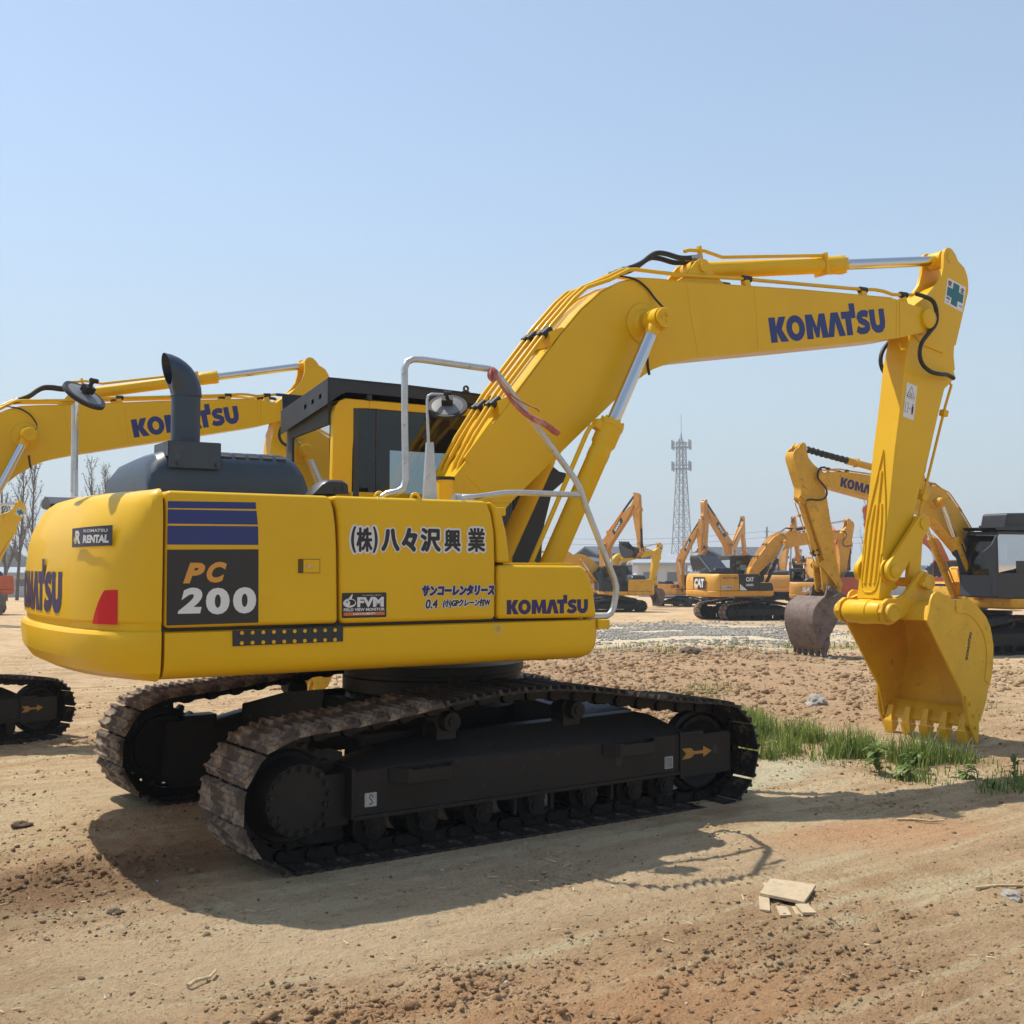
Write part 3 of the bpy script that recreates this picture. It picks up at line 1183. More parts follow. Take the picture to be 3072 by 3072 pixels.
def arm_mesh():
    m = MB()
    body = [(5.138, 3.931), (5.049, 3.633), (4.984, 3.253), (4.894, 2.82), (4.809, 2.317), (4.640, 1.385), (4.70, 1.33), (4.867, 1.502), (5.117, 2.086), (5.194, 2.326), (5.670, 3.538), (5.801, 3.653), (5.784, 3.799), (5.797, 3.898), (5.86, 4.07), (6.009, 4.467), (6.01, 4.594), (5.975, 4.66), (5.60, 4.47), (5.40, 4.36), (5.114, 4.166)]
    m.prism([al(*p) for p in body], -.13, .13)
    lug = [(5.05, 4.12), (5.114, 4.180), (5.237, 4.262), (5.40, 4.355), (5.498, 4.440), (5.58, 4.53), (5.629, 4.66), (5.640, 4.80), (5.665, 4.852), (5.71, 4.873), (5.765, 4.865), (5.82, 4.815), (5.86, 4.755), (5.90, 4.735), (5.955, 4.70), (6.0, 4.62), (6.012, 4.54), (6.009, 4.467), (5.80, 3.90), (5.60, 3.80), (5.3, 3.85), (5.15, 3.95)]
    for s in (-1, 1):
        m.prism([al(*p) for p in lug], s * .146, s * .112)
        c = al(*P_ACYL1)
        m.lathe([(0, 0), (.055, 0), (.055, .008), (0, .010)], (c[0], s * .146, c[1]), (0, s, 0), seg=20)
        c = al(*P_A1)
        m.lathe([(0, 0), (.12, 0), (.12, .02), (.0, .022)], (c[0], s * .13, c[1]), (0, s, 0), seg=24)
    c = al(*P_ACYL1)
    m.cyl((c[0], -.13, c[1]), (c[0], .13, c[1]), .045, seg=18)
    # pin sleeve at the bucket end and bucket-cylinder bracket
    e = al(*BPIN0)
    m.lathe([(.0, -.215), (.105, -.215), (.11, -.205), (.11, -.075), (.118, -.065), (.118, .065), (.11, .075), (.11, .205), (.105, .215), (.0, .215)], (e[0], 0, e[1]), (0, 1, 0), seg=28)
    c = al(*P_KCYL0)
    for s in (-1, 1):
        m.prism([al(*p) for p in [(5.62, 3.72), (5.80, 3.68), (5.84, 3.60), (5.78, 3.53), (5.60, 3.40)]], s * .10, s * .07)
    # tip collar of the boom pin
    m.cyl((0, -.16, 0), (0, .16, 0), .15, seg=28)
    # ribs welded on the inner face, three flutes running down from a point
    M_ = Matrix.Identity(4)

    def facex(z):
        """x of the inner face at height z"""
        pts = [(4.984, 3.253), (4.894, 2.82), (4.809, 2.317), (4.640, 1.385)]
        for (x0, z0), (x1, z1) in zip(pts[:-1], pts[1:]):
            if z1 <= z <= z0:
                return x0 + (x1 - x0) * (z - z0) / (z1 - z0)
        return pts[-1][0]

    def rib(path, w=.012, h=.014):
        rg = []
        n = len(path)
        for i, (y, z) in enumerate(path):
            a = path[max(i - 1, 0)]
            b = path[min(i + 1, n - 1)]
            dy, dz = b[0] - a[0], b[1] - a[1]
            l = math.hypot(dy, dz) or 1
            ny, nz = -dz / l, dy / l
            r = []
            for q, hh in ((-1, -.004), (-.55, h), (.55, h), (1, -.004)):
                yy, zz = y + ny * w * q, z + nz * w * q
                c_ = al(facex(zz) - hh, zz + hh * .17)
                r.append((c_[0], yy, c_[1]))
            rg.append(r)
        m.loft(rg)
    rib([(.115, 1.80), (.112, 2.1), (.075, 2.36), (.0, 2.80), (-.075, 2.36), (-.112, 2.1), (-.115, 1.80)])
    rib([(.058, 1.52), (.058, 2.10), (.045, 2.24), (.038, 2.28)], .017, .016)
    rib([(.0, 1.52), (.0, 2.40), (.0, 2.60)], .017, .016)
    rib([(-.058, 1.52), (-.058, 2.10), (-.045, 2.24), (-.038, 2.28)], .017, .016)
    rib([(.10, 1.9), (.10, 1.55), (.08, 1.47), (.04, 1.44), (-.04, 1.44), (-.08, 1.47), (-.10, 1.55), (-.10, 1.9)], .010, .010)
    return m.mesh("arm")


def arm_pipe_mesh():
    m = MB()
    for y in (-.085, .085):
        m.tube([(*al(x, z), y)[0:1] + (y,) + (al(x, z)[1],) for x, z in ((5.73, 3.56), (5.80, 3.50), (5.70, 3.28), (5.40, 2.50), (5.22, 2.02), (5.10, 1.95))], .014, seg=8)
        for x, z in ((5.68, 3.21), (5.34, 2.36)):
            c = al(x, z)
            m.box(c[0] - .03, c[0] + .03, y - .03, y + .03, c[1] - .035, c[1] + .03)
    return m.mesh("hydraulic_pipe")


def link_mesh(p, q, w0, w1, r):
    """flat link between two pins in the XZ plane, in local coords with p at the origin and q along x"""
    m = MB()
    L = math.hypot(q[0] - p[0], q[1] - p[1])
    pts = []
    for k in range(9):
        t = R(90 + 22.5 * k)
        pts.append((r * math.cos(t), r * math.sin(t)))
    for k in range(9):
        t = R(-90 + 22.5 * k)
        pts.append((L + r * .9 * math.cos(t), r * .9 * math.sin(t)))
    for s in (-1, 1):
        m.prism(pts, s * w0, s * w1)
        m.lathe([(0, 0), (.06, 0), (.06, .014), (.052, .018), (0, .018)], (0, s * max(w0, w1), 0), (0, s, 0), seg=24)
        m.lathe([(0, 0), (.055, 0), (.055, .012), (0, .014)], (L, s * max(w0, w1), 0), (0, s, 0), seg=24)
    m.cyl((0, -w0, 0), (0, w0, 0), .042, seg=14)
    m.cyl((L, -w0, 0), (L, w0, 0), .042, seg=14)
    return m.mesh("bucket_link")


BSIDE = [(4.849, 1.185), (4.875, 1.26), (4.905, 1.37), (4.935, 1.425), (4.985, 1.452), (5.035, 1.450), (5.107, 1.417), (5.19, 1.382), (5.264, 1.366), (5.345, 1.370), (5.426, 1.374), (5.50, 1.345), (5.567, 1.293), (5.67, 1.22), (5.75, 1.131), (5.79, 1.03), (5.807, .918), (5.803, .82), (5.781, .72), (5.735, .56), (5.677, .379), (5.60, .235), (5.52, .165), (5.41, .175), (5.385, .30), (5.345, .471)]
BWRAP = [(4.849, 1.19), (4.87, 1.25), (4.905, 1.32), (4.98, 1.35), (5.10, 1.365), (5.264, 1.366), (5.426, 1.374), (5.50, 1.345), (5.567, 1.293), (5.67, 1.22), (5.75, 1.131), (5.79, 1.03), (5.807, .918), (5.803, .82), (5.781, .72), (5.735, .56), (5.677, .379), (5.615, .255), (5.56, .20)]


def bucket_mesh():
    m = MB()
    W = .505
    for s in (-1, 1):
        m.prism([kl(*p) for p in BSIDE], s * W, s * (W - .022))
        # doubler plate along the curved back
        dbl = [(5.25, 1.372), (5.44, 1.382), (5.58, 1.30), (5.70, 1.20), (5.76, 1.10), (5.80, .93), (5.79, .74), (5.74, .55), (5.66, .60), (5.70, .80), (5.69, .95), (5.63, 1.08), (5.52, 1.19), (5.40, 1.24), (5.26, 1.25)]
        m.prism([kl(*p) for p in dbl], s * (W + .008), s * (W - .001))
    # shell
    n = len(BWRAP)
    inner = []
    for i, p in enumerate(BWRAP):
        a, b = BWRAP[max(i - 1, 0)], BWRAP[min(i + 1, n - 1)]
        dx, dz = b[0] - a[0], b[1] - a[1]
        l = math.hypot(dx, dz)
        inner.append((p[0] + dz / l * .022, p[1] - dx / l * .022))
    rings = []
    for o, i in zip(BWRAP, inner):
        O, I = kl(*o), kl(*i)
        rings.append([(O[0], -W + .004, O[1]), (O[0], W - .004, O[1]), (I[0], W - .004, I[1]), (I[0], -W + .004, I[1])])
    m.loft(rings)
    # cutting lip, a thicker plate
    lip = [(5.575, .34), (5.60, .235), (5.50, .155), (5.455, .16), (5.445, .185), (5.53, .31)]
    m.prism([kl(*p) for p in lip], -W - .006, W + .006)
    # wear strips at the back
    for y in (-.24, 0, .24):
        rg = []
        for p in ((5.79, .93), (5.765, .70), (5.66, .36)):
            c = kl(p[0] + .012, p[1])
            rg.append([(c[0], y - .04, c[1]), (c[0], y + .04, c[1]), (c[0] - .02, y + .04, c[1]), (c[0] - .02, y - .04, c[1])])
        m.loft(rg)
    return m.mesh("bucket")


def bucket_ear_mesh():
    m = MB()
    ear = [(4.50, 1.26), (4.53, 1.345), (4.60, 1.385), (4.70, 1.385), (4.82, 1.42), (4.95, 1.53), (5.04, 1.62), (5.10, 1.645), (5.16, 1.63), (5.20, 1.58), (5.21, 1.50), (5.25, 1.40), (5.30, 1.36), (4.98, 1.33), (4.88, 1.25), (4.80, 1.205), (4.72, 1.20), (4.68, 1.155), (4.60, 1.14), (4.53, 1.18)]
    for s in (-1, 1):
        m.prism([kl(*p) for p in ear], s * .275, s * .235)
        m.lathe([(0, 0), (.088, 0), (.088, .05), (.08, .06), (.062, .06), (.060, .054), (0, .054)], (0, s * .272, 0), (0, s, 0), seg=28)
        c = kl(*P_B2)
        m.lathe([(0, 0), (.075, 0), (.075, .055), (.068, .062), (.05, .062), (.048, .057), (0, .057)], (c[0], s * .272, c[1]), (0, s, 0), seg=28)
        c = kl(5.04, 1.515)
        m.cyl((c[0], s * .27, c[1]), (c[0], s * .33, c[1]), .026, seg=12)
    c = kl(*P_B2)
    m.cyl((c[0], -.25, c[1]), (c[0], .25, c[1]), .045, seg=16)
    m.cyl((0, -.25, 0), (0, .25, 0), .05, seg=16)
    return m.mesh("bucket_ear")


def tooth_mesh():
    """adapter straddling the lip and a chisel point; local x along the digging direction, y across, z thickness"""
    m = MB()
    m.loft([[(-.13, -.03, -.025), (-.13, .03, -.025), (-.13, .03, .045), (-.13, -.03, .045)], [(-.03, -.036, -.04), (-.03, .036, -.04), (-.03, .036, .062), (-.03, -.036, .062)], [(.03, -.045, -.045), (.03, .045, -.045), (.03, .045, .055), (.03, -.045, .055)]])
    m.loft([[(.032, -.056, -.05), (.032, .056, -.05), (.032, .056, .06), (.032, -.056, .06)], [(.09, -.053, -.034), (.09, .053, -.034), (.09, .053, .042), (.09, -.053, .042)], [(.155, -.045, -.006), (.155, .045, -.006), (.155, .045, .010), (.155, -.045, .010)]])
    return m.mesh("tooth")


def cutter_mesh(s):
    m = MB()
    p = [(5.355, .47), (5.42, .43), (5.50, .30), (5.53, .18), (5.515, .03), (5.49, .015), (5.455, .08), (5.385, .22), (5.365, .34)]
    if 1:
        m.prism([kl(*q) for q in p], s * .512, s * .536)
        for x, z in ((5.40, .40), (5.45, .29), (5.475, .17)):
            c = kl(x, z)
            m.cyl((c[0], s * .536, c[1]), (c[0], s * .556, c[1]), .018, seg=6)
            m.cyl((c[0], s * .536, c[1]), (c[0], s * .540, c[1]), .026, seg=14)
            m.cyl((c[0], s * .480, c[1]), (c[0], s * .47, c[1]), .02, seg=12)
    return m.mesh("side_cutter")


def cyl_tube_mesh(r, L, head=.10):
    """barrel along x from the foot eye"""
    m = MB()
    m.lathe([(0, .05), (r * .95, .05), (r, .07), (r, L * .80), (r * 1.04, L * .80 + .005), (r * 1.04, L * .84), (r * 1.0, L * .845), (r * 1.0, L * .87), (r * 1.17, L * .885), (r * 1.17, L - .05), (r * 1.22, L - .048), (r * 1.22, L - .008), (r * 1.15, L), (0, L)], (0, 0, 0), (1, 0, 0), seg=28)
    for k in range(10):
        t = 2 * PI * k / 10
        m.cyl((L - .012, r * 1.08 * math.cos(t), r * 1.08 * math.sin(t)), (L + .016, r * 1.08 * math.cos(t), r * 1.08 * math.sin(t)), r * .13, seg=8)
    m.cyl((0, -.07, 0), (0, .07, 0), r * 1.05, seg=20)
    return m.mesh("cylinder_barrel")


def cyl_rod_mesh(r, L0, L):
    m = MB()
    m.cyl((L0, 0, 0), (L - .12, 0, 0), r, seg=20)
    return m.mesh("piston_rod")


def cyl_eye_mesh(r, L):
    m = MB()
    m.lathe([(r * 1.02, L - .15), (r * 1.1, L - .13), (r * 1.15, L - .06), (0, L - .02)], (0, 0, 0), (1, 0, 0), seg=20)
    m.cyl((L, -.075, 0), (L, .075, 0), r * 1.75, seg=22)
    return m.mesh("rod_end")


def axis_m(p, q, y):
    """matrix: origin at p, X towards q (both in the XZ plane) at lateral y"""
    a = math.atan2(q[1] - p[1], q[0] - p[0])
    return Matrix.Translation((p[0], y, p[1])) @ Matrix.Rotation(-a, 4, 'Y')


def circ(p, rp, q, rq, side):
    d = math.hypot(q[0] - p[0], q[1] - p[1])
    d = min(d, (rp + rq) * .999)
    a = (rp * rp - rq * rq + d * d) / (2 * d)
    h = math.sqrt(max(0, rp * rp - a * a))
    ux, uz = (q[0] - p[0]) / d, (q[1] - p[1]) / d
    return (p[0] + ux * a - uz * h * side, p[1] + uz * a + ux * h * side)
# ------------------------------------------------------------------ decals
def decal(name, parent, O, X, Z, items, mats, M=None, label=None):
    """items: (verts2, faces, material index, lift); all on the plane through O"""
    X, Z = Vector(X), Vector(Z)
    nrm = X.cross(Z).normalized()                 # towards the viewer for X right, Z up
    m = MB()
    for v, f, mi, lift in items:
        m.flat(v, f, Vector(O) + nrm * lift, X, Z, mi)
    me = m.mesh(name, nmat=len(mats), fix=False)
    o = obj(name, me, mats, parent, M)
    if label:
        o["label"] = label
    return o


def shift(vf, dx, dz):
    return [(a + dx, b + dz) for a, b in vf[0]], vf[1]


def tri_sign(w, h):
    """warning triangle outline with a small figure"""
    t = [(0, 0), (w, 0), (w / 2, h), (0, 0)]
    v, f = stroke2d([(0, 0), (w, 0), (w / 2, h), (0, 0), (w * .02, .0)], w * .08)
    return v, f


def std_paint(body, dark=None, frame=None, shoe=None, bucket=None):
    return dict(body=body, dark=dark or M_NAVY, frame=frame or M_BLK, panel=M_BLKB, shoe=shoe or M_SHOE, bucket=bucket or body, work=body, guard=M_GUARD)


def cw_text(parent, M, vf, width, z0, mat, name="logo_lettering"):
    """lettering wrapped round the tail, reading left to right from behind"""
    v, f = vf
    m = MB()
    V = []
    for a, b in v:
        y = width / 2 - a + .03
        x = cw_tail(y) + .010 - .0014
        V.append(m.bm.verts.new((x, y, z0 + b)))
    for q in f:
        try:
            m.bm.faces.new([V[i] for i in q])
        except ValueError:
            pass
    return obj(name, m.mesh(name, fix=False), mat, parent, M)


def excavator(name, label, M_root, swing, ba, aa, ka, P, lod=1, group=None, opt=()):
    """lod 2: every part; 1: most parts; 0: main parts only.  ba, aa, ka: boom, arm, bucket directions in the machine's plane (radians)"""
    root = empty(name, M_root)
    tag(root, label, "excavator", group)
    S = Matrix.Rotation(swing, 4, 'Z')
    pt = {}

    def part(n, key, fn, mat, M=I4, parent=None, bevel=0.0, seg=2):
        o = obj(n, cached((key, lod if key in ('arm', 'boom') else 0), fn), mat, parent or root, M, bevel if lod else 0, seg)
        pt.setdefault(n, o)
        return o
    # --- undercarriage
    part("car_body", "carbody", carbody_mesh, P['frame'])
    part("slew_ring", "slew", slew_mesh, P['frame'])
    for s in (-1, 1):
        side = Matrix.Translation((0, s * 1.1, 0)) if s < 0 else Matrix.Translation((0, 1.1, 0)) @ Matrix.Scale(-1, 4, (0, 1, 0))
        # mirrored side keeps its own mesh so that faces stay outward
        if s < 0:
            part("track_frame", "tframe", track_frame_mesh, P['panel'] if lod else P['frame'], side, bevel=.004)
        else:
            def mir():
                me = track_frame_mesh()
                me.transform(Matrix.Scale(-1, 4, (0, 1, 0)))
                me.flip_normals()
                return me
            part("track_frame", "tframe_m", mir, P['panel'] if lod else P['frame'], Matrix.Translation((0, 1.1, 0)), bevel=.004)
        T = Matrix.Translation((0, s * 1.1, 0))
        if lod == 2 or (lod == 1 and s < 0) or (lod == 1 and 'bothtracks' in opt):
            ch_ = part("crawler_track", "chain", chain_mesh, P['frame'], T)
            n = len(TRK)
            for i in range(n):
                a, b = TRK[i], TRK[(i + 1) % n]
                muddy = 'mud' in opt and (a[0] < (-.95 + .25 * math.sin(i * 2.3)) and (a[1] > .12 or a[0] < -1.75))
                me = cached(("shoe_mud", i % 5), lambda: shoe_lumpy_mesh(i % 5)) if muddy else cached(("shoe", 0), shoe_mesh)
                o = obj("track_shoe", me, M_MUD if muddy else P['shoe'], ch_, frame2(a, b))
        else:
            part("crawler_track", "belt", belt_mesh, P['shoe'], T)
        sg = s
        F = Matrix.Identity(4) if s < 0 else Matrix.Rotation(PI, 4, 'Z')
        o = part("sprocket", "sprocket", sprocket_mesh, P['frame'], Matrix.Translation((SPR[0], s * 1.1, SPR[1])) @ F)
        if lod:
            part("final_drive", "fdrive", final_drive_mesh, P['panel'], I4, o)
        part("idler_wheel", "idler", idler_mesh, P['frame'], Matrix.Translation((IDL[0], s * 1.1, IDL[1])))
        if lod:
            for x in (-1.16, -.80, -.40, .0, .43, .83, 1.12):
                part("track_roller", "troller", roller_mesh, P['frame'], Matrix.Translation((x, s * 1.1, .17)) @ F)
            for x in (-.60, .38):
                part("carrier_roller", "croller", carrier_mesh, P['frame'], Matrix.Translation((x, s * 1.1, .735)) @ F)
    upper = lambda *a, **k: part(*a, M=S, **k)
    # --- upper structure
    upper("revolving_frame", "skirt", skirt_mesh, P.get('skirt', P['body']))
    cw = upper("counterweight", "cw", counterweight_mesh, P.get('cw', P['body']))
    da = upper("side_door", "doorA", lambda: door_mesh(DOOR_A), P['body'], bevel=.028, seg=4)
    db = upper("side_door", "doorB", lambda: door_mesh(DOOR_B), P.get('doorb', P['body']), bevel=.028, seg=4)
    upper("corner_panel", "corner", lambda: door_mesh(CORNER), P.get('front', P['body']), bevel=.02, seg=3)
    tb = upper("tool_box", "toolbox", lambda: MB().prism(TOOLB, -1.352, -.60).mesh("tool_box"), P.get('front', P['body']), bevel=.03, seg=4)
    obj("lid_plate", cached("lid", lambda: MB().box(-.19, .352, -1.30, -.62, 1.697, 1.712).mesh("lid_plate")), P['body'], tb, I4, .003)
    upper("machinery_housing", "core", core_mesh, M_GUARD)
    upper("top_deck", "deck", deck_mesh, P['body'], bevel=.01)
    hood = upper("engine_hood", "hood", hood_mesh, P['dark'], bevel=.0)
    if lod:
        obj("hood_vent", cached("vent", vent_mesh), M_RUB, hood)
    if 'nostack' not in opt:
        st = upper("exhaust_stack", "stack", stack_mesh, P['dark'])
        obj("stack_bracket", cached("stbr", stack_bracket_mesh), P['dark'], st)
    cab = upper("cab", "cab", cab_mesh, P.get('cab', P['body']), bevel=.006)
    obj("cab_trim", cached("trim", cab_trim_mesh), M_CABIN, cab)
    y0, y1 = CY0, CY1
    wins = [[(-.487, y0 + .004, 1.96), (.93, y0 + .004, 1.96), (.93, y0 + .004, 2.80), (.88, y0 + .004, 2.866), (-.46, y0 + .004, 2.866)],
            [(-.50, y1 - .004, 2.2), (.93, y1 - .004, 1.96), (.93, y1 - .004, 2.80), (.88, y1 - .004, 2.866), (-.46, y1 - .004, 2.866)],
            [(-.652, y0 + .06, 2.2), (-.652, y1 - .1, 2.2), (-.652, y1 - .1, 2.70), (-.652, y0 + .06, 2.745)],
            [(.99, y0 + .06, 1.5), (.99, y1 - .06, 1.5), (.99, y1 - .06, 2.70), (.99, y0 + .06, 2.70)]]
    for i, w in enumerate(wins):
        def wm():
            m = MB()
            m.face([m.bm.verts.new(p) for p in w])
            return m.mesh("cab_window", fix=False)
        obj("cab_window", cached(("win", i), wm), M_GLC if i in (1, 2) else M_GL, cab)
    obj("seat", cached("seat", seat_mesh), M_SEAT, cab)
    if 'guard' in opt:
        obj("roof_guard", cached("guard", guard_mesh), M_GUARD, cab)
    if lod == 2:
        upper("hand_rail", "rail", rail_mesh, M_GALV)
        mp = upper("wing_mirror", "mirrorN", mirror_near_mesh, M_GALV)
        D = Matrix.Translation((-.50, -1.13, 2.688)) @ Matrix.Rotation(R(-62), 4, 'Z') @ Matrix.Rotation(R(118), 4, 'X') @ Matrix.Scale(.98, 4)
        hd = obj("mirror_head", cached("disc", lambda: disc_mesh(.128)), [M_MIR, M_RUB], mp, Matrix.Translation((-.50, -1.13, 2.700)) @ MIRROR_N)
        obj("mirror_clamp", cached("clamp", clamp_mesh), M_RUB, mp, Matrix.Translation((-.50, -1.13, 2.700)) @ MIRROR_N)
        upper("camera_housing", "camN", cam_near_mesh, M_GUARD)
        upper("camera_housing", "camR", cam_rear_mesh, M_GUARD)

        def mr():
            m = MB()
            m.prism([(-.545, 2.09), (-.43, 2.09), (-.45, 2.24), (-.53, 2.245)], -2.62, -2.60, axis='x')
            m.cyl((-2.61, -.475, 2.12), (-2.61, -.455, 2.63), .020, seg=14)
            m.prism([(-.455, 2.63), (-.455, 2.45), (-.62, 2.68), (-.64, 2.72)], -2.615, -2.605, axis='x')
            return m.mesh("mirror_post")
        mp = upper("wing_mirror", "mirrorR", mr, M_GALV)
        obj("mirror_head", cached("disc", lambda: disc_mesh(.128)), [M_MIR, M_RUB], mp, Matrix.Translation((-2.60, -.67, 2.665)) @ MIRROR_R)
        obj("mirror_clamp", cached("clamp", clamp_mesh), M_RUB, mp, Matrix.Translation((-2.60, -.67, 2.665)) @ MIRROR_R)

        def perf():
            m = MB()
            m.prism([(-1.940, 1.256), (-1.298, 1.260), (-1.298, 1.349), (-1.942, 1.341)], -1.364, -1.352)
            return m.mesh("step_strip")
        sp = upper("step_strip", "perf", perf, M_GUARD)

        def dots():
            m = MB()
            for k in range(10):
                for z in (1.272, 1.327):
                    m.cyl((-1.893 + .0605 * k, -1.364, z), (-1.893 + .0605 * k, -1.369, z), .0105, seg=14)
            return m.mesh("strip_stud")
        obj("strip_stud", cached("dots", dots), P['body'], sp)

        def filler():
            m = MB()
            m.cyl((-.10, -.36, 2.02), (-.10, -.36, 2.295), .062, seg=24)
            return m.mesh("filler_neck")
        fn_ = upper("filler_neck", "filler", filler, P['body'])
        obj("filler_cap", cached("fcap", lambda: MB().cyl((-.10, -.36, 2.295), (-.10, -.36, 2.318), .068, seg=24).mesh("filler_cap")), M_RUB, fn_)

        def loops():
            m = MB()
            for x in (-1.03, -.79):
                m.tube([(x, -1.20, 2.08), (x + .005, -1.20, 2.12), (x + .03, -1.20, 2.135), (x + .055, -1.20, 2.12), (x + .06, -1.20, 2.08)], .009, seg=8, smooth=3)
            return m.mesh("lift_loop")
        upper("lift_loop", "loops", loops, P['body'])
        upper("front_step", "fstep", lambda: MB().box(.52, .616, -1.34, -1.0, 1.276, 1.337).mesh("front_step"), P['body'], bevel=.006)
    elif lod == 1 and 'rail' in opt:
        upper("hand_rail", "rail", rail_mesh, M_GALV)
    # --- boom, arm, bucket
    MBm = S @ pivot(FOOT, ba)
    boom = part("boom", "boom", boom_mesh, P['work'], MBm, bevel=.006)
    tip = glo2((LB, 0), FOOT, ba)
    MA = S @ pivot(tip, aa)
    arm = part("arm", "arm", arm_mesh, P['work'], MA, bevel=.006)
    bp = glo2((LA, 0), tip, aa)
    MK = S @ pivot(bp, ka)
    bk = part("bucket", "bucket", bucket_mesh, P['bucket'], MK, bevel=.003)
    obj("bucket_ear", cached("ear", bucket_ear_mesh), P['bucket'], bk, I4, .004 if lod else 0)
    if lod:
        for s in (-1, 1):
            obj("side_cutter", cached(("cutter", s), lambda: cutter_mesh(s)), P['bucket'], bk, I4, .003)
    ta = math.atan2(-.205, -.035)
    for y in (-.43, -.215, 0, .215, .43):
        c = kl(5.452, .155)
        obj("tooth", cached("tooth", tooth_mesh), P['bucket'], bk, Matrix.Translation((c[0], y, c[1])) @ Matrix.Rotation(-(ta - KA0), 4, 'Y'), .003 if lod else 0)
    a1 = glo2(al(*P_A1), tip, aa)
    b2 = glo2(kl(*P_B2), bp, ka)
    a2 = circ(a1, R12, b2, R22, 1)
    L1 = part("bucket_link", "link1", lambda: link_mesh(P_A1, P_A2, .16, .205, .10), P['work'], S @ axis_m(a1, a2, 0), bevel=.004)
    L2 = part("bucket_link", "link2", lambda: link_mesh(P_B2, P_A2, .10, .145, .085), P['work'], S @ axis_m(b2, a2, 0), bevel=.004)

    def jack(nm, p, q, y, r, rr, Lt, mat, rodmat):
        L = math.hypot(q[0] - p[0], q[1] - p[1])
        Lt = min(Lt, L - .2)
        A = S @ axis_m(p, q, y)
        o = obj(nm, cyl_tube_mesh(r, Lt), mat, root, A)
        rod = obj("piston_rod", cyl_rod_mesh(rr, Lt - .05, L), rodmat, o)
        obj("rod_end", cyl_eye_mesh(rr, L), P['work'], o)
        if 'sleeve' in opt and nm != "boom_cylinder":
            def sl():
                m = MB()
                k = 34
                m.tube([(Lt - .02 + (L - .2 - Lt) * i / k, .004 * math.sin(i * 2.1), .004 * math.cos(i * 1.3)) for i in range(k + 1)], lambda t: rr * 1.45 + .009 * math.sin(t * k * 1.57) + .006 * math.sin(t * 61), seg=14)
                return m.mesh("rod_sleeve")
            obj("rod_sleeve", sl(), M_RUB, o)
        return o, Lt, L
    pb = glo2(bl(*P_BCYL), FOOT, ba)
    rm = P.get('rod', M_CHR)
    cylm = P.get('cyl', P['work'])
    for y in (-.38, .38):
        o, Lt, L = jack("boom_cylinder", P_BCYL0, pb, y, .082, .052, 1.62, cylm, rm)
        if lod:
            mt = MB()
            mt.tube([(.12, .01, .150), (Lt - .20, .01, .165), (Lt - .13, .01, .158), (Lt - .09, .0, .12), (Lt - .08, 0, .085)], .019, seg=8)
            mt.box(Lt - .12, Lt - .05, -.035, .035, .075, .145)
            mt.box(.30, .33, -.03, .03, .07, .155)
            obj("hydraulic_pipe", mt.mesh("hydraulic_pipe"), P['work'], o)
    o, Lt, L = jack("arm_cylinder", glo2(bl(*P_ACYL0), FOOT, ba), glo2(al(*P_ACYL1), tip, aa), 0, .074, .05, 1.88, cylm, rm)
    if lod:
        mt = MB()
        mt.tube([(-.10, -.05, .16), (-.05, -.05, .17), (.12, -.05, .16), (.32, -.05, .10), (Lt - .3, -.05, .085)], .016, seg=8)
        mt.box(.06, .085, -.07, -.03, .05, .20)
        mt.box(Lt - .30, Lt - .27, -.085, .085, -.095, .105)
        obj("hydraulic_pipe", mt.mesh("hydraulic_pipe"), P['work'], o)
    jack("bucket_cylinder", glo2(al(*P_KCYL0), tip, aa), a2, 0, .065, .045, 1.25, cylm, rm)
    if lod:
        for q in boom_pipes():
            mt = MB()
            mt.tube(q, .0165 if lod == 2 else .018, seg=10)
            obj("hydraulic_pipe", mt.mesh("hydraulic_pipe", angle=60), P['work'], boom)
        for s in (-1, 1):
            obj("pin_cap", cached(("bpin", s), lambda: boom_pin_mesh(s)), P['work'], boom)
        obj("hydraulic_pipe", cached("armpipe", arm_pipe_mesh), P['work'], arm)

        def grease():
            m = MB()
            m.tube([(bl(x, z)[0], y, bl(x, z)[1]) for x, z, y in ((1.60, 4.03, -.15), (1.646, 4.01, -.213), (1.72, 4.0, -.214), (1.786, 3.973, -.214), (1.85, 3.93, -.215), (1.895, 3.87, -.23), (1.918, 3.79, -.30), (1.88, 3.72, -.42))], .009, seg=8, smooth=4)
            return m.mesh("grease_hose")
        obj("grease_hose", cached("grease", grease), M_RUB, boom)
        obj("strap", cached("bstrap", lambda: MB().tube([(bl(1.835, 3.41)[0], -.203, bl(1.835, 3.41)[1]), (bl(1.845, 3.30)[0], -.203, bl(1.845, 3.30)[1]), (bl(1.86, 3.24)[0], -.203, bl(1.86, 3.24)[1])], .012, seg=6).mesh("strap")), M_RUB, boom)

        def hoses():
            m = MB()
            for y in (-.06, .03):
                pts = [(1.70, 4.115), (1.80, 4.15), (1.90, 4.20), (1.98, 4.262), (2.06, 4.305), (2.16, 4.312), (2.30, 4.30), (2.42, 4.315), (2.50, 4.33)]
                m.tube([(bl(x, z)[0], y + .0, bl(x, z)[1] + (.0 if y < 0 else -.02)) for x, z in pts], .022, seg=10, smooth=4)
            return m.mesh("hydraulic_hose")
        obj("hydraulic_hose", cached("hoses", hoses), M_RUB, boom)

        def fit():
            m = MB()
            for y in (-.06, .03):
                for a, b in (((1.64, 4.085), (1.75, 4.13)), ((2.42, 4.315), (2.53, 4.338))):
                    p, q = bl(*a), bl(*b)
                    m.cyl((p[0], y, p[1]), (q[0], y, q[1]), .025, seg=10)
            return m.mesh("hose_fitting")
        obj("hose_fitting", cached("fit", fit), M_STEEL, boom)

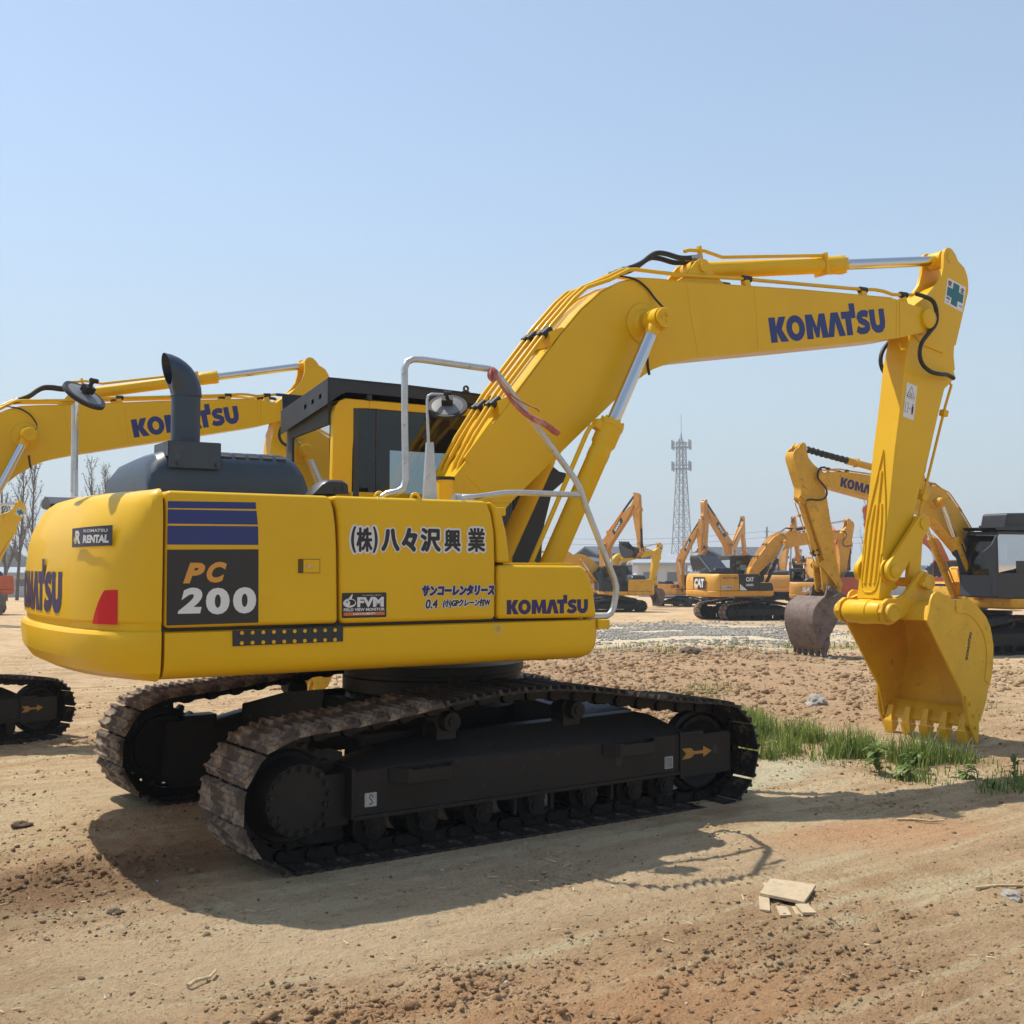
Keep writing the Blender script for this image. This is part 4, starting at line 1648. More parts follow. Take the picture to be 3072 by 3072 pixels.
        for (x, z) in ((.47, 2.87), (.93, 3.45), (2.98, 4.19), (4.45, 4.28), (5.02, 4.305)):
            a = math.atan2(.64, .77) if x < 1.2 else 0.03
            for y in ((-.15, -.085, .06, .125) if x < 1.2 else (-.15, .125)):
                m = MB()
                off = .058 if x < 1.2 else 0
                c = bl(x - math.sin(a) * off, z + math.cos(a) * off)
                t = a - BA0
                d = (math.cos(t) * .045, math.sin(t) * .045)
                m.cyl((c[0] - d[0], y, c[1] - d[1]), (c[0] + d[0], y, c[1] + d[1]), .030, seg=12)
                obj("pipe_clamp", m.mesh("pipe_clamp"), M_RUB, boom)
        for (x, z) in ((.50, 2.87), (.96, 3.44)):
            m = MB().prism([bl(x - .05, z - .06), bl(x + .09, z + .09), bl(x + .05, z + .10), bl(x - .07, z + .05)], -.19, .16)
            obj("pipe_bracket", m.mesh("pipe_bracket"), P['work'], boom)
        m = MB().prism([bl(.18, 2.44), bl(.40, 2.72), bl(.36, 2.76), bl(.14, 2.48)], -.205, -.185)
        obj("pipe_bracket", m.mesh("pipe_bracket"), P['work'], boom)
        for (x, z) in ((2.98, 4.13), (4.45, 4.24), (5.02, 4.23)):
            for y in (-.15, .125):
                c = bl(x, z)
                m = MB().box(c[0] - .03, c[0] + .03, y - .025, y + .025, c[1] - .03, c[1] + .05)
                obj("pipe_bracket", m.mesh("pipe_bracket"), P['work'], boom)
        # hose loop from boom to arm, in the machine plane
        hp = [(5.15, 4.322), (5.194, 4.318), (5.275, 4.31), (5.345, 4.268), (5.395, 4.18), (5.385, 4.056), (5.28, 3.949), (5.175, 3.844), (5.138, 3.733), (5.182, 3.631), (5.30, 3.572), (5.442, 3.560), (5.587, 3.572), (5.69, 3.545)]

        def loop():
            m = MB()
            for s in (-1, 1):
                m.tube([(*al(x, z)[0:1], s * (.235 if 2 < i < 12 else .20), al(x, z)[1]) for i, (x, z) in enumerate(hp)], .021, seg=10, smooth=4)
            return m.mesh("hydraulic_hose")
        if abs((aa - ba) - (AA0 - BA0)) < .35:
            obj("hydraulic_hose", cached("loop", loop), M_RUB, arm)
    return root, pt, dict(S=S, boom=boom, arm=arm, bucket=bk, cw=cw, doorA=da, doorB=db, toolbox=tb, cab=cab, hood=hood)


MIRROR_N = Matrix.Rotation(R(-125), 4, 'Z') @ Matrix.Rotation(R(55), 4, 'Y') @ Matrix.Identity(4)
MIRROR_R = Matrix.Rotation(R(200), 4, 'Z') @ Matrix.Rotation(R(35), 4, 'Y')


def side_logo(boom, x0, x1, z0, h, mat, side, vf=None, tilt=0.0, y=.2015, name="logo_lettering", mats=None, items=None):
    """lettering on a boom side; x0..x1 and z0 in first-pose machine coordinates of the lower left corner"""
    a = bl(*x0)
    b = bl(*x1)
    w = math.hypot(b[0] - a[0], b[1] - a[1])
    v, f = vf if vf else maker_logo(w, h)
    if side < 0:
        X = Vector((b[0] - a[0], 0, b[1] - a[1])).normalized()
        O = Vector((a[0], -y, a[1]))
    else:
        X = Vector((a[0] - b[0], 0, a[1] - b[1])).normalized()
        O = Vector((b[0], y, b[1]))
    Z = Vector((-X.z, 0, X.x)) if side < 0 else Vector((X.z, 0, -X.x))
    if Z.z < 0:
        Z = -Z
    return decal(name, boom, O, X, Z, [(v, f, 0, .0)], [mat])
def normal_m(n):
    return Vector(n).normalized().to_track_quat('Z', 'Y').to_matrix().to_4x4()


_h = Vector((-.53, -.85, 0))
MIRROR_N = normal_m(_h * .656 + Vector((0, 0, .755)))
MIRROR_R = normal_m(_h * .20 + (_r * .60 + Vector((0, 0, .80))) * .97)

# ------------------------------------------------------------------ the excavator in front
PK = std_paint(M_YEL, bucket=M_BUC)
PK['shoe'] = M_SHOE
hero_root, hp, H = excavator("excavator", "large clean yellow crawler excavator in the foreground with black numbered panel on its side", Matrix.Identity(4), R(-3.3456), BA0, AA0, KA0, PK, lod=2, group="excavators parked in the yard", opt=('guard', 'mud'))
S = H['S']
X_, Z_ = (1, 0, 0), (0, 0, 1)
YB = -1.3535
# rear door: blue bars, black number panel, handle
it = []
for pts in ([(-2.300, 2.036), (-1.819, 2.043), (-1.816, 2.006), (-2.300, 1.999)], [(-2.300, 1.992), (-1.814, 1.996), (-1.805, 1.920), (-2.300, 1.916)], [(-2.300, 1.905), (-1.804, 1.911), (-1.801, 1.808), (-2.300, 1.805)]):
    it.append((pts, [(0, 1, 2, 3)], 0, 0))
decal("stripe_decal", H['doorA'], (0, YB, 0), X_, Z_, it, [M_BLUE])
it = [([(-2.300, 1.778), (-1.800, 1.784), (-1.796, 1.380), (-2.298, 1.377)], [(0, 1, 2, 3)], 0, 0)]
p_ = [(-2.214, 1.599), (-2.176, 1.708), (-2.110, 1.708), (-2.092, 1.695), (-2.092, 1.665), (-2.106, 1.643), (-2.130, 1.636), (-2.168, 1.636), (-2.180, 1.599)]
it.append((*shift(text2d("P", .118, .110, .055, .28), -2.214, 1.599), 1, .002))
it.append((*shift(text2d("C", .110, .112, .055, .28), -2.088, 1.602), 1, .002))
it.append((*shift(text2d("2", .130, .138, .052, .18), -2.240, 1.438), 2, .002))
it.append((*shift(text2d("0", .130, .144, .052, .0), -2.090, 1.430), 2, .002))
it.append((*shift(text2d("0", .130, .144, .052, .0), -1.941, 1.432), 2, .002))
decal("number_panel", H['doorA'], (0, YB, 0), X_, Z_, it, [M_DKST, M_ORV, M_WHT])


def handle():
    m = MB()
    m.box(-1.572, -1.437, -1.356, -1.351, 1.651, 1.731)
    me = m.mesh("door_handle")
    return me


hb = MB()
for a in ((-1.575, -1.570, 1.648, 1.734), (-1.438, -1.433, 1.648, 1.734), (-1.575, -1.433, 1.646, 1.651), (-1.575, -1.433, 1.731, 1.736)):
    hb.box(a[0], a[1], -1.3555, -1.351, a[2], a[3])
hb.box(-1.538, -1.441, -1.357, -1.351, 1.654, 1.728)
hb.cyl((-1.508, -1.357, 1.690), (-1.508, -1.362, 1.690), .014, seg=16)
obj("door_handle", hb.mesh("door_handle"), M_YEL, H['doorA'], I4, .0015)
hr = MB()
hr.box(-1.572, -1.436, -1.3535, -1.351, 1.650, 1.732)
obj("handle_recess_shade", hr.mesh("handle_recess_shade"), paint("recess_shade_yellow", (0.09, 0.052, 0.006), .6), H['doorA'])  # flat plate in darkened yellow: the recess's shade is put into its colour
lk = MB()
lk.cyl((-1.508, -1.362, 1.690), (-1.508, -1.364, 1.690), .0105, seg=16)
obj("lock", lk.mesh("lock"), M_STEEL, H['doorA'])
# front door: company name with white outline, monitor sticker, hire-firm lettering


def dilate(vf, r, n=12, mi=0, lift=0.0):
    """copies of flat lettering stepped round a circle, each a hair above the last, so the strokes grow by r"""
    out = []
    for k in range(n):
        t = 2 * PI * k / n
        out.append((*shift(vf, r * math.cos(t), r * math.sin(t)), mi, lift + .00006 * k))
    return out


for s, x0, x1, z0, z1 in (("(", -1.245, -1.222, 1.772, 1.918), ("株", -1.212, -1.118, 1.778, 1.912), (")", -1.108, -1.085, 1.772, 1.918), ("八", -1.050, -.945, 1.785, 1.905), ("々", -.918, -.828, 1.782, 1.912), ("沢", -.795, -.668, 1.782, 1.915), ("興", -.634, -.530, 1.782, 1.910), ("業", -.472, -.356, 1.782, 1.922)):
    g = shift(text2d(s, x1 - x0, z1 - z0), x0, z0)
    b_ = .0085 if s in "八々" else .0068 if s in "沢" else .0046
    decal("name_lettering", H['doorB'], (0, YB, 0), X_, Z_, dilate(g, .0165, 16, 0) + dilate(g, b_, 8, 1, .0018), [M_WHT, M_DKST])
it = [(*rect2d(-1.303, -1.021, 1.392, 1.537, .008), 0, 0)]
it.append((*shift(ell2d(0, 0, .040, .026), -1.255, 1.478), 1, .001))
it.append((*shift(ell2d(0, 0, .030, .017), -1.250, 1.481), 0, .0015))
it.append((*shift(ell2d(0, 0, .016, .017), -1.268, 1.478), 1, .002))
it.append((*shift(ell2d(0, 0, .005, .005), -1.271, 1.484), 0, .0025))
it.append(([(-1.262, 1.503), (-1.240, 1.530), (-1.236, 1.526), (-1.243, 1.500)], [(0, 1, 2, 3)], 1, .0012))
it.append((*shift(text2d("FVM", .168, .058, .05), -1.207, 1.453), 1, .001))
it.append((*shift(text2d("フィールド ビュー モニター", .120, .009, .02), -1.175, 1.517), 1, .001))
it.append((*shift(text2d("FIELD VIEW MONITOR", .258, .017, .03), -1.291, 1.431), 1, .001))
it.append((*rect2d(-1.291, -1.033, 1.406, 1.424), 2, .001))
it.append((*shift(text2d("NETIS登録", .140, .013, .03), -1.232, 1.4085), 1, .002))
decal("monitor_sticker", H['doorB'], (0, YB, 0), X_, Z_, it, [M_DKST, M_WHT, M_OR2])
g = shift(text2d("サンコーレンタリース", .495, .058, 0, .15), -.784, 1.515)
decal("hire_lettering", H['doorB'], (0, YB, 0), X_, Z_, dilate(g, .0095, 12, 0) + dilate(g, .0058, 10, 1, .0018), [M_WHT, M_PURP])
for s, x, w in (("0.4", -.762, .078), ("(小)GPクレーン付W", -.645, .330)):
    g = shift(text2d(s, w, .052, 0, .15), x, 1.438)
    decal("model_lettering", H['doorB'], (0, YB, 0), X_, Z_, dilate(g, .0075, 12, 0) + dilate(g, .0026, 8, 1, .0018), [M_WHT, M_DKST])
# tool box wordmark
decal("logo_lettering", H['toolbox'], (-.194, YB, 1.389), (1, 0, -.006), Z_, [(*maker_logo(.622, .090), 0, 0)], [M_PURP])
# lifting mark on the skirt
it = [(*rect2d(-.294, -.226, 1.264, 1.333), 0, 0), (*shift(ring2d(0, 0, .016, .016, .012, .012), -.260, 1.302), 1, .001), (*rect2d(-.261, -.259, 1.276, 1.328), 1, .001), (*rect2d(-.286, -.234, 1.301, 1.303), 1, .001)]
decal("lift_mark", hp['revolving_frame'], (0, -1.3565, 0), X_, Z_, it, [M_YLV, M_OR2], S and None)
# counterweight: wordmark round the tail, hire sticker, red reflector
cw_text(H['cw'], None, maker_logo(1.38, .232), 1.38, 1.425, M_PURP)


def cw_side(name, pts_uv, mats, items):
    """items laid on the rounded right rear corner: s = distance along the outline from x=-2.33 backwards"""
    pl_ = cw_plan(.010, 0)[:14]
    d = [0]
    for a, b in zip(pl_[:-1], pl_[1:]):
        d.append(d[-1] + math.hypot(b[0] - a[0], b[1] - a[1]))

    def at(s, z, lift):
        i = 0
        while i < len(d) - 2 and d[i + 1] < s:
            i += 1
        t = (s - d[i]) / (d[i + 1] - d[i])
        a, b = pl_[i], pl_[i + 1]
        dx, dy = (b[0] - a[0]), (b[1] - a[1])
        l = math.hypot(dx, dy)
        nx, ny = dy / l, -dx / l
        if ny > 0:
            nx, ny = -nx, -ny
        return (a[0] + dx * t + nx * lift, a[1] + dy * t + ny * lift, z)
    m = MB()
    for v, f, mi, lift in items:
        V = [m.bm.verts.new(at(-a, b, .0016 + lift * .5)) for a, b in v]
        for q in f:
            try:
                fc = m.bm.faces.new([V[i] for i in q])
                fc.material_index = mi
            except ValueError:
                pass
    return obj(name, m.mesh(name, nmat=len(mats), fix=False), mats, H['cw'])


def grid2d(x0, x1, z0, z1, n=14, fx=None):
    v, f = [], []
    for i in range(n + 1):
        t = i / n
        x = x0 + (x1 - x0) * t
        za, zb = (fx(t) if fx else (z0, z1))
        v += [(x, za), (x, zb)]
    for i in range(n):
        f.append((2 * i, 2 * i + 2, 2 * i + 3, 2 * i + 1))
    return v, f


M_NVV = paint("navy_vinyl", (.028, .032, .055), .35)
it = [(*grid2d(-.690, -.292, 1.79, 1.90, fx=lambda t: (1.792 + .008 * t, 1.897 + .012 * t)), 0, 0)]
it.append((*shift(text2d("KOMATSU", .215, .017, .02), -.545, 1.873), 1, .002))
it.append((*shift(text2d("RENTAL", .232, .044, .055, .08), -.552, 1.815), 1, .002))
it.append((*shift(text2d("R", .072, .072, .045, .1), -.655, 1.812), 1, .002))
it.append(([(-.668, 1.835), (-.648, 1.856), (-.634, 1.856), (-.645, 1.835), (-.637, 1.811), (-.653, 1.811)], [(0, 1, 2, 3, 4, 5)], 2, .003))
cw_side("rental_sticker", None, [M_NVV, M_WHT, M_YLV], it)
it = [(*grid2d(-.445, -.248, 1.38, 1.57, n=16, fx=lambda t: (1.381, 1.384 + (.178 * min(1, (t / .48)) ** .75 if t < .48 else .178 + .008 * (t - .48)))), 0, 0)]
cw_side("reflector_sticker", None, [M_REDV], it)
# boom and arm marks
side_logo(H['boom'], (3.222, 3.643), (4.716, 3.905), 0, .222, M_BLUE, -1)
side_logo(H['boom'], (3.222, 3.643), (4.716, 3.905), 0, .222, M_BLUE, 1)


def arm_plane(p0, p1):
    a, b = al(*p0), al(*p1)
    return Vector((a[0], -.1475, a[1])), Vector((b[0] - a[0], 0, b[1] - a[1])).normalized()


def safety_sign(arm, side=-1):
    O, X = arm_plane((5.628, 4.305), (5.914, 4.238))
    w = .288
    h = .270
    Z = Vector((-X.z, 0, X.x))
    if side > 0:
        O = O + X * w
        O.y = .1475
        X = -X
    it = [(*rect2d(0, w, 0, h, .004), 0, 0)]
    t = w / 3.1
    it.append(([(w / 2 - t * .52, .022), (w / 2 + t * .52, .022), (w / 2 + t * .52, h / 2 - t * .5), (w - .018, h / 2 - t * .5), (w - .018, h / 2 + t * .5), (w / 2 + t * .52, h / 2 + t * .5), (w / 2 + t * .52, h - .018), (w / 2 - t * .52, h - .018), (w / 2 - t * .52, h / 2 + t * .5), (.018, h / 2 + t * .5), (.018, h / 2 - t * .5), (w / 2 - t * .52, h / 2 - t * .5)], [tuple(range(12))], 1, .001))
    for c, x, z in (("安", .016, h - .078), ("全", w - .076, h - .080), ("第", .016, .018), ("一", w - .070, .048)):
        it.append((*shift(text2d(c, .058, .060 if c != "一" else .007, .03), x, z), 2, .002))
    return decal("safety_sign", arm, O, X, Z, it, [M_WHT, M_GRN, M_DKST])


def warn_sign(arm, bg=None):
    O, X = arm_plane((5.010, 3.127), (5.166, 3.097))
    O.y = -.1325
    Z = Vector((-X.z, 0, X.x))
    w, h = .155, .345
    it = [(*rect2d(0, w, 0, h), 0, 0)]
    it.append((*shift(tri_sign(.110, .105), .022, .215), 1, .001))
    it.append((*shift(text2d("小人", .045, .040, .03), .055, .222), 1, .001))
    it.append((*rect2d(.018, .135, .196, .199), 1, .001))
    it.append((*shift(stroke2d([(.018, .055), (.055, .055), (.055, .150), (.018, .150), (.018, .055)], .005), 0, 0), 1, .001))
    it.append((*rect2d(.065, .095, .100, .106), 1, .001))
    it.append((*ell2d(.122, .148, .008, .010), 1, .001))
    it.append(([(.110, .135), (.134, .135), (.136, .095), (.130, .050), (.114, .050), (.108, .095)], [tuple(range(6))], 1, .001))
    return decal("warning_sticker", arm, O, X, Z, it, [bg or M_WHT, M_DKST])


safety_sign(H['arm'])
warn_sign(H['arm'])
# bucket wordmark
O = kl(5.415, .80)
a, b = kl(5.415, .80), kl(5.50, 1.10)
Xd = Vector((b[0] - a[0], 0, b[1] - a[1])).normalized()
decal("logo_lettering", H['bucket'], (O[0], -.5065, O[1]), Xd, Vector((-Xd.z, 0, Xd.x)), [(*maker_logo(.27, .034), 0, 0)], [M_DKST])
# undercarriage marks on the near frame, given as world coordinates
tf = hp['track_frame']


def tfl(name, items, mats, y=-1.305):
    return decal(name, tf, (0, y + 1.1, 0), X_, Z_, items, mats)


tfl("direction_arrow", [(arrow2d(), [tuple(range(14))], 0, 0)], [M_ARROW], -1.3035)
it = [(*rect2d(-1.239, -1.161, .306, .386, .006), 0, 0), (*shift(stroke2d([(.030, .02), (.040, .012), (.050, .022), (.047, .034), (.035, .045), (.030, .058), (.040, .068), (.050, .060), (.048, .050)], .006), -1.239, .306), 1, .001)]
tfl("hook_sign", it, [paint("scuffed_metal_plate", (.36, .36, .35), .5, var=.3, scale=30), M_BLKB], -1.3045)
it = [(*rect2d(1.081, 1.158, .289, .372, .006), 0, 0)] + [(*rect2d(1.088 + .011 * k, 1.092 + .011 * k, .295, .366), 1, .001) for k in range(6)]
tfl("hook_sign", it, [MATS["scuffed_metal_plate"], M_BLKB], -1.3045)
tfl("yoke_hole", [(*ell2d(1.570, .383, .026, .034), 0, 0)], [M_RUB], -1.3030)
tfl("frame_slot", [(*rect2d(.640, .698, .348, .44, .027), 0, 0)], [M_RUB], -1.3045)


def step_mesh():
    m = MB()
    # tread bent from plate with a saw-toothed upper edge, standing off the frame
    top = [(.0, .0), (.0, .085)]
    for k in range(12):
        x = .03 + .24 * k / 11
        top += [(x, .078), (x + .010, .068)]
    top += [(.30, .085), (.30, .0), (.285, -.004), (.02, -.004)]
    m.prism(top, -.100, -.090)
    m.prism([(-.075, .0), (-.075, .082), (.0, .085), (.0, .0)], -.010, .0)
    m.loft([[(-.075, -.002, 0), (-.075, .004, 0), (-.075, .004, .082), (-.075, -.002, .082)], [(.0, -.100, 0), (.0, -.090, 0), (.0, -.090, .085), (.0, -.100, .085)]])
    m.loft([[(.375, -.002, 0), (.375, .004, 0), (.375, .004, .082), (.375, -.002, .082)], [(.30, -.100, 0), (.30, -.090, 0), (.30, -.090, .085), (.30, -.100, .085)]])
    m.box(.02, .28, -.09, -.0, .060, .066)
    return m.mesh("step")


sm_ = step_mesh()
for x, z in ((-1.010, .434), (.600, .434)):
    obj("step", sm_, M_BLKB, tf, Matrix.Translation((x, -.203, z)), .002)

# red cloth strip tied to the hand rail
rb = MB()


def strip(pts, w0, w1, nz):
    g = []
    n = len(pts)
    for i, p in enumerate(pts):
        t = i / (n - 1)
        w = w0 + (w1 - w0) * t
        tw = Vector((math.sin(t * nz) * .3, -.9, math.cos(t * nz))).normalized()
        d = (Vector(pts[min(i + 1, n - 1)]) - Vector(pts[max(i - 1, 0)])).normalized()
        s = d.cross(tw).normalized()
        g.append([Vector(p) - s * w / 2, Vector(p) + s * w * .1 + Vector((0, -.012, 0)), Vector(p) + s * w / 2])
    rb.sheet(g)


def dens(pts, k=5):
    out = []
    P = [Vector(p) for p in pts]
    for i in range(len(P) - 1):
        p0, p1, p2, p3 = P[max(i - 1, 0)], P[i], P[i + 1], P[min(i + 2, len(P) - 1)]
        for j in range(k):
            t = j / k
            out.append(0.5 * ((2 * p1) + (p2 - p0) * t + (2 * p0 - 5 * p1 + 4 * p2 - p3) * t * t + (3 * p1 - p0 - 3 * p2 + p3) * t ** 3))
    out.append(P[-1])
    return out
for pts, w0, w1, nz in (([(-.253, -1.255, 2.955), (-.245, -1.284, 2.925), (-.228, -1.286, 2.880), (-.192, -1.282, 2.836), (-.153, -1.280, 2.794), (-.114, -1.28, 2.748), (-.062, -1.285, 2.702), (-.010, -1.29, 2.666), (.036, -1.30, 2.642), (.096, -1.31, 2.618), (.149, -1.31, 2.593), (.190, -1.31, 2.567), (.230, -1.31, 2.552)], .050, .040, 2.6), ([(-.253, -1.27, 2.945), (-.278, -1.285, 2.91), (-.284, -1.29, 2.875), (-.262, -1.29, 2.862), (-.247, -1.285, 2.90), (-.25, -1.27, 2.945)], .035, .035, 1.2), ([(-.16, -1.285, 2.80), (-.089, -1.295, 2.761), (-.036, -1.30, 2.737), (.016, -1.305, 2.719), (.056, -1.305, 2.705), (.078, -1.305, 2.690)], .024, .010, 1.5)):
    strip(dens(pts), w0, w1, nz)
rib_o = obj("cloth_strip", rb.mesh("cloth_strip", angle=60, fix=False), M_RIB, None, S)
tag(rib_o, "faded red cloth strip knotted to the hand rail of the near excavator", "cloth strip")
sol = rib_o.modifiers.new("thick", 'SOLIDIFY')
sol.thickness = .003

# ------------------------------------------------------------------ ground


def hash2(ix, iy, seed):
    h = (ix.astype(np.int64) * 374761393 + iy.astype(np.int64) * 668265263 + seed * 974634521) & 0x7fffffff
    h = ((h ^ (h >> 13)) * 1274126177) & 0x7fffffff
    h = h ^ (h >> 16)
    return (h & 0xffff) / 65535.0


def vnoise(x, y, seed):
    ix, iy = np.floor(x), np.floor(y)
    fx, fy = x - ix, y - iy
    fx = fx * fx * fx * (fx * (fx * 6 - 15) + 10)
    fy = fy * fy * fy * (fy * (fy * 6 - 15) + 10)
    a, b = hash2(ix, iy, seed), hash2(ix + 1, iy, seed)
    c, d = hash2(ix, iy + 1, seed), hash2(ix + 1, iy + 1, seed)
    return (a + (b - a) * fx) * (1 - fy) + (c + (d - c) * fx) * fy


def fbm(x, y, seed, oct=5, gain=.5):
    s, a, t = 0, 1, 0
    for k in range(oct):
        c, sn = math.cos(.7 * k + seed), math.sin(.7 * k + seed)
        f = 2.03 ** k
        s = s + a * vnoise((x * c - y * sn) * f + 13.7 * k, (x * sn + y * c) * f + 7.1 * k, seed + k)
        t += a
        a *= gain
    return s / t


def blob(x, y, cx, cy, rx, ry, ang=0, soft=.5):
    c, s = math.cos(ang), math.sin(ang)
    dx, dy = x - cx, y - cy
    u, v = (dx * c + dy * s) / rx, (-dx * s + dy * c) / ry
    d = np.sqrt(u * u + v * v)
    return np.clip((1 + soft - d) / (2 * soft), 0, 1)


def rough_zones(x, y):
    """0 where the ground is rolled smooth, 1 where loose clods lie"""
    n = fbm(x * .9, y * .9, 5, 4)
    z = np.clip((n - .46) * 5, 0, 1) * .35
    z = np.maximum(z, blob(x, y, -2.75, -.75, 1.0, .42, .12, .7) * np.clip((fbm(x * 2.2, y * 2.2, 8, 3) - .22) * 3, 0, 1))
    z = np.maximum(z, blob(x, y, -1.55, -3.55, 1.6, .62, -.25, .6) * np.clip((fbm(x * 2.0, y * 2.0, 9, 3) - .28) * 3, 0, 1))
    z = np.maximum(z, blob(x, y, .9, -4.1, 1.6, .6, -.5, .6) * np.clip((fbm(x * 2.0, y * 2.0, 19, 3) - .35) * 3, 0, 1) * .8)
    z = np.maximum(z, blob(x, y, 9.0, 5.5, 7.0, 5.0, .9, .5) * np.clip((fbm(x * .8, y * .8, 29, 3) - .2) * 3, 0, 1))
    z = np.maximum(z, blob(x, y, 3.0, 5.5, 4.5, 2.2, .7, .5) * np.clip((fbm(x * .9, y * .9, 31, 3) - .3) * 3, 0, 1))
    return np.clip(z, 0, 1)


FH = (.57250, .81990)


def slope_z(x, y):
    """the yard falls gently away beyond the near machine"""
    s = (x - CAM.x) * FH[0] + (y - CAM.y) * FH[1] - 11.0
    return -.0163 * np.maximum(s, 0)


def gz(x, y):
    return float(slope_z(np.array([x]), np.array([y]))[0])


def ground_z(x, y):
    z = (fbm(x * .35, y * .35, 3, 3) - .5) * .06
    q = rough_zones(x, y)
    z = z + (fbm(x * 3.2, y * 3.2, 41, 4) - .5) * (.012 + .075 * q) + (fbm(x * 11, y * 11, 43, 4, .6) - .5) * (.008 + .050 * q) + np.maximum(fbm(x * 24, y * 24, 47, 3, .6) - .5, 0) * (.012 + .07 * q)
    # ridge of turned soil beyond the machine, and the rise of loose stone
    z = z + .22 * blob(x, y, 12.5, 10.0, 7.5, 1.5, .8, .8) * fbm(x * .9, y * .9, 51, 4) + .25 * blob(x, y, 5.0, 6.5, 3.5, 1.1, .75, .8) * fbm(x * 1.3, y * 1.3, 52, 4)
    # rolled wheel and track lines
    u = x * math.cos(-.32) - y * math.sin(-.32)
    v = x * math.sin(-.32) + y * math.cos(-.32)
    z = z + (fbm(u * .35, v * 9.0, 61, 3) - .5) * .014 * (1 - q)
    # prints of grousered plates: fresh ones ahead of the left machine, older ones in the foreground
    for px, py, ang, ln, am in ((-.2, 4.75, .366, 2.2, .020), (-.9, 2.0, .25, 3.0, .012), (1.6, -3.4, -.30, 2.6, .012), (-2.6, -2.6, .22, 2.2, .010)):
        c_, s_ = math.cos(ang), math.sin(ang)
        uu = (x - px) * c_ + (y - py) * s_
        vv = -(x - px) * s_ + (y - py) * c_
        w = np.clip(1 - np.maximum(np.abs(uu) - ln, 0) / .5, 0, 1) * np.clip(1 - np.maximum(np.abs(vv) - .24, 0) / .06, 0, 1)
        w = w * np.clip((fbm(x * 1.7, y * 1.7, 91, 3) - .36) * 4, 0, 1)
        ph = (uu / .0633) % 1.0
        z = z + w * am * (np.where(ph < .3, -1.0, .25))
    # settle under the machine's tracks
    for sy in (-1.1, 1.1):
        w = np.clip(1 - np.maximum(np.abs(x) - 1.9, 0) / .4, 0, 1) * np.clip(1 - np.maximum(np.abs(y - sy) - .33, 0) / .22, 0, 1)
        z = z * (1 - w) + (.006) * w
    return z


def make_ground():
    # rings round the viewpoint side of the yard, finer near, one sheet out to the horizon
    cx, cy = -4.3, -7.2
    rad = [0.0, .8, 1.5, 2.2]
    r = 2.6
    while r < 60:
        rad.append(r)
        r *= 1.0044
    while r < 1600:
        rad.append(r)
        r *= 1.06
    rad = np.array(rad)
    a0 = math.atan2(.819, .5719)
    fine = np.arange(-42, 42.001, .155)
    coarse = np.concatenate([np.arange(-180, -42, 3.0), fine, np.arange(45, 180, 3.0)])
    ang = np.radians(coarse) + a0
    RR, AA = np.meshgrid(rad, ang, indexing='ij')
    X = cx + RR * np.cos(AA)
    Y = cy + RR * np.sin(AA)
    Zc = ground_z(X, Y)
    fade = np.clip((70 - RR) / 40, 0, 1)
    Zc = Zc * fade + slope_z(X, Y)
    nr, na = X.shape
    co = np.stack([X, Y, Zc], -1).reshape(-1, 3)
    idx = np.arange(nr * na).reshape(nr, na)
    j = np.roll(idx, -1, axis=1)
    q = np.stack([idx[:-1], idx[1:], j[1:], j[:-1]], -1).reshape(-1, 4)
    me = bpy.data.meshes.new("ground")
    me.vertices.add(len(co))
    me.vertices.foreach_set("co", co.ravel())
    me.loops.add(len(q) * 4)
    me.loops.foreach_set("vertex_index", q.ravel())
    me.polygons.add(len(q))
    me.polygons.foreach_set("loop_start", np.arange(0, len(q) * 4, 4))
    me.polygons.foreach_set("loop_total", np.full(len(q), 4))
    me.polygons.foreach_set("use_smooth", np.ones(len(q), bool))
    me.update()
    me.validate()
    return me


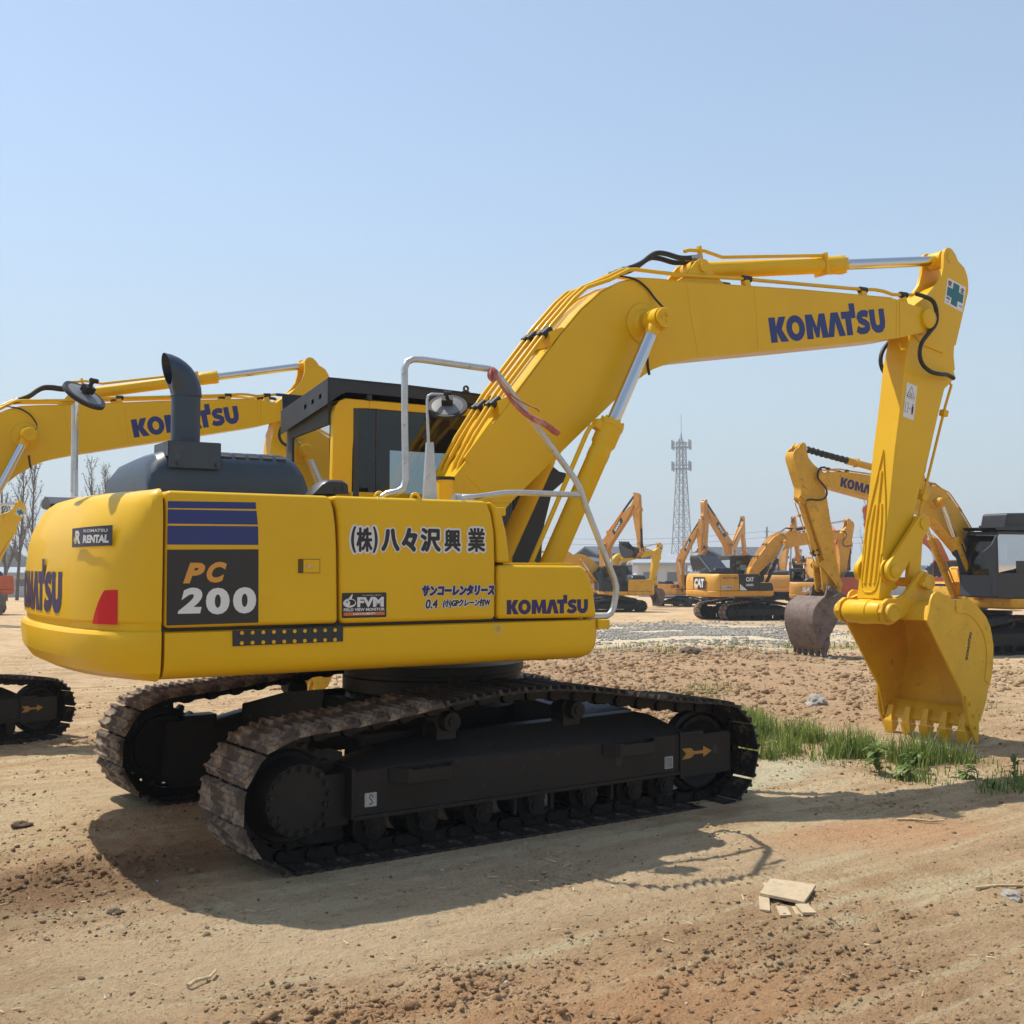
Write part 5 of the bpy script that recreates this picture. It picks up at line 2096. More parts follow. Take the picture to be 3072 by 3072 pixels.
def ground_mat():
    m, nt, b = node_mat("dry_earth")
    N, L = nt.nodes, nt.links
    geo = N.new("ShaderNodeNewGeometry")
    P = geo.outputs["Position"]

    def noise(scale, detail=6, rough=.6, vec=None, dist=0.0):
        n = N.new("ShaderNodeTexNoise")
        n.inputs["Scale"].default_value = scale
        n.inputs["Detail"].default_value = detail
        n.inputs["Roughness"].default_value = rough
        n.inputs["Distortion"].default_value = dist
        L.new(vec or P, n.inputs["Vector"])
        return n.outputs[0]

    def rng(x, a, b_, c=0.0, d=1.0):
        r = N.new("ShaderNodeMapRange")
        r.interpolation_type = 'SMOOTHSTEP'
        for i, v in enumerate((a, b_, c, d)):
            r.inputs[i + 1].default_value = v
        L.new(x, r.inputs[0])
        return r.outputs[0]

    def mth(op, a, b_=None):
        n = N.new("ShaderNodeMath")
        n.operation = op
        for i, v in enumerate((a, b_)):
            if v is None:
                continue
            if isinstance(v, (int, float)):
                n.inputs[i].default_value = v
            else:
                L.new(v, n.inputs[i])
        return n.outputs[0]

    def mix(f, a, b_):
        n = N.new("ShaderNodeMix")
        n.data_type = 'RGBA'
        if isinstance(f, (int, float)):
            n.inputs[0].default_value = f
        else:
            L.new(f, n.inputs[0])
        for i, v in ((6, a), (7, b_)):
            if isinstance(v, tuple):
                n.inputs[i].default_value = (*v, 1)
            else:
                L.new(v, n.inputs[i])
        return n.outputs[2]

    def area(cx, cy, rx, ry, ang=0.0, soft=.5, wob=.5, ws=1.2):
        """mask of a soft-edged patch of soil at a place in the yard"""
        mp = N.new("ShaderNodeMapping")
        mp.vector_type = 'TEXTURE'
        mp.inputs["Location"].default_value = (cx, cy, 0)
        mp.inputs["Rotation"].default_value = (0, 0, ang)
        mp.inputs["Scale"].default_value = (rx, ry, 1e3)
        L.new(P, mp.inputs[0])
        ln = N.new("ShaderNodeVectorMath")
        ln.operation = 'LENGTH'
        L.new(mp.outputs[0], ln.inputs[0])
        d = mth('ADD', ln.outputs["Value"], mth('MULTIPLY', mth('SUBTRACT', noise(ws, 7, .65), .5), wob * 2.4))
        return rng(d, 1 - soft, 1 + soft, 1, 0)
    # streaks left by rolling and dragging
    st = N.new("ShaderNodeMapping")
    st.inputs["Rotation"].default_value = (0, 0, .32)
    st.inputs["Scale"].default_value = (.5, 5.5, 1)
    L.new(P, st.inputs[0])
    streak = noise(1.0, 8, .65, st.outputs[0], .4)
    big = noise(.35, 5, .55)
    mid = noise(1.6, 8, .62)
    fine = noise(9, 9, .68)
    c = mix(rng(big, .35, .65), (0.552, 0.369, 0.205), (0.657, 0.472, 0.278))
    c = mix(mth('MULTIPLY', rng(mid, .48, .62), .62), c, (0.417, 0.257, 0.132))
    c = mix(mth('MULTIPLY', rng(streak, .50, .64), .72), c, (0.700, 0.590, 0.364))
    c = mix(mth('MULTIPLY', rng(streak, .47, .36), .45), c, (0.388, 0.250, 0.137))
    # particular patches
    c = mix(mth('MULTIPLY', area(-2.75, -.80, 1.15, .40, .12, .5, .5, 2.0), .80), c, (0.254, 0.149, 0.079))
    c = mix(mth('MULTIPLY', area(-3.3, -1.25, .8, .28, .1, .5, .5, 2.0), .5), c, (0.294, 0.175, 0.094))
    c = mix(mth('MULTIPLY', area(-1.75, -3.75, 1.3, .5, -.35, .6, .45, 1.6), .6), c, (0.599, 0.315, 0.153))
    c = mix(mth('MULTIPLY', area(1.7, -2.5, .75, .34, -.25, .6, .4, 1.6), .55), c, (0.675, 0.347, 0.169))
    c = mix(mth('MULTIPLY', area(2.35, -.75, 1.3, .36, .12, .5, .45, 1.5), .75), c, (0.700, 0.683, 0.472))
    c = mix(mth('MULTIPLY', area(-1.2, -2.2, 2.3, .75, -.05, .5, .4, 1.1), .5), c, (0.694, 0.546, 0.358))
    c = mix(mth('MULTIPLY', area(-3.5, 1.2, 2.0, 1.2, .2, .5, .4, .9), .55), c, (0.700, 0.561, 0.351))
    c = mix(mth('MULTIPLY', area(8.0, 5.8, 6.5, 4.2, .85, .5, .5, .7), .8), c, (0.467, 0.302, 0.174))
    c = mix(mth('MULTIPLY', area(19.6, 17.6, 8.0, 4.3, .80, .4, .5, .5), .85), c, (0.686, 0.597, 0.447))
    c = mix(mth('MULTIPLY', area(27.0, 22.0, 1.6, 9.0, .80, .4, .5, .4), .8), c, (0.426, 0.338, 0.227))
    c = mix(mth('MULTIPLY', area(12.2, 10.2, 1.5, 5.2, .8, .4, .5, .6), .7), c, (0.390, 0.264, 0.157))
    # broken light and dark grit
    c = mix(mth('MULTIPLY', rng(fine, .54, .70), .50), c, (0.311, 0.196, 0.106))
    c = mix(mth('MULTIPLY', rng(noise(26, 6, .7), .58, .70), .55), c, (0.700, 0.696, 0.462))
    c = mix(mth('MULTIPLY', rng(noise(60, 4, .7), .56, .68), .75), c, (0.202, 0.130, 0.073))
    L.new(c, b.inputs["Base Color"])
    b.inputs["Roughness"].default_value = .95
    b.inputs["Specular IOR Level"].default_value = .15
    h = mth('ADD', mth('MULTIPLY', noise(14, 10, .72), 1.0), mth('MULTIPLY', noise(55, 8, .75), .55))
    h = mth('ADD', h, mth('MULTIPLY', streak, .35))
    bp = N.new("ShaderNodeBump")
    bp.inputs["Strength"].default_value = 1
    bp.inputs["Distance"].default_value = .055
    L.new(h, bp.inputs["Height"])
    L.new(bp.outputs[0], b.inputs["Normal"])
    return m


M_EARTH = ground_mat()
gr_o = obj("ground", make_ground(), None)
gr_o.data.materials.append(M_EARTH)
tag(gr_o, kind="structure")
# ------------------------------------------------------------------ the other machines in the yard


def place(x, y, yaw, sc=1.0, dz=0.0):
    return Matrix.Translation((x, y, gz(x, y) + dz)) @ Matrix.Rotation(R(yaw), 4, 'Z') @ Matrix.Scale(sc, 4)


def brand_plate(boom, s, p0, p1, h, mats, side=-1, y=.2015):
    """dark panel with light lettering on a boom side"""
    a, b = bl(*p0), bl(*p1)
    w = math.hypot(b[0] - a[0], b[1] - a[1])
    if side < 0:
        X = Vector((b[0] - a[0], 0, b[1] - a[1])).normalized()
        O = Vector((a[0], -y, a[1]))
        Z = Vector((-X.z, 0, X.x))
    else:
        X = Vector((a[0] - b[0], 0, a[1] - b[1])).normalized()
        O = Vector((b[0], y, b[1]))
        Z = Vector((X.z, 0, -X.x))
    if Z.z < 0:
        Z = -Z
    it = [([(-.06, 0), (w - .04, 0), (w + .06, h), (.04, h)], [(0, 1, 2, 3)], 0, 0), (*shift(text2d(s, w * .66, h * .62, .05, .15), w * .17, h * .19), 1, .002)]
    decal("logo_lettering", boom, O, X, Z, it, mats)


def face_text(parent, s, O, X, w, h, mats, bold=.05, shear=0.0, plate=None, name="logo_lettering"):
    it = []
    if plate:
        it.append((*rect2d(-plate[0], w + plate[0], -plate[1], h + plate[1]), 0, 0))
        it.append((*text2d(s, w, h, bold, shear), 1, .003))
    else:
        it.append((*text2d(s, w, h, bold, shear), 0, 0))
    return decal(name, parent, O, X, (0, 0, 1), it, mats)


M_WALLW_ = paint("faded_white_vinyl", (.5, .5, .48), .6)
GRP = "excavators parked in the yard"
# same make, parked parallel behind on the left
ex1, q1, h1 = excavator("excavator", "clean yellow excavator whose boom reaches across behind the tall grey exhaust stack", place(-3.20, 5.11, 21.0, .80), R(-22.5), R(25.7), R(-98.9), KA0, PK, lod=1, group=GRP, opt=('rail',))
side_logo(h1['boom'], (3.14, 3.66), (4.60, 3.90), 0, .24, M_BLUE, -1)
decal("direction_arrow", q1['track_frame'], (0, -.2035, 0), X_, Z_, [(arrow2d(), [tuple(range(14))], 0, 0)], [M_ARROW])
# same make facing left beyond the bucket
PK2 = std_paint(M_YOLD, bucket=M_MUDB)
PK2['cab'] = M_GUARD
ex2, q2, h2 = excavator("excavator", "yellow excavator facing left with black cab and mud caked bucket resting on the ground", place(18.97, 7.69, 170.15, .90), 0, R(23.95), R(-103.6), KA0, PK2, lod=1, group=GRP, opt=('sleeve', 'guard'))
side_logo(h2['boom'], (3.30, 3.655), (4.72, 3.90), 0, .222, M_PURP, 1)
m = MB()
m.box(.985, 1.015, .40, 1.28, 1.36, 1.42)
for z in (1.58, 1.84):
    m.tube([(1.00, .36, z), (1.10, .40, z), (1.10, 1.20, z), (1.00, 1.28, z)], .016, seg=8)
m.tube([(1.10, .40, 1.38), (1.10, .40, 1.90)], .016, seg=8)
obj("window_guard", m.mesh("window_guard"), M_GUARD, h2['cab'])
m = MB()
m.prism([(-.45, 2.95), (-.50, 3.20), (-.42, 3.36), (-.2, 3.40), (.5, 3.38), (.62, 2.95)], .45, 1.22)
obj("roof_box", m.mesh("roof_box"), M_GUARD, h2['cab'], I4, .06, 3)
for y, z in ((.50, 1.72), (1.10, 1.66)):
    m = MB()
    m.sheet([[(1.115, y, z), (1.12, y + .04, z)], [(1.12, y - .02, z - .12), (1.125, y + .05, z - .13)], [(1.115, y - .05, z - .26), (1.12, y + .09, z - .25)]])
    rag = obj("cloth_rag", m.mesh("cloth_rag", fix=False), paint("red_cloth", (.55, .07, .05), .8, var=.2), None, ex2.matrix_world.copy())
    tag(rag, "small red rag tied to the %s of the far cab's window guard" % ("boom side" if y < 1 else "outer end"), "rag")
# buff machine with a raised engine cover
PC = std_paint(M_CAT, dark=M_GUARD)
PC.update(front=M_GUARD, doorb=M_GUARD, cab=M_GUARD, cyl=M_GUARD)
ex3, q3, h3 = excavator("excavator", "buff excavator with raised black engine cover and black logo plate on its tail", place(30.69, 25.91, -13.97, .90), R(1.5), R(21.3), R(-95.8), R(-75), PC, lod=1, group=GRP, opt=('nostack', 'mud', 'bothtracks'))
h3['hood'].location += Vector((0, 0, .0))
it = [(*rect2d(-.05, .95, -.06, .50), 0, 0), (*shift(text2d("CAT", .80, .40, .06), .05, .03), 1, .004), ([(.30, -.03), (.40, .20), (.50, -.03)], [(0, 1, 2)], 0, .006)]
decal("logo_plate", h3['cw'], (-2.736, .18, 1.46), (0, -1, 0), Z_, it, [M_DKST, M_WHT])
face_text(h3['doorA'], "大江リテック(株)", (-2.22, -1.356, 1.86), X_, .80, .12, [M_DKST], .03)
face_text(h3['doorA'], "レンタル", (-2.26, -1.356, 1.44), X_, .55, .13, [M_WALLW_, M_DKST], .03, 0, (.02, .02))
decal("dark_panel", h3['doorB'], (0, -1.356, 0), X_, Z_, [([(-1.30, 1.37), (-.90, 1.37), (-1.30, 1.66)], [(0, 1, 2)], 0, 0)], [M_WHT])
face_text(h3['doorB'], "CAT", (-.98, -1.356, 1.76), X_, .42, .20, [M_WHT], .05)
face_text(h3['doorB'], "320D", (-.98, -1.356, 1.56), X_, .40, .10, [M_WHT], .04)
m = MB()
m.box(-.55, .55, -.70, .70, -.05, .05)
lid = obj("engine_cover", m.mesh("engine_cover"), M_GUARD, ex3, Matrix.Rotation(R(1.5), 4, 'Z') @ Matrix.Translation((-1.95, -.25, 2.52)) @ Matrix.Rotation(R(-18), 4, 'X') @ Matrix.Rotation(R(52), 4, 'X') @ Matrix.Rotation(R(4), 4, 'Y'), .03, 3)
for k in range(7):
    m = MB().box(-.32 + .0, .06, -.42 + .09 * k, -.38 + .09 * k, -.058, -.049)
    obj("cover_slot", m.mesh("cover_slot"), M_RUB, lid)
m = MB()
m.tube([(-.95, -.55, 2.05), (-.95, -.55, 2.38), (-.98, -.55, 2.47), (-1.05, -.55, 2.52)], .035, seg=10)
obj("exhaust_pipe", m.mesh("exhaust_pipe"), M_RUB, ex3)
# orange-yellow machines with folded arms
PS = std_paint(M_SANY, dark=M_GUARD, bucket=M_DKB)
PS.update(cab=M_GUARD)
SPL = [M_DKST, M_WHT]
ex4, q4, h4 = excavator("excavator", "orange yellow excavator with steep boom leaning right and black bucket tucked under its arm", place(37.66, 43.64, 278.7, .85), 0, R(62.6), R(-80.6), R(160), PS, lod=0, group=GRP, opt=('nostack', 'sleeve'))
brand_plate(h4['boom'], "SANY", (2.9, 3.60), (4.1, 3.82), .34, SPL, -1)
face_text(h4['toolbox'], "SY155C", (-.12, -1.356, 1.46), X_, .46, .12, SPL, .04, 0, (.03, .03))
PY = std_paint(M_YEL, bucket=M_MUDB)
ex5, q5, h5 = excavator("excavator", "small yellow excavator with blue cross on its arm and toothed muddy bucket hanging down", place(39.06, 45.71, -3.0, .80), 0, R(24.2), R(-101.5), R(-60), PY, lod=0, group=GRP, opt=('nostack',))
safety_sign(h5['arm'])
PY6 = std_paint(M_YOLD, dark=M_GUARD)
PY6.update(cab=M_GUARD)
ex6, q6, h6 = excavator("excavator", "yellow excavator seen from its dark cab side in the gap beside the hand rail", place(33.6, 38.2, 158.0, .80), 0, R(14), R(-100), R(-60), PY6, lod=0, group=GRP, opt=('nostack',))
side_logo(h6['boom'], (3.0, 3.62), (4.5, 3.86), 0, .24, M_DKST, 1)
C2 = Vector((CAM.x, CAM.y, 0))


def nearer(x, y, k):
    p = C2 + (Vector((x, y, 0)) - C2) * k
    return p.x, p.y


x, y = nearer(58.07, 58.75, .80)
ex7, q7, h7 = excavator("excavator", "orange yellow excavator with bent boom just left of the buff one", place(x, y, -83.5, .68), 0, R(70.3), R(-86.3), R(-60), PS, lod=0, group=GRP, opt=('nostack', 'sleeve'))
brand_plate(h7['boom'], "SANY", (2.9, 3.60), (4.1, 3.82), .34, SPL, -1)
ex8, q8, h8 = excavator("excavator", "orange yellow excavator whose tall boom slopes down rightward behind the raised cover", place(52.9, 48.3, 191.2, .95), 0, R(57), R(-86.3), R(-60), PS, lod=0, group=GRP, opt=('nostack', 'sleeve'))
brand_plate(h8['boom'], "SANY", (2.7, 3.62), (4.1, 3.84), .36, SPL, 1)
ex9, q9, h9 = excavator("excavator", "orange yellow excavator with arm hanging straight down behind the buff one's cab", place(63.4, 58.75, 24.9, .95), 0, R(56.1), R(-79.4), R(-60), PS, lod=0, group=GRP, opt=('nostack', 'sleeve'))
ex10, q10, h10 = excavator("excavator", "orange yellow excavator with arm hanging behind the curved boom of the buff one", place(49.5, 40.8, 31.5, .95), 0, R(36.2), R(-52.3), R(-40), PS, lod=0, group=GRP, opt=('nostack', 'sleeve'))
PT = std_paint(M_SANY, dark=M_GUARD)
PT.update(cab=M_GUARD)
ex11, q11, h11 = excavator("excavator", "compact orange excavator with white lettering on its tail, right of the buff one", place(29.75, 21.75, 42, .60, .30), 0, R(10), R(-70), R(-40), PT, lod=0, group=GRP, opt=('nostack',))
face_text(h11['cw'], "SANY", (-2.736, .62, 1.50), (0, -1, 0), 1.2, .30, [M_WHT], .06, .15)
PO = std_paint(M_ORG, dark=M_GUARD)
ex12, q12, h12 = excavator("excavator", "orange red excavator half hidden behind the muddy bucket's arm", place(36.5, 25.6, 50, .85), 0, R(30), R(-110), R(-60), PO, lod=0, group=GRP, opt=('nostack',))
ex13, q13, h13 = excavator("excavator", "yellow excavator at the far left edge with a blue cross on its sloping arm", place(-.93, 34.97, 5.0, .90), 0, R(23.3), R(-112), R(-70), PY, lod=0, group=GRP, opt=('nostack',))
safety_sign(h13['arm'])
ex14, q14, h14 = excavator("excavator", "orange red excavator in front of the bare trees at the left edge", place(4.6, 49.5, 195, .85), 0, R(20), R(-100), R(-60), PO, lod=0, group=GRP, opt=('nostack',))
ex15, q15, h15 = excavator("excavator", "distant orange excavator glimpsed between the arm and the left facing one", place(52.5, 31.0, 120, .95), 0, R(40), R(-95), R(-60), PO, lod=0, group=GRP, opt=('nostack',))

# ------------------------------------------------------------------ sheds, tower, poles
M_ROOFD = paint("dark_roof_sheet", (.045, .052, .062), .6, var=.12, scale=.5)
M_ROOFG = paint("grey_roof_sheet", (.30, .33, .36), .6, var=.1, scale=.4)
M_WALLW = paint("white_wall_sheet", (.52, .55, .58), .7, var=.08, scale=.3)
M_WALLG = paint("grey_wall_sheet", (.20, .22, .24), .7, var=.12, scale=.3)
M_TOWER = paint("grey_lattice_steel", (.20, .22, .25), .6, var=.15, scale=.5)
M_TRUSS = paint("truss_steel", (.14, .16, .18), .6, var=.1, scale=.5)


def azpos(u, s):
    """point on the yard at depth s in the direction of photo column u"""
    t = (u - 1536) / 3408.45
    rx, ry = _r.x, _r.y
    d = Vector((_f.x + rx * t, _f.y + ry * t))
    d = d / (d.x * FH[0] + d.y * FH[1])
    return CAM.x + d.x * s, CAM.y + d.y * s


def shed(label, u, s, w, dpt, h, hr, wall, roof, yaw=-35, open_=False, bays=6):
    x, y = azpos(u, s)
    M = Matrix.Translation((x, y, gz(x, y))) @ Matrix.Rotation(R(yaw), 4, 'Z')
    r = empty("warehouse", M)
    tag(r, label, "warehouse", "sheds beyond the yard")
    m = MB()
    if open_:
        for k in range(bays + 1):
            for yy in (0, dpt):
                px = -w / 2 + w * k / bays
                obj("post", MB().box(px - .15, px + .15, yy - .15, yy + .15, 0, h).mesh("post"), wall, r)
        m.box(-w / 2, w / 2, dpt + .2, dpt + .4, 0, h)
        obj("wall", m.mesh("wall"), wall, r)
        m = MB()
        for k in range(bays * 3):
            a, b = -w / 2 + w * k / (bays * 3), -w / 2 + w * (k + 1) / (bays * 3)
            m.cyl((a, -.1, h - 2.0), (b, -.1, h), .14, seg=5)
            m.cyl((b, -.1, h - 2.0), (b, -.1, h), .10, seg=5)
        m.box(-w / 2, w / 2, -.25, .05, h - 2.2, h - 1.9)
        m.box(-w / 2, w / 2, -.25, .05, h - .2, h + .1)
        obj("roof_truss", m.mesh("roof_truss"), M_TRUSS, r)
    else:
        m.box(-w / 2, w / 2, 0, dpt, 0, h)
        obj("wall", m.mesh("wall"), wall, r)
        for k in range(bays):
            m = MB()
            px = -w / 2 + w * (k + .5) / bays
            m.box(px - w / bays * .28, px + w / bays * .28, -.06, .02, h * .45, h * .72)
            obj("window", m.mesh("window"), M_TRUSS, r)
    m = MB()
    m.prism([(-.8, h), (dpt / 2, h + hr), (dpt + .8, h), (dpt + .8, h - .3), (dpt / 2, h + hr - .3), (-.8, h - .3)], -w / 2 - .6, w / 2 + .6, axis='x')
    obj("roof", m.mesh("roof"), roof, r)
    return r


shed("long dark open shed with lattice trusses behind the hand rail", 1700, 150, 13, 40, 4.2, .8, M_WALLG, M_ROOFD, -32, True, 5)
shed("tall dark hangar roof rising behind the tucked black bucket", 1885, 165, 8, 24, 5.6, 1.3, M_WALLG, M_ROOFD, -30, True, 3)
shed("low white walled shed left of the lattice tower's foot", 1985, 120, 5, 12, 3.6, .4, M_WALLW, M_ROOFG, -38, False, 2)
shed("grey shed with a steep pale roof below the lattice tower", 2015, 170, 5, 14, 4.6, 1.2, M_WALLG, M_ROOFG, -20, False, 2)
shed("dark arched hangar behind the two hanging orange arms", 2265, 160, 8, 26, 5.2, 1.5, M_WALLG, M_ROOFD, -34, False, 3)
shed("long pale roofed shed below the curved buff boom", 2400, 130, 9, 14, 2.6, 1.0, M_WALLW, M_ROOFG, -36, False, 4)
shed("pale shed seen between the bucket links and the far cab", 2790, 140, 12, 14, 2.2, .8, M_WALLW, M_ROOFG, -36, False, 5)
shed("low white building at the far left edge of the yard", 30, 110, 12, 8, 2.4, .5, M_WALLW, M_ROOFG, -30, False, 4)

tx, ty = azpos(2045, 330)
TM = Matrix.Translation((tx, ty, gz(tx, ty))) @ Matrix.Rotation(R(20), 4, 'Z') @ Matrix.Scale(1.115, 4)
tw = empty("lattice_tower", TM)
tag(tw, "tall grey lattice mast with two antenna platforms standing behind the yard", "tower")
HT = 41.0


def half(z):
    return 2.35 * (1 - z / 52.0) if z < 30 else 2.35 * (1 - 30 / 52.0) * (1 - (z - 30) / 90)


m = MB()
NZ = [0, 4.2, 8.2, 12, 15.6, 19, 22.2, 25.2, 28, 30.4, 32.6, 34.6, 36.4, 38]
cor = [(-1, -1), (1, -1), (1, 1), (-1, 1)]
for a, b in zip(NZ[:-1], NZ[1:]):
    for i in range(4):
        c, d = cor[i], cor[(i + 1) % 4]
        pa = Vector((c[0] * half(a), c[1] * half(a), a))
        pb = Vector((c[0] * half(b), c[1] * half(b), b))
        qa = Vector((d[0] * half(a), d[1] * half(a), a))
        qb = Vector((d[0] * half(b), d[1] * half(b), b))
        m.cyl(pa, pb, .15, seg=5)
        m.cyl(pa, qb, .07, seg=4)
        m.cyl(qa, pb, .07, seg=4)
        m.cyl(pb, qb, .07, seg=4)
obj("mast", m.mesh("mast"), M_TOWER, tw)
m = MB()
m.box(-.12, .12, -.35, -.25, 0, 36)
m.box(.30, .36, -.35, -.25, 0, 36)
for k in range(60):
    m.box(-.12, .36, -.34, -.28, .6 * k, .6 * k + .06)
obj("ladder", m.mesh("ladder"), M_TOWER, tw)
for z in (31.0, 36.6):
    m = MB()
    rr = 2.5
    m.lathe([(rr, -.12), (rr, .06), (.5, .06), (.5, -.12)], (0, 0, z), (0, 0, 1), seg=8, closed=True)
    m.lathe([(rr, .95), (rr, 1.08), (rr - .1, 1.08), (rr - .1, .95)], (0, 0, z), (0, 0, 1), seg=8, closed=True)
    pf = obj("platform", m.mesh("platform"), M_TOWER, tw)
    for k in range(6):
        t = 2 * PI * k / 6 + .3
        m = MB()
        m.box(rr - .05, rr + .25, -.18, .18, z - .6, z + 1.9)
        obj("antenna_panel", m.mesh("antenna_panel"), M_TOWER, pf, Matrix.Rotation(t, 4, 'Z'))
m = MB()
m.cyl((0, 0, 37.5), (0, 0, 40.5), .16, seg=6)
m.cyl((0, 0, 40.5), (0, 0, 45.3), .07, seg=5)
for t in range(3):
    a = 2.1 * t
    m.cyl((0, 0, 40), (.9 * math.cos(a), .9 * math.sin(a), 38), .06, seg=4)
obj("spire", m.mesh("spire"), M_TOWER, tw)

# utility poles and their lines, strung across the far side of the yard
poles = []
for u, s, lab in ((2300, 190, "concrete power pole standing between the hangars and the curved buff boom"), (1500, 205, "concrete power pole hidden left of the black shed roofs"), (2900, 185, "concrete power pole behind the left facing excavator")):
    x, y = azpos(u, s)
    r = empty("power_pole", Matrix.Translation((x, y, gz(x, y))) @ Matrix.Rotation(R(-35), 4, 'Z'))
    tag(r, lab, "pole", "power poles")
    m = MB().cyl((0, 0, 0), (0, 0, 10.8), .22, .15, seg=10)
    obj("pole", m.mesh("pole"), M_WALLG, r)
    m = MB().box(-.08, .08, -1.0, 1.0, 9.9, 10.05)
    m.box(-.08, .08, -1.3, 1.3, 8.9, 9.05)
    obj("cross_arm", m.mesh("cross_arm"), M_TRUSS, r)
    poles.append((u, Vector((x, y, gz(x, y)))))
poles.sort()
for k, (dy, z, lab) in enumerate(((-.9, 10.1, "uppermost power line crossing the sky behind the machines"), (1.2, 9.1, "lower power line sagging across the sky behind the machines"))):
    m = MB()
    for (u0, a), (u1, b) in zip(poles[:-1], poles[1:]):
        pts = []
        for i in range(25):
            t = i / 24
            p = a.lerp(b, t) + Vector((-.57 * dy, -.82 * dy, z - 4 * 1.1 * t * (1 - t)))
            pts.append(p)
        m.tube(pts, .028, seg=5)
    tag(obj("power_line", m.mesh("power_line"), M_TRUSS), lab, "power line", "power lines")

# ------------------------------------------------------------------ trees
M_BARK = paint("grey_bark", (.10, .085, .07), .9, var=.25, scale=3)
M_TWIG = paint("bare_twigs", (.15, .125, .10), .9, var=.2, scale=2)
M_LEAF = paint("young_leaves", (.13, .15, .06), .8, var=.4, scale=1.5)
M_WOOD = paint("far_wood", (.085, .095, .065), .9, var=.4, scale=.25)


def bare_tree(label, u, s, h, seed, spread=.20, leaf=.06, name="poplar_tree"):
    rnd = random.Random(seed)
    x, y = azpos(u, s)
    r = empty(name, Matrix.Translation((x, y, gz(x, y) - .1)))
    tag(r, label, "tree", "bare trees at the yard's edge")
    tm, cm, lm = MB(), MB(), MB()
    lean = Vector((rnd.uniform(-.03, .03), rnd.uniform(-.03, .03), 1))
    tr = h * .012

    def at(t):
        return Vector((lean.x * h * t + .15 * math.sin(4 * t + seed), lean.y * h * t + .15 * math.cos(3 * t + seed), h * t))
    tm.tube([at(k / 12) for k in range(13)], lambda t: tr * (1 - .92 * t) + .012, seg=7)

    def leafs(p, n, rad):
        for _ in range(n):
            c = p + Vector((rnd.gauss(0, rad), rnd.gauss(0, rad), rnd.gauss(0, rad)))
            a = Vector((rnd.uniform(-1, 1), rnd.uniform(-1, 1), rnd.uniform(-1, 1))).normalized() * rnd.uniform(.05, .10)
            b = a.cross(Vector((rnd.uniform(-1, 1), rnd.uniform(-1, 1), rnd.uniform(-1, 1)))).normalized() * .05
            lm.face([lm.bm.verts.new(c - a), lm.bm.verts.new(c + b), lm.bm.verts.new(c + a), lm.bm.verts.new(c - b)])
    for k in range(34):
        t = rnd.uniform(.16, .97)
        p = at(t)
        az = rnd.uniform(0, 2 * PI)
        L = h * spread * (1.15 - t) * rnd.uniform(.7, 1.3) + .4
        d = Vector((math.cos(az) * .55, math.sin(az) * .55, 1)).normalized()
        pts = [p]
        for i in range(5):
            d = (d + Vector((rnd.uniform(-.18, .18), rnd.uniform(-.18, .18), .12))).normalized()
            pts.append(pts[-1] + d * L / 5)
        rr = tr * .30 * (1.1 - t) + .014
        cm.tube(pts, lambda q: rr * (1 - .85 * q) + .006, seg=5)
        for i in range(1, 6):
            for _ in range(4):
                q = pts[i]
                e = (d + Vector((rnd.uniform(-.7, .7), rnd.uniform(-.7, .7), rnd.uniform(-.1, .6)))).normalized()
                l2 = L * rnd.uniform(.15, .38)
                mid = q + e * l2 * .5 + Vector((0, 0, .04))
                end = mid + (e + Vector((0, 0, .5))).normalized() * l2 * .5
                cm.tube([q, mid, end], lambda q_: .012 * (1 - .6 * q_), seg=3, caps=False)
                leafs(end, int(3 * leaf + rnd.random()), .14)
                leafs(mid, int(2 * leaf + rnd.random()), .14)
    obj("trunk", tm.mesh("trunk"), M_BARK, r)
    obj("crown", cm.mesh("crown", fix=False), M_TWIG, r)
    tag(obj("leaves", lm.mesh("leaves", fix=False), M_LEAF, r), kind="stuff")
    return r


bare_tree("tall slim bare tree, rightmost of the three at the left edge", 108, 88, 11.6, 3, .22)
bare_tree("tall slim bare tree in the middle of the three at the left edge", 62, 92, 11.4, 5, .22)
bare_tree("bare tree at the very edge of the picture, partly hidden by a sloping arm", 18, 90, 10.4, 8, .22)
bare_tree("bare tree whose top shows over the tail of the near excavator", 272, 96, 11.8, 12, .22)
bare_tree("bare tree just left of the dark hood of the near excavator", 312, 99, 11.4, 17, .22)
bare_tree("thin bare tree beyond the yellow arm with the fluted face", 2610, 135, 12.4, 21, .22)


def wood_belt(name, u0, u1, s, h, seed, n, size):
    """a far wood: trunks and thousands of leaf clumps that read as one mass"""
    rnd = random.Random(seed)
    m = MB()
    for k in range(n):
        u = rnd.uniform(u0, u1)
        ss = s * rnd.uniform(.96, 1.06)
        x, y = azpos(u, ss)
        hh = h * (.75 + .25 * math.sin(u * .013 + seed) + .12 * math.sin(u * .041)) * rnd.random() ** .55
        c = Vector((x, y, gz(x, y) + hh))
        for _ in range(3):
            a = Vector((rnd.uniform(-1, 1), rnd.uniform(-1, 1), rnd.uniform(-.6, 1))).normalized() * size * rnd.uniform(.6, 1.3)
            b = a.cross(Vector((rnd.uniform(-1, 1), rnd.uniform(-1, 1), rnd.uniform(-1, 1)))).normalized() * size * rnd.uniform(.4, .9)
            m.face([m.bm.verts.new(c - a), m.bm.verts.new(c + b), m.bm.verts.new(c + a * .9), m.bm.verts.new(c - b * .8)])
    o = obj(name, m.mesh(name, fix=False), M_WOOD)
    tag(o, kind="stuff")
    return o


wood_belt("far_wood", -900, 520, 420, 17, 3, 9000, 1.6)
wood_belt("far_wood", 520, 4200, 520, 9, 4, 9000, 1.6)
# ------------------------------------------------------------------ loose stuff on the ground


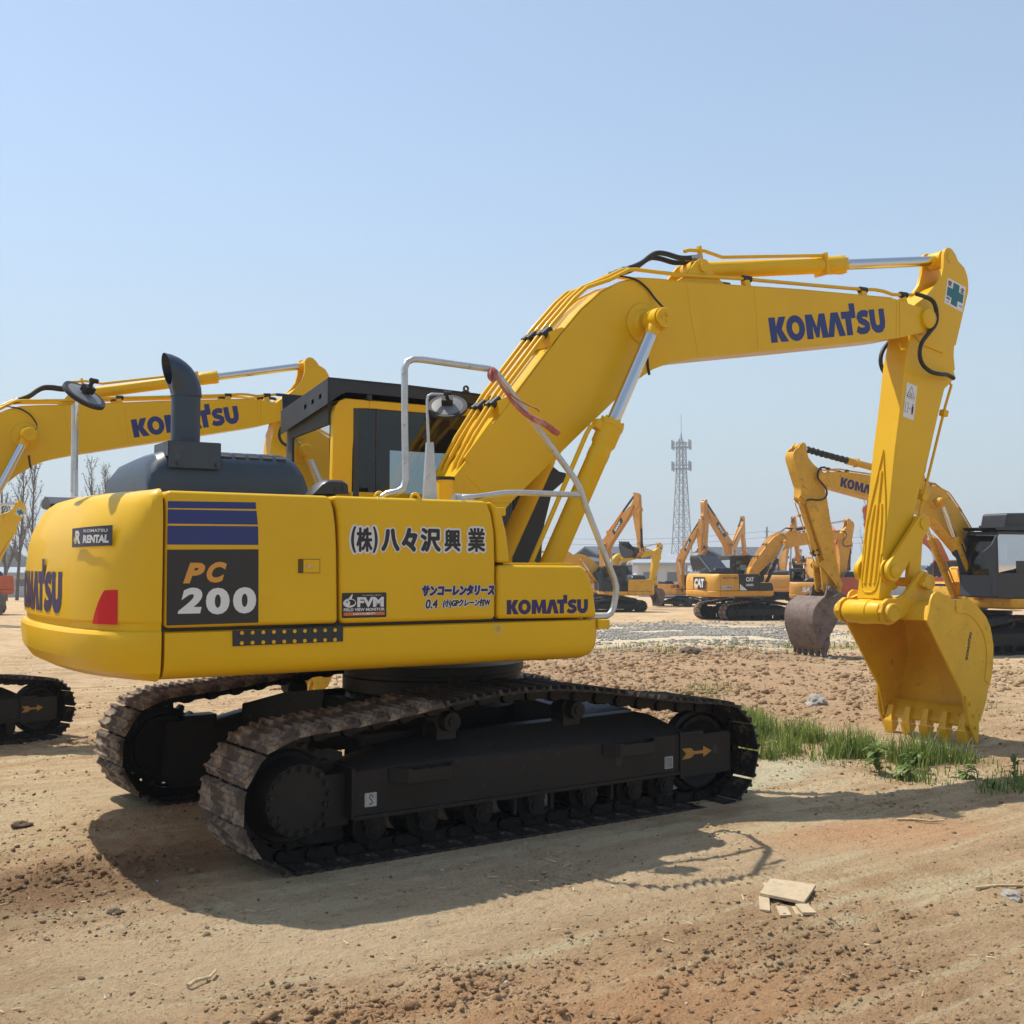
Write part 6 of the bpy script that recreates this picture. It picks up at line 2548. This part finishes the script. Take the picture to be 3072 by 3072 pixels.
def rock_bases(n, sub, seed, amp):
    out = []
    for k in range(n):
        bm = bmesh.new()
        bmesh.ops.create_icosphere(bm, subdivisions=sub, radius=1.0)
        for v in bm.verts:
            p = v.co * 1.1 + Vector((k * 9.1, seed, k * 3.7))
            v.co *= 1 + amp * mnoise.noise(p * 1.0) + amp * .5 * mnoise.noise(p * 2.4)
        bm.verts.ensure_lookup_table()
        V = np.array([v.co[:] for v in bm.verts])
        F = np.array([[v.index for v in f.verts] for f in bm.faces])
        bm.free()
        out.append((V, F))
    return out


def scatter_mesh(name, pos, size, bases, flat=.65, seed=1, sink=.3):
    rng = np.random.default_rng(seed)
    VV, FF = [], []
    off = 0
    for (x, y, z), s in zip(pos, size):
        V, F = bases[rng.integers(len(bases))]
        a = rng.uniform(0, 2 * PI)
        c, sn = math.cos(a), math.sin(a)
        q = V * np.array([s * rng.uniform(.7, 1.4), s * rng.uniform(.7, 1.2), s * flat * rng.uniform(.6, 1.2)])
        t = rng.uniform(-.5, .5)
        q = np.stack([q[:, 0] * math.cos(t) - q[:, 2] * math.sin(t), q[:, 1], q[:, 0] * math.sin(t) + q[:, 2] * math.cos(t)], 1)
        q = np.stack([q[:, 0] * c - q[:, 1] * sn + x, q[:, 0] * sn + q[:, 1] * c + y, q[:, 2] + z + s * flat * (1 - sink * 2) * .5], 1)
        VV.append(q)
        FF.append(F + off)
        off += len(V)
    V = np.concatenate(VV)
    F = np.concatenate(FF)
    me = bpy.data.meshes.new(name)
    me.vertices.add(len(V))
    me.vertices.foreach_set("co", V.ravel())
    me.loops.add(F.size)
    me.loops.foreach_set("vertex_index", F.ravel())
    me.polygons.add(len(F))
    me.polygons.foreach_set("loop_start", np.arange(0, F.size, 3))
    me.polygons.foreach_set("loop_total", np.full(len(F), 3))
    me.update()
    me.validate()
    return me


def full_z(x, y):
    return ground_z(x, y) * np.clip((70 - np.hypot(x + 4.3, y + 7.2)) / 40, 0, 1) + slope_z(x, y)


def view_points(n, r0, r1, rng, half=34, power=1.0):
    """random places in the part of the yard the picture looks over, nearer ones denser"""
    a0 = math.atan2(.819, .5719)
    r = np.exp(rng.uniform(math.log(r0), math.log(r1), n))
    a = a0 + np.radians(rng.uniform(-half, half, n))
    return -4.3 + r * np.cos(a), -7.2 + r * np.sin(a)


def on_tracks(x, y):
    return (np.abs(x) < 2.1) & (np.abs(np.abs(y) - 1.1) < .34)


rng = np.random.default_rng(5)
BS = rock_bases(9, 1, 2.0, .42)
X, Y = view_points(330000, 3.0, 26, rng)
q = rough_zones(X, Y)
dens_ = .02 + q ** 1.3 * .5 + .14 * np.clip(fbm(X * 2.6, Y * 2.6, 71, 4) - .52, 0, 1) * 4
keep = (rng.random(len(X)) < dens_) & ~on_tracks(X, Y)
X, Y, q = X[keep], Y[keep], q[keep]
D = np.hypot(X + 4.3, Y + 7.2)
sz = (.0028 + .012 * rng.random(len(X)) ** 4.0 * (.5 + 1.3 * q)) * (.75 + D * .05)
big = rng.random(len(X)) < .015
sz[big] *= 2.2
tag(obj("soil_clods", scatter_mesh("soil_clods", np.stack([X, Y, full_z(X, Y)], 1), sz, BS, .7, 3), M_EARTH), kind="stuff")
M_CLOD = paint("dark_clod_earth", (.17, .105, .058), .95, var=.35, scale=9, bump=.004, bump_scale=60)
X, Y = view_points(40000, 3.0, 22, rng)
q = rough_zones(X, Y)
keep = (rng.random(len(X)) < .02 + .25 * q) & ~on_tracks(X, Y)
X, Y = X[keep], Y[keep]
D = np.hypot(X + 4.3, Y + 7.2)
tag(obj("dark_soil_clods", scatter_mesh("dark_soil_clods", np.stack([X, Y, full_z(X, Y)], 1), (.0032 + .013 * rng.random(len(X)) ** 4) * (.75 + D * .05), BS, .7, 4), M_CLOD), kind="stuff")
M_PEB = paint("pale_pebble", (.44, .37, .28), .9, var=.3, scale=7)
X, Y = view_points(5000, 3.0, 24, rng)
keep = (rng.random(len(X)) < .05 + .3 * rough_zones(X, Y)) & ~on_tracks(X, Y)
X, Y = X[keep], Y[keep]
D = np.hypot(X + 4.3, Y + 7.2)
tag(obj("pale_pebbles", scatter_mesh("pale_pebbles", np.stack([X, Y, full_z(X, Y)], 1), (.004 + .010 * rng.random(len(X)) ** 3) * (.75 + D * .05), BS, .6, 5), M_PEB), kind="stuff")
# bigger lumps in the churned strip beyond the machine
X = rng.uniform(2, 17, 26000)
Y = rng.uniform(1.5, 14, 26000)
s_ = (X - CAM.x) * FH[0] + (Y - CAM.y) * FH[1]
q = rough_zones(X, Y)
keep = (rng.random(len(X)) < .05 + .5 * q ** 1.2) & (s_ > 11.5) & (s_ < 25) & (~((X < 2.4) & (Y < 1.6)))
X, Y = X[keep], Y[keep]
tag(obj("soil_clods", scatter_mesh("soil_clods", np.stack([X, Y, full_z(X, Y)], 1), .012 + .06 * rng.random(len(X)) ** 4.5, BS, .75, 8), M_EARTH), kind="stuff")
# crushed stone spread beyond the turned earth
M_GRAV = paint("crushed_stone", (.27, .25, .215), .9, var=.45, scale=6)
n = 15000
t = rng.normal(0, 1, n) * 4.0
w = rng.normal(0, 1, n) * 2.1
X = 19.6 + t * math.cos(.80) - w * math.sin(.80)
Y = 17.6 + t * math.sin(.80) + w * math.cos(.80)
keep = fbm(X * .7, Y * .7, 88, 3) > .40
X, Y = X[keep], Y[keep]
tag(obj("gravel", scatter_mesh("gravel", np.stack([X, Y, full_z(X, Y)], 1), .018 + .04 * rng.random(len(X)) ** 2.5, BS, .7, 6), M_GRAV), kind="stuff")
# straw and splinters
M_STRAW = paint("dry_straw", (.50, .39, .23), .9, var=.3, scale=30)
sb = MB()
rr = random.Random(4)
for k in range(900):
    r_ = math.exp(rr.uniform(math.log(3.2), math.log(20)))
    a_ = math.atan2(.819, .5719) + R(rr.uniform(-33, 33))
    x, y = -4.3 + r_ * math.cos(a_), -7.2 + r_ * math.sin(a_)
    if abs(x) < 2.1 and abs(abs(y) - 1.1) < .36:
        continue
    z = float(full_z(np.array([x]), np.array([y]))[0]) + .004
    L = rr.uniform(.015, .06) * (.7 + r_ * .06)
    h = rr.uniform(0, 2 * PI)
    d = Vector((math.cos(h), math.sin(h), rr.uniform(-.05, .25))) * L
    wv = Vector((-math.sin(h), math.cos(h), 0)) * L * rr.uniform(.04, .10)
    p = Vector((x, y, z))
    up_ = Vector((0, 0, L * .06))
    sb.loft([[p - wv, p + wv, p + up_], [p + d - wv * .5, p + d + wv * .5, p + d + up_]])
tag(obj("straw", sb.mesh("straw", fix=False), M_STRAW), kind="stuff")

# single stones
M_STN = paint("brown_stone", (.10, .068, .042), .9, var=.3, scale=12, bump=.004, bump_scale=40)
M_STW = paint("pale_stone", (.30, .275, .235), .85, var=.2, scale=10, bump=.003, bump_scale=40)
for x, y, s, mt, lab in ((-2.68, -1.45, .032, M_STN, "dark brown stone lying alone on the sand below the tail"),
                         (-2.66, .72, .05, M_STN, "dark clod on the sand left of the rear track"),
                         (1.16, -3.82, .045, M_STW, "grey white stone beside splinters at the right edge"),
                         (6.8, 2.2, .13, M_STW, "broad pale stone on the turned soil behind the near bucket"),
                         (12.1, 9.9, .17, M_STN, "brown boulder on the low soil ridge beyond the machine")):
    V, F = rock_bases(1, 3, x * 3.1, .5)[0]
    me = bpy.data.meshes.new("stone")
    me.from_pydata([(a * s * 1.25, b * s, c * s * .62 + s * .3) for a, b, c in V], [], [tuple(f) for f in F])
    o = obj("stone", me, None, None, Matrix.Translation((x, y, float(full_z(np.array([x]), np.array([y]))[0]) - .01)) @ Matrix.Rotation(x, 4, 'Z'))
    me.materials.append(mt)
    tag(o, lab, "stone", "loose stones")
# plywood offcuts in front
M_PLY = paint("weathered_plywood", (.46, .36, .23), .85, var=.2, scale=9, dirt=(.33, .27, .18), dirt_amt=.3, dirt_scale=10)


def board(pts, z0, z1, lab, dz=0.0):
    m = MB()
    cx = sum(p[0] for p in pts) / len(pts)
    cy = sum(p[1] for p in pts) / len(pts)
    g = float(full_z(np.array([cx]), np.array([cy]))[0]) + .004
    lo = [(x - cx, y - cy, z0 + dz * i) for i, (x, y) in enumerate(pts)]
    hi = [(x, y, z + z1 - z0) for x, y, z in lo]
    m.loft([lo, hi])
    o = obj("plywood_board", m.mesh("plywood_board"), M_PLY, None, Matrix.Translation((cx, cy, g)), .002)
    tag(o, lab, "board", "plywood offcuts on the dirt")


board([(.070, -3.110), (.135, -3.345), (.425, -3.175), (.322, -2.955)], .030, .046, "largest plywood board on top of the pile of offcuts")
board([(.085, -3.150), (.145, -3.340), (.33, -3.22), (.26, -3.02)], .012, .026, "dark edged plywood sheet directly under the largest board")
board([(-.094, -3.262), (-.067, -3.307), (.118, -3.131), (.073, -3.101)], .0, .012, "narrow plywood piece leaning out left of the pile")
board([(-.112, -3.409), (-.060, -3.434), (.022, -3.333), (-.007, -3.289)], .004, .016, "small plywood square in front of the pile, left one")
board([(.000, -3.452), (.055, -3.490), (.132, -3.373), (.079, -3.336)], .014, .028, "short plywood strip in front of the pile, right one")
board([(-.02, -3.435), (.04, -3.475), (.14, -3.36), (.08, -3.31)], .0, .012, "plywood strip lying under the short one in front of the pile")
board([(.115, -3.119), (.127, -3.163), (.318, -2.981), (.278, -2.941)], .0, .013, "narrow plywood piece tucked behind the largest board")
for (x, y, L, a, lab) in ((2.22, -2.35, .30, -.9, "dry pale stick lying on sand in the strip of boom shadow"), (1.15, -3.62, .42, -.5, "long pale wood splinter at the lower right edge"), (-2.72, -2.62, .16, .4, "thin dry twig on the sand in the lower left")):
    m = MB()
    z = float(full_z(np.array([x]), np.array([y]))[0])
    m.tube([(0, 0, .010), (L * .3, .01, .016), (L * .7, -.006, .014), (L, .012, .022)], lambda t: .010 - .004 * t, seg=7)
    tag(obj("stick", m.mesh("stick"), M_STRAW, None, Matrix.Translation((x, y, z)) @ Matrix.Rotation(a, 4, 'Z')), lab, "stick", "sticks on the dirt")

# ------------------------------------------------------------------ grass and weeds


def leaf_mat(name, c0, c1):
    m, nt, b = node_mat(name)
    N, L = nt.nodes, nt.links
    geo = N.new("ShaderNodeNewGeometry")
    mp = N.new("ShaderNodeMix")
    mp.data_type = 'RGBA'
    nz = N.new("ShaderNodeTexNoise")
    nz.inputs["Scale"].default_value = 5
    nz.inputs["Detail"].default_value = 5
    L.new(geo.outputs["Position"], nz.inputs["Vector"])
    mr = N.new("ShaderNodeMapRange")
    mr.inputs[1].default_value = .35
    mr.inputs[2].default_value = .65
    ad = N.new("ShaderNodeMath")
    ad.operation = 'ADD'
    rn = N.new("ShaderNodeMath")
    rn.operation = 'MULTIPLY_ADD'
    rn.inputs[1].default_value = .5
    rn.inputs[2].default_value = -.25
    L.new(geo.outputs["Random Per Island"], rn.inputs[0])
    L.new(nz.outputs[0], ad.inputs[0])
    L.new(rn.outputs[0], ad.inputs[1])
    L.new(ad.outputs[0], mr.inputs[0])
    L.new(mr.outputs[0], mp.inputs[0])
    mp.inputs[6].default_value = (*c0, 1)
    mp.inputs[7].default_value = (*c1, 1)
    L.new(mp.outputs[2], b.inputs["Base Color"])
    b.inputs["Roughness"].default_value = .55
    tr = N.new("ShaderNodeBsdfTranslucent")
    L.new(mp.outputs[2], tr.inputs[0])
    ms = N.new("ShaderNodeMixShader")
    ms.inputs[0].default_value = .35
    L.new(b.outputs[0], ms.inputs[1])
    L.new(tr.outputs[0], ms.inputs[2])
    L.new(ms.outputs[0], N["Material Output"].inputs[0])
    return m


M_GRASS = leaf_mat("spring_grass", (.10, .16, .022), (.27, .33, .075))
M_WEED = leaf_mat("broad_weed_leaf", (.09, .15, .03), (.20, .27, .07))
M_DRYG = leaf_mat("dry_grass", (.26, .20, .09), (.36, .29, .14))


def blades(pts, heights, width, seed, droop=.5):
    rg = np.random.default_rng(seed)
    n = len(pts)
    K = 4
    az = rg.uniform(0, 2 * PI, n)
    ln = rg.uniform(.10, .55, n)
    V = np.zeros((n, K + 1, 2, 3))
    for k in range(K + 1):
        t = k / K
        out = heights * ln * (t ** 1.7)
        z = heights * (t - droop * .35 * ln * t ** 3)
        cx = pts[:, 0] + np.cos(az) * out
        cy = pts[:, 1] + np.sin(az) * out
        w = width * (1 - t ** 1.6) * .5 + .0006
        wx, wy = -np.sin(az) * w, np.cos(az) * w
        V[:, k, 0] = np.stack([cx - wx, cy - wy, pts[:, 2] + z], 1)
        V[:, k, 1] = np.stack([cx + wx, cy + wy, pts[:, 2] + z], 1)
    V = V.reshape(-1, 3)
    base = (np.arange(n) * (K + 1) * 2)[:, None, None]
    q = np.array([[2 * k, 2 * k + 1, 2 * k + 3, 2 * k + 2] for k in range(K)])[None]
    F = (base + q).reshape(-1, 4)
    return V, F


def mesh_np(name, V, F):
    me = bpy.data.meshes.new(name)
    me.vertices.add(len(V))
    me.vertices.foreach_set("co", V.ravel())
    me.loops.add(F.size)
    me.loops.foreach_set("vertex_index", F.ravel())
    me.polygons.add(len(F))
    me.polygons.foreach_set("loop_start", np.arange(0, F.size, F.shape[1]))
    me.polygons.foreach_set("loop_total", np.full(len(F), F.shape[1]))
    me.polygons.foreach_set("use_smooth", np.ones(len(F), bool))
    me.update()
    me.validate()
    return me


def tuft_field(poly_fn, n, box, seed, h0, h1, width, clump=1.6):
    rg = np.random.default_rng(seed)
    X = rg.uniform(box[0], box[1], n)
    Y = rg.uniform(box[2], box[3], n)
    d = poly_fn(X, Y)
    cl = np.clip((fbm(X * clump, Y * clump, seed + 3, 4) - .42) * 4.5, 0, 1)
    keep = rg.random(n) < d * (cl * .9 + .1)
    X, Y, d, cl = X[keep], Y[keep], d[keep], cl[keep]
    Z = full_z(X, Y) - .01
    h = (h0 + (h1 - h0) * rg.random(len(X)) ** 1.5) * (.55 + .45 * d) * (.5 + .6 * cl)
    return np.stack([X, Y, Z], 1), h, width


def main_patch(x, y):
    d = blob(x, y, 4.05, .55, 1.25, .55, 1.0, .35)
    d = np.maximum(d, blob(x, y, 3.95, -.65, .95, .55, -1.1, .35))
    d = np.maximum(d, .45 * blob(x, y, 4.0, -1.75, .75, .30, -.75, .4))
    d = np.maximum(d, .28 * blob(x, y, 4.2, -2.5, .8, .30, -.7, .4))
    return d


parts_ = []
P_, h_, w_ = tuft_field(main_patch, 70000, (2.6, 5.8, -3.2, 2.2), 21, .05, .30, .010, 2.6)
parts_.append(blades(P_, h_, w_, 1))
P_, h_, w_ = tuft_field(lambda x, y: np.maximum(blob(x, y, 15.2, 11.0, 3.2, .55, -.45, .5), blob(x, y, 13.2, 9.9, 1.6, .35, -.4, .5) * .6), 26000, (10, 20, 8, 14), 22, .06, .26, .016, .9)
parts_.append(blades(P_, h_, w_, 2))
P_, h_, w_ = tuft_field(lambda x, y: np.maximum(np.maximum(blob(x, y, 7.1, 4.1, .75, .30, .3, .5), blob(x, y, 6.0, 3.3, .5, .25, .3, .5) * .6), blob(x, y, 8.2, 1.2, .8, .5, .3, .5) * .25), 9000, (4.5, 9.5, .2, 5.5), 23, .05, .28, .010, 2.2)
parts_.append(blades(P_, h_, w_, 3))
P_, h_, w_ = tuft_field(lambda x, y: np.maximum(blob(x, y, 22, 13, 7, 1.2, -.5, .6) * .35, np.maximum(blob(x, y, 20, 8.2, 2.5, .8, -.5, .6) * .5, blob(x, y, 6, 9, 3.5, 1.2, .4, .6) * .08)), 16000, (2, 30, 5, 18), 24, .05, .22, .018, .8)
parts_.append(blades(P_, h_, w_, 4))
off = 0
VV, FF = [], []
for V, F in parts_:
    VV.append(V)
    FF.append(F + off)
    off += len(V)
tag(obj("grass", mesh_np("grass", np.concatenate(VV), np.concatenate(FF)), M_GRASS), kind="stuff")
for o_ in (bpy.data.objects["grass"],):
    pass
P_, h_, w_ = tuft_field(lambda x, y: np.maximum(main_patch(x, y) * .5, np.clip(rough_zones(x, y) - .3, 0, 1) * .22), 14000, (2.0, 14, -3.2, 10), 31, .03, .17, .006, 1.8)
V, F = blades(P_, h_, w_, 5, 1.2)
tag(obj("dry_grass", mesh_np("dry_grass", V, F), M_DRYG), kind="stuff")

# leafy weeds: each a rosette or stalk with broad leaves


def weed(x, y, h, seed, lab, n=14, upright=.5, lw=.035, ll=.13):
    rnd = random.Random(seed)
    z = float(full_z(np.array([x]), np.array([y]))[0]) - .01
    r = empty("weed_plant", Matrix.Translation((x, y, z)))
    tag(r, lab, "weed", "leafy weeds by the bucket")
    sm, lm = MB(), MB()
    stems = []
    for k in range(3):
        a = rnd.uniform(0, 2 * PI)
        tip_ = Vector((math.cos(a) * h * .25 * rnd.random(), math.sin(a) * h * .25 * rnd.random(), h * rnd.uniform(.7, 1)))
        sm.tube([(0, 0, 0), tip_ * .5 + Vector((.01, 0, 0)), tip_], lambda t: .005 - .003 * t, seg=5)
        stems.append(tip_)
    for k in range(n):
        t = stems[k % 3]
        b = t * rnd.uniform(.15, 1)
        a = rnd.uniform(0, 2 * PI)
        L = ll * rnd.uniform(.6, 1.25)
        w = lw * rnd.uniform(.7, 1.2)
        d = Vector((math.cos(a), math.sin(a), 0))
        s = Vector((-math.sin(a), math.cos(a), 0))
        el = upright * rnd.uniform(.4, 1.4)
        rows = []
        for i in range(6):
            q = i / 5
            p = b + d * L * q * math.cos(el) + Vector((0, 0, L * (math.sin(el) * q - .55 * q * q)))
            ww = w * math.sin(PI * min(.97, .12 + q * .86)) * (1 + .15 * math.sin(9 * q))
            rows.append([p - s * ww + Vector((0, 0, ww * .25)), p, p + s * ww + Vector((0, 0, ww * .25))])
        lm.sheet(rows)
    obj("stem", sm.mesh("stem"), M_WEED, r)
    obj("leaves", lm.mesh("leaves", fix=False, angle=80), M_WEED, r)


weed(3.52, -1.22, .27, 1, "tall broad leaved weed just in front of the bucket teeth", 26, .9, .034, .17)
weed(3.86, -1.30, .20, 2, "bushy weed right of the tall one under the bucket", 18, .8, .032, .15)
weed(3.55, -1.45, .13, 3, "low spreading weed in front of the bucket, closest to the bare sand", 20, .4, .036, .12)
weed(3.95, -1.72, .12, 4, "low weed between the bucket and the boom's shadow", 18, .45, .03, .11)
weed(4.15, -2.02, .22, 5, "upright weed with pale stalk right of the bucket", 14, .9, .022, .10)
weed(4.05, -2.30, .18, 6, "weed nearest the right edge with pale leaves", 20, .6, .03, .10)
weed(3.80, -2.05, .10, 7, "small flat weed beside the strip of shadow", 16, .35, .028, .09)

# ------------------------------------------------------------------ the air over the yard
hz = MB().box(-1650, 1650, -1650, 1650, -36, 52)
hm = bpy.data.materials.new("haze_air")
hm.use_nodes = True
hn = hm.node_tree
hn.nodes.remove(hn.nodes["Principled BSDF"])
pv = hn.nodes.new("ShaderNodeVolumePrincipled")
pv.inputs["Color"].default_value = (.86, .91, .96, 1)
pv.inputs["Density"].default_value = .0009
pv.inputs["Anisotropy"].default_value = .2
hn.links.new(pv.outputs[0], hn.nodes["Material Output"].inputs["Volume"])
hme = hz.mesh("haze")
ho = obj("haze", hme, hm)
tag(ho, kind="stuff")
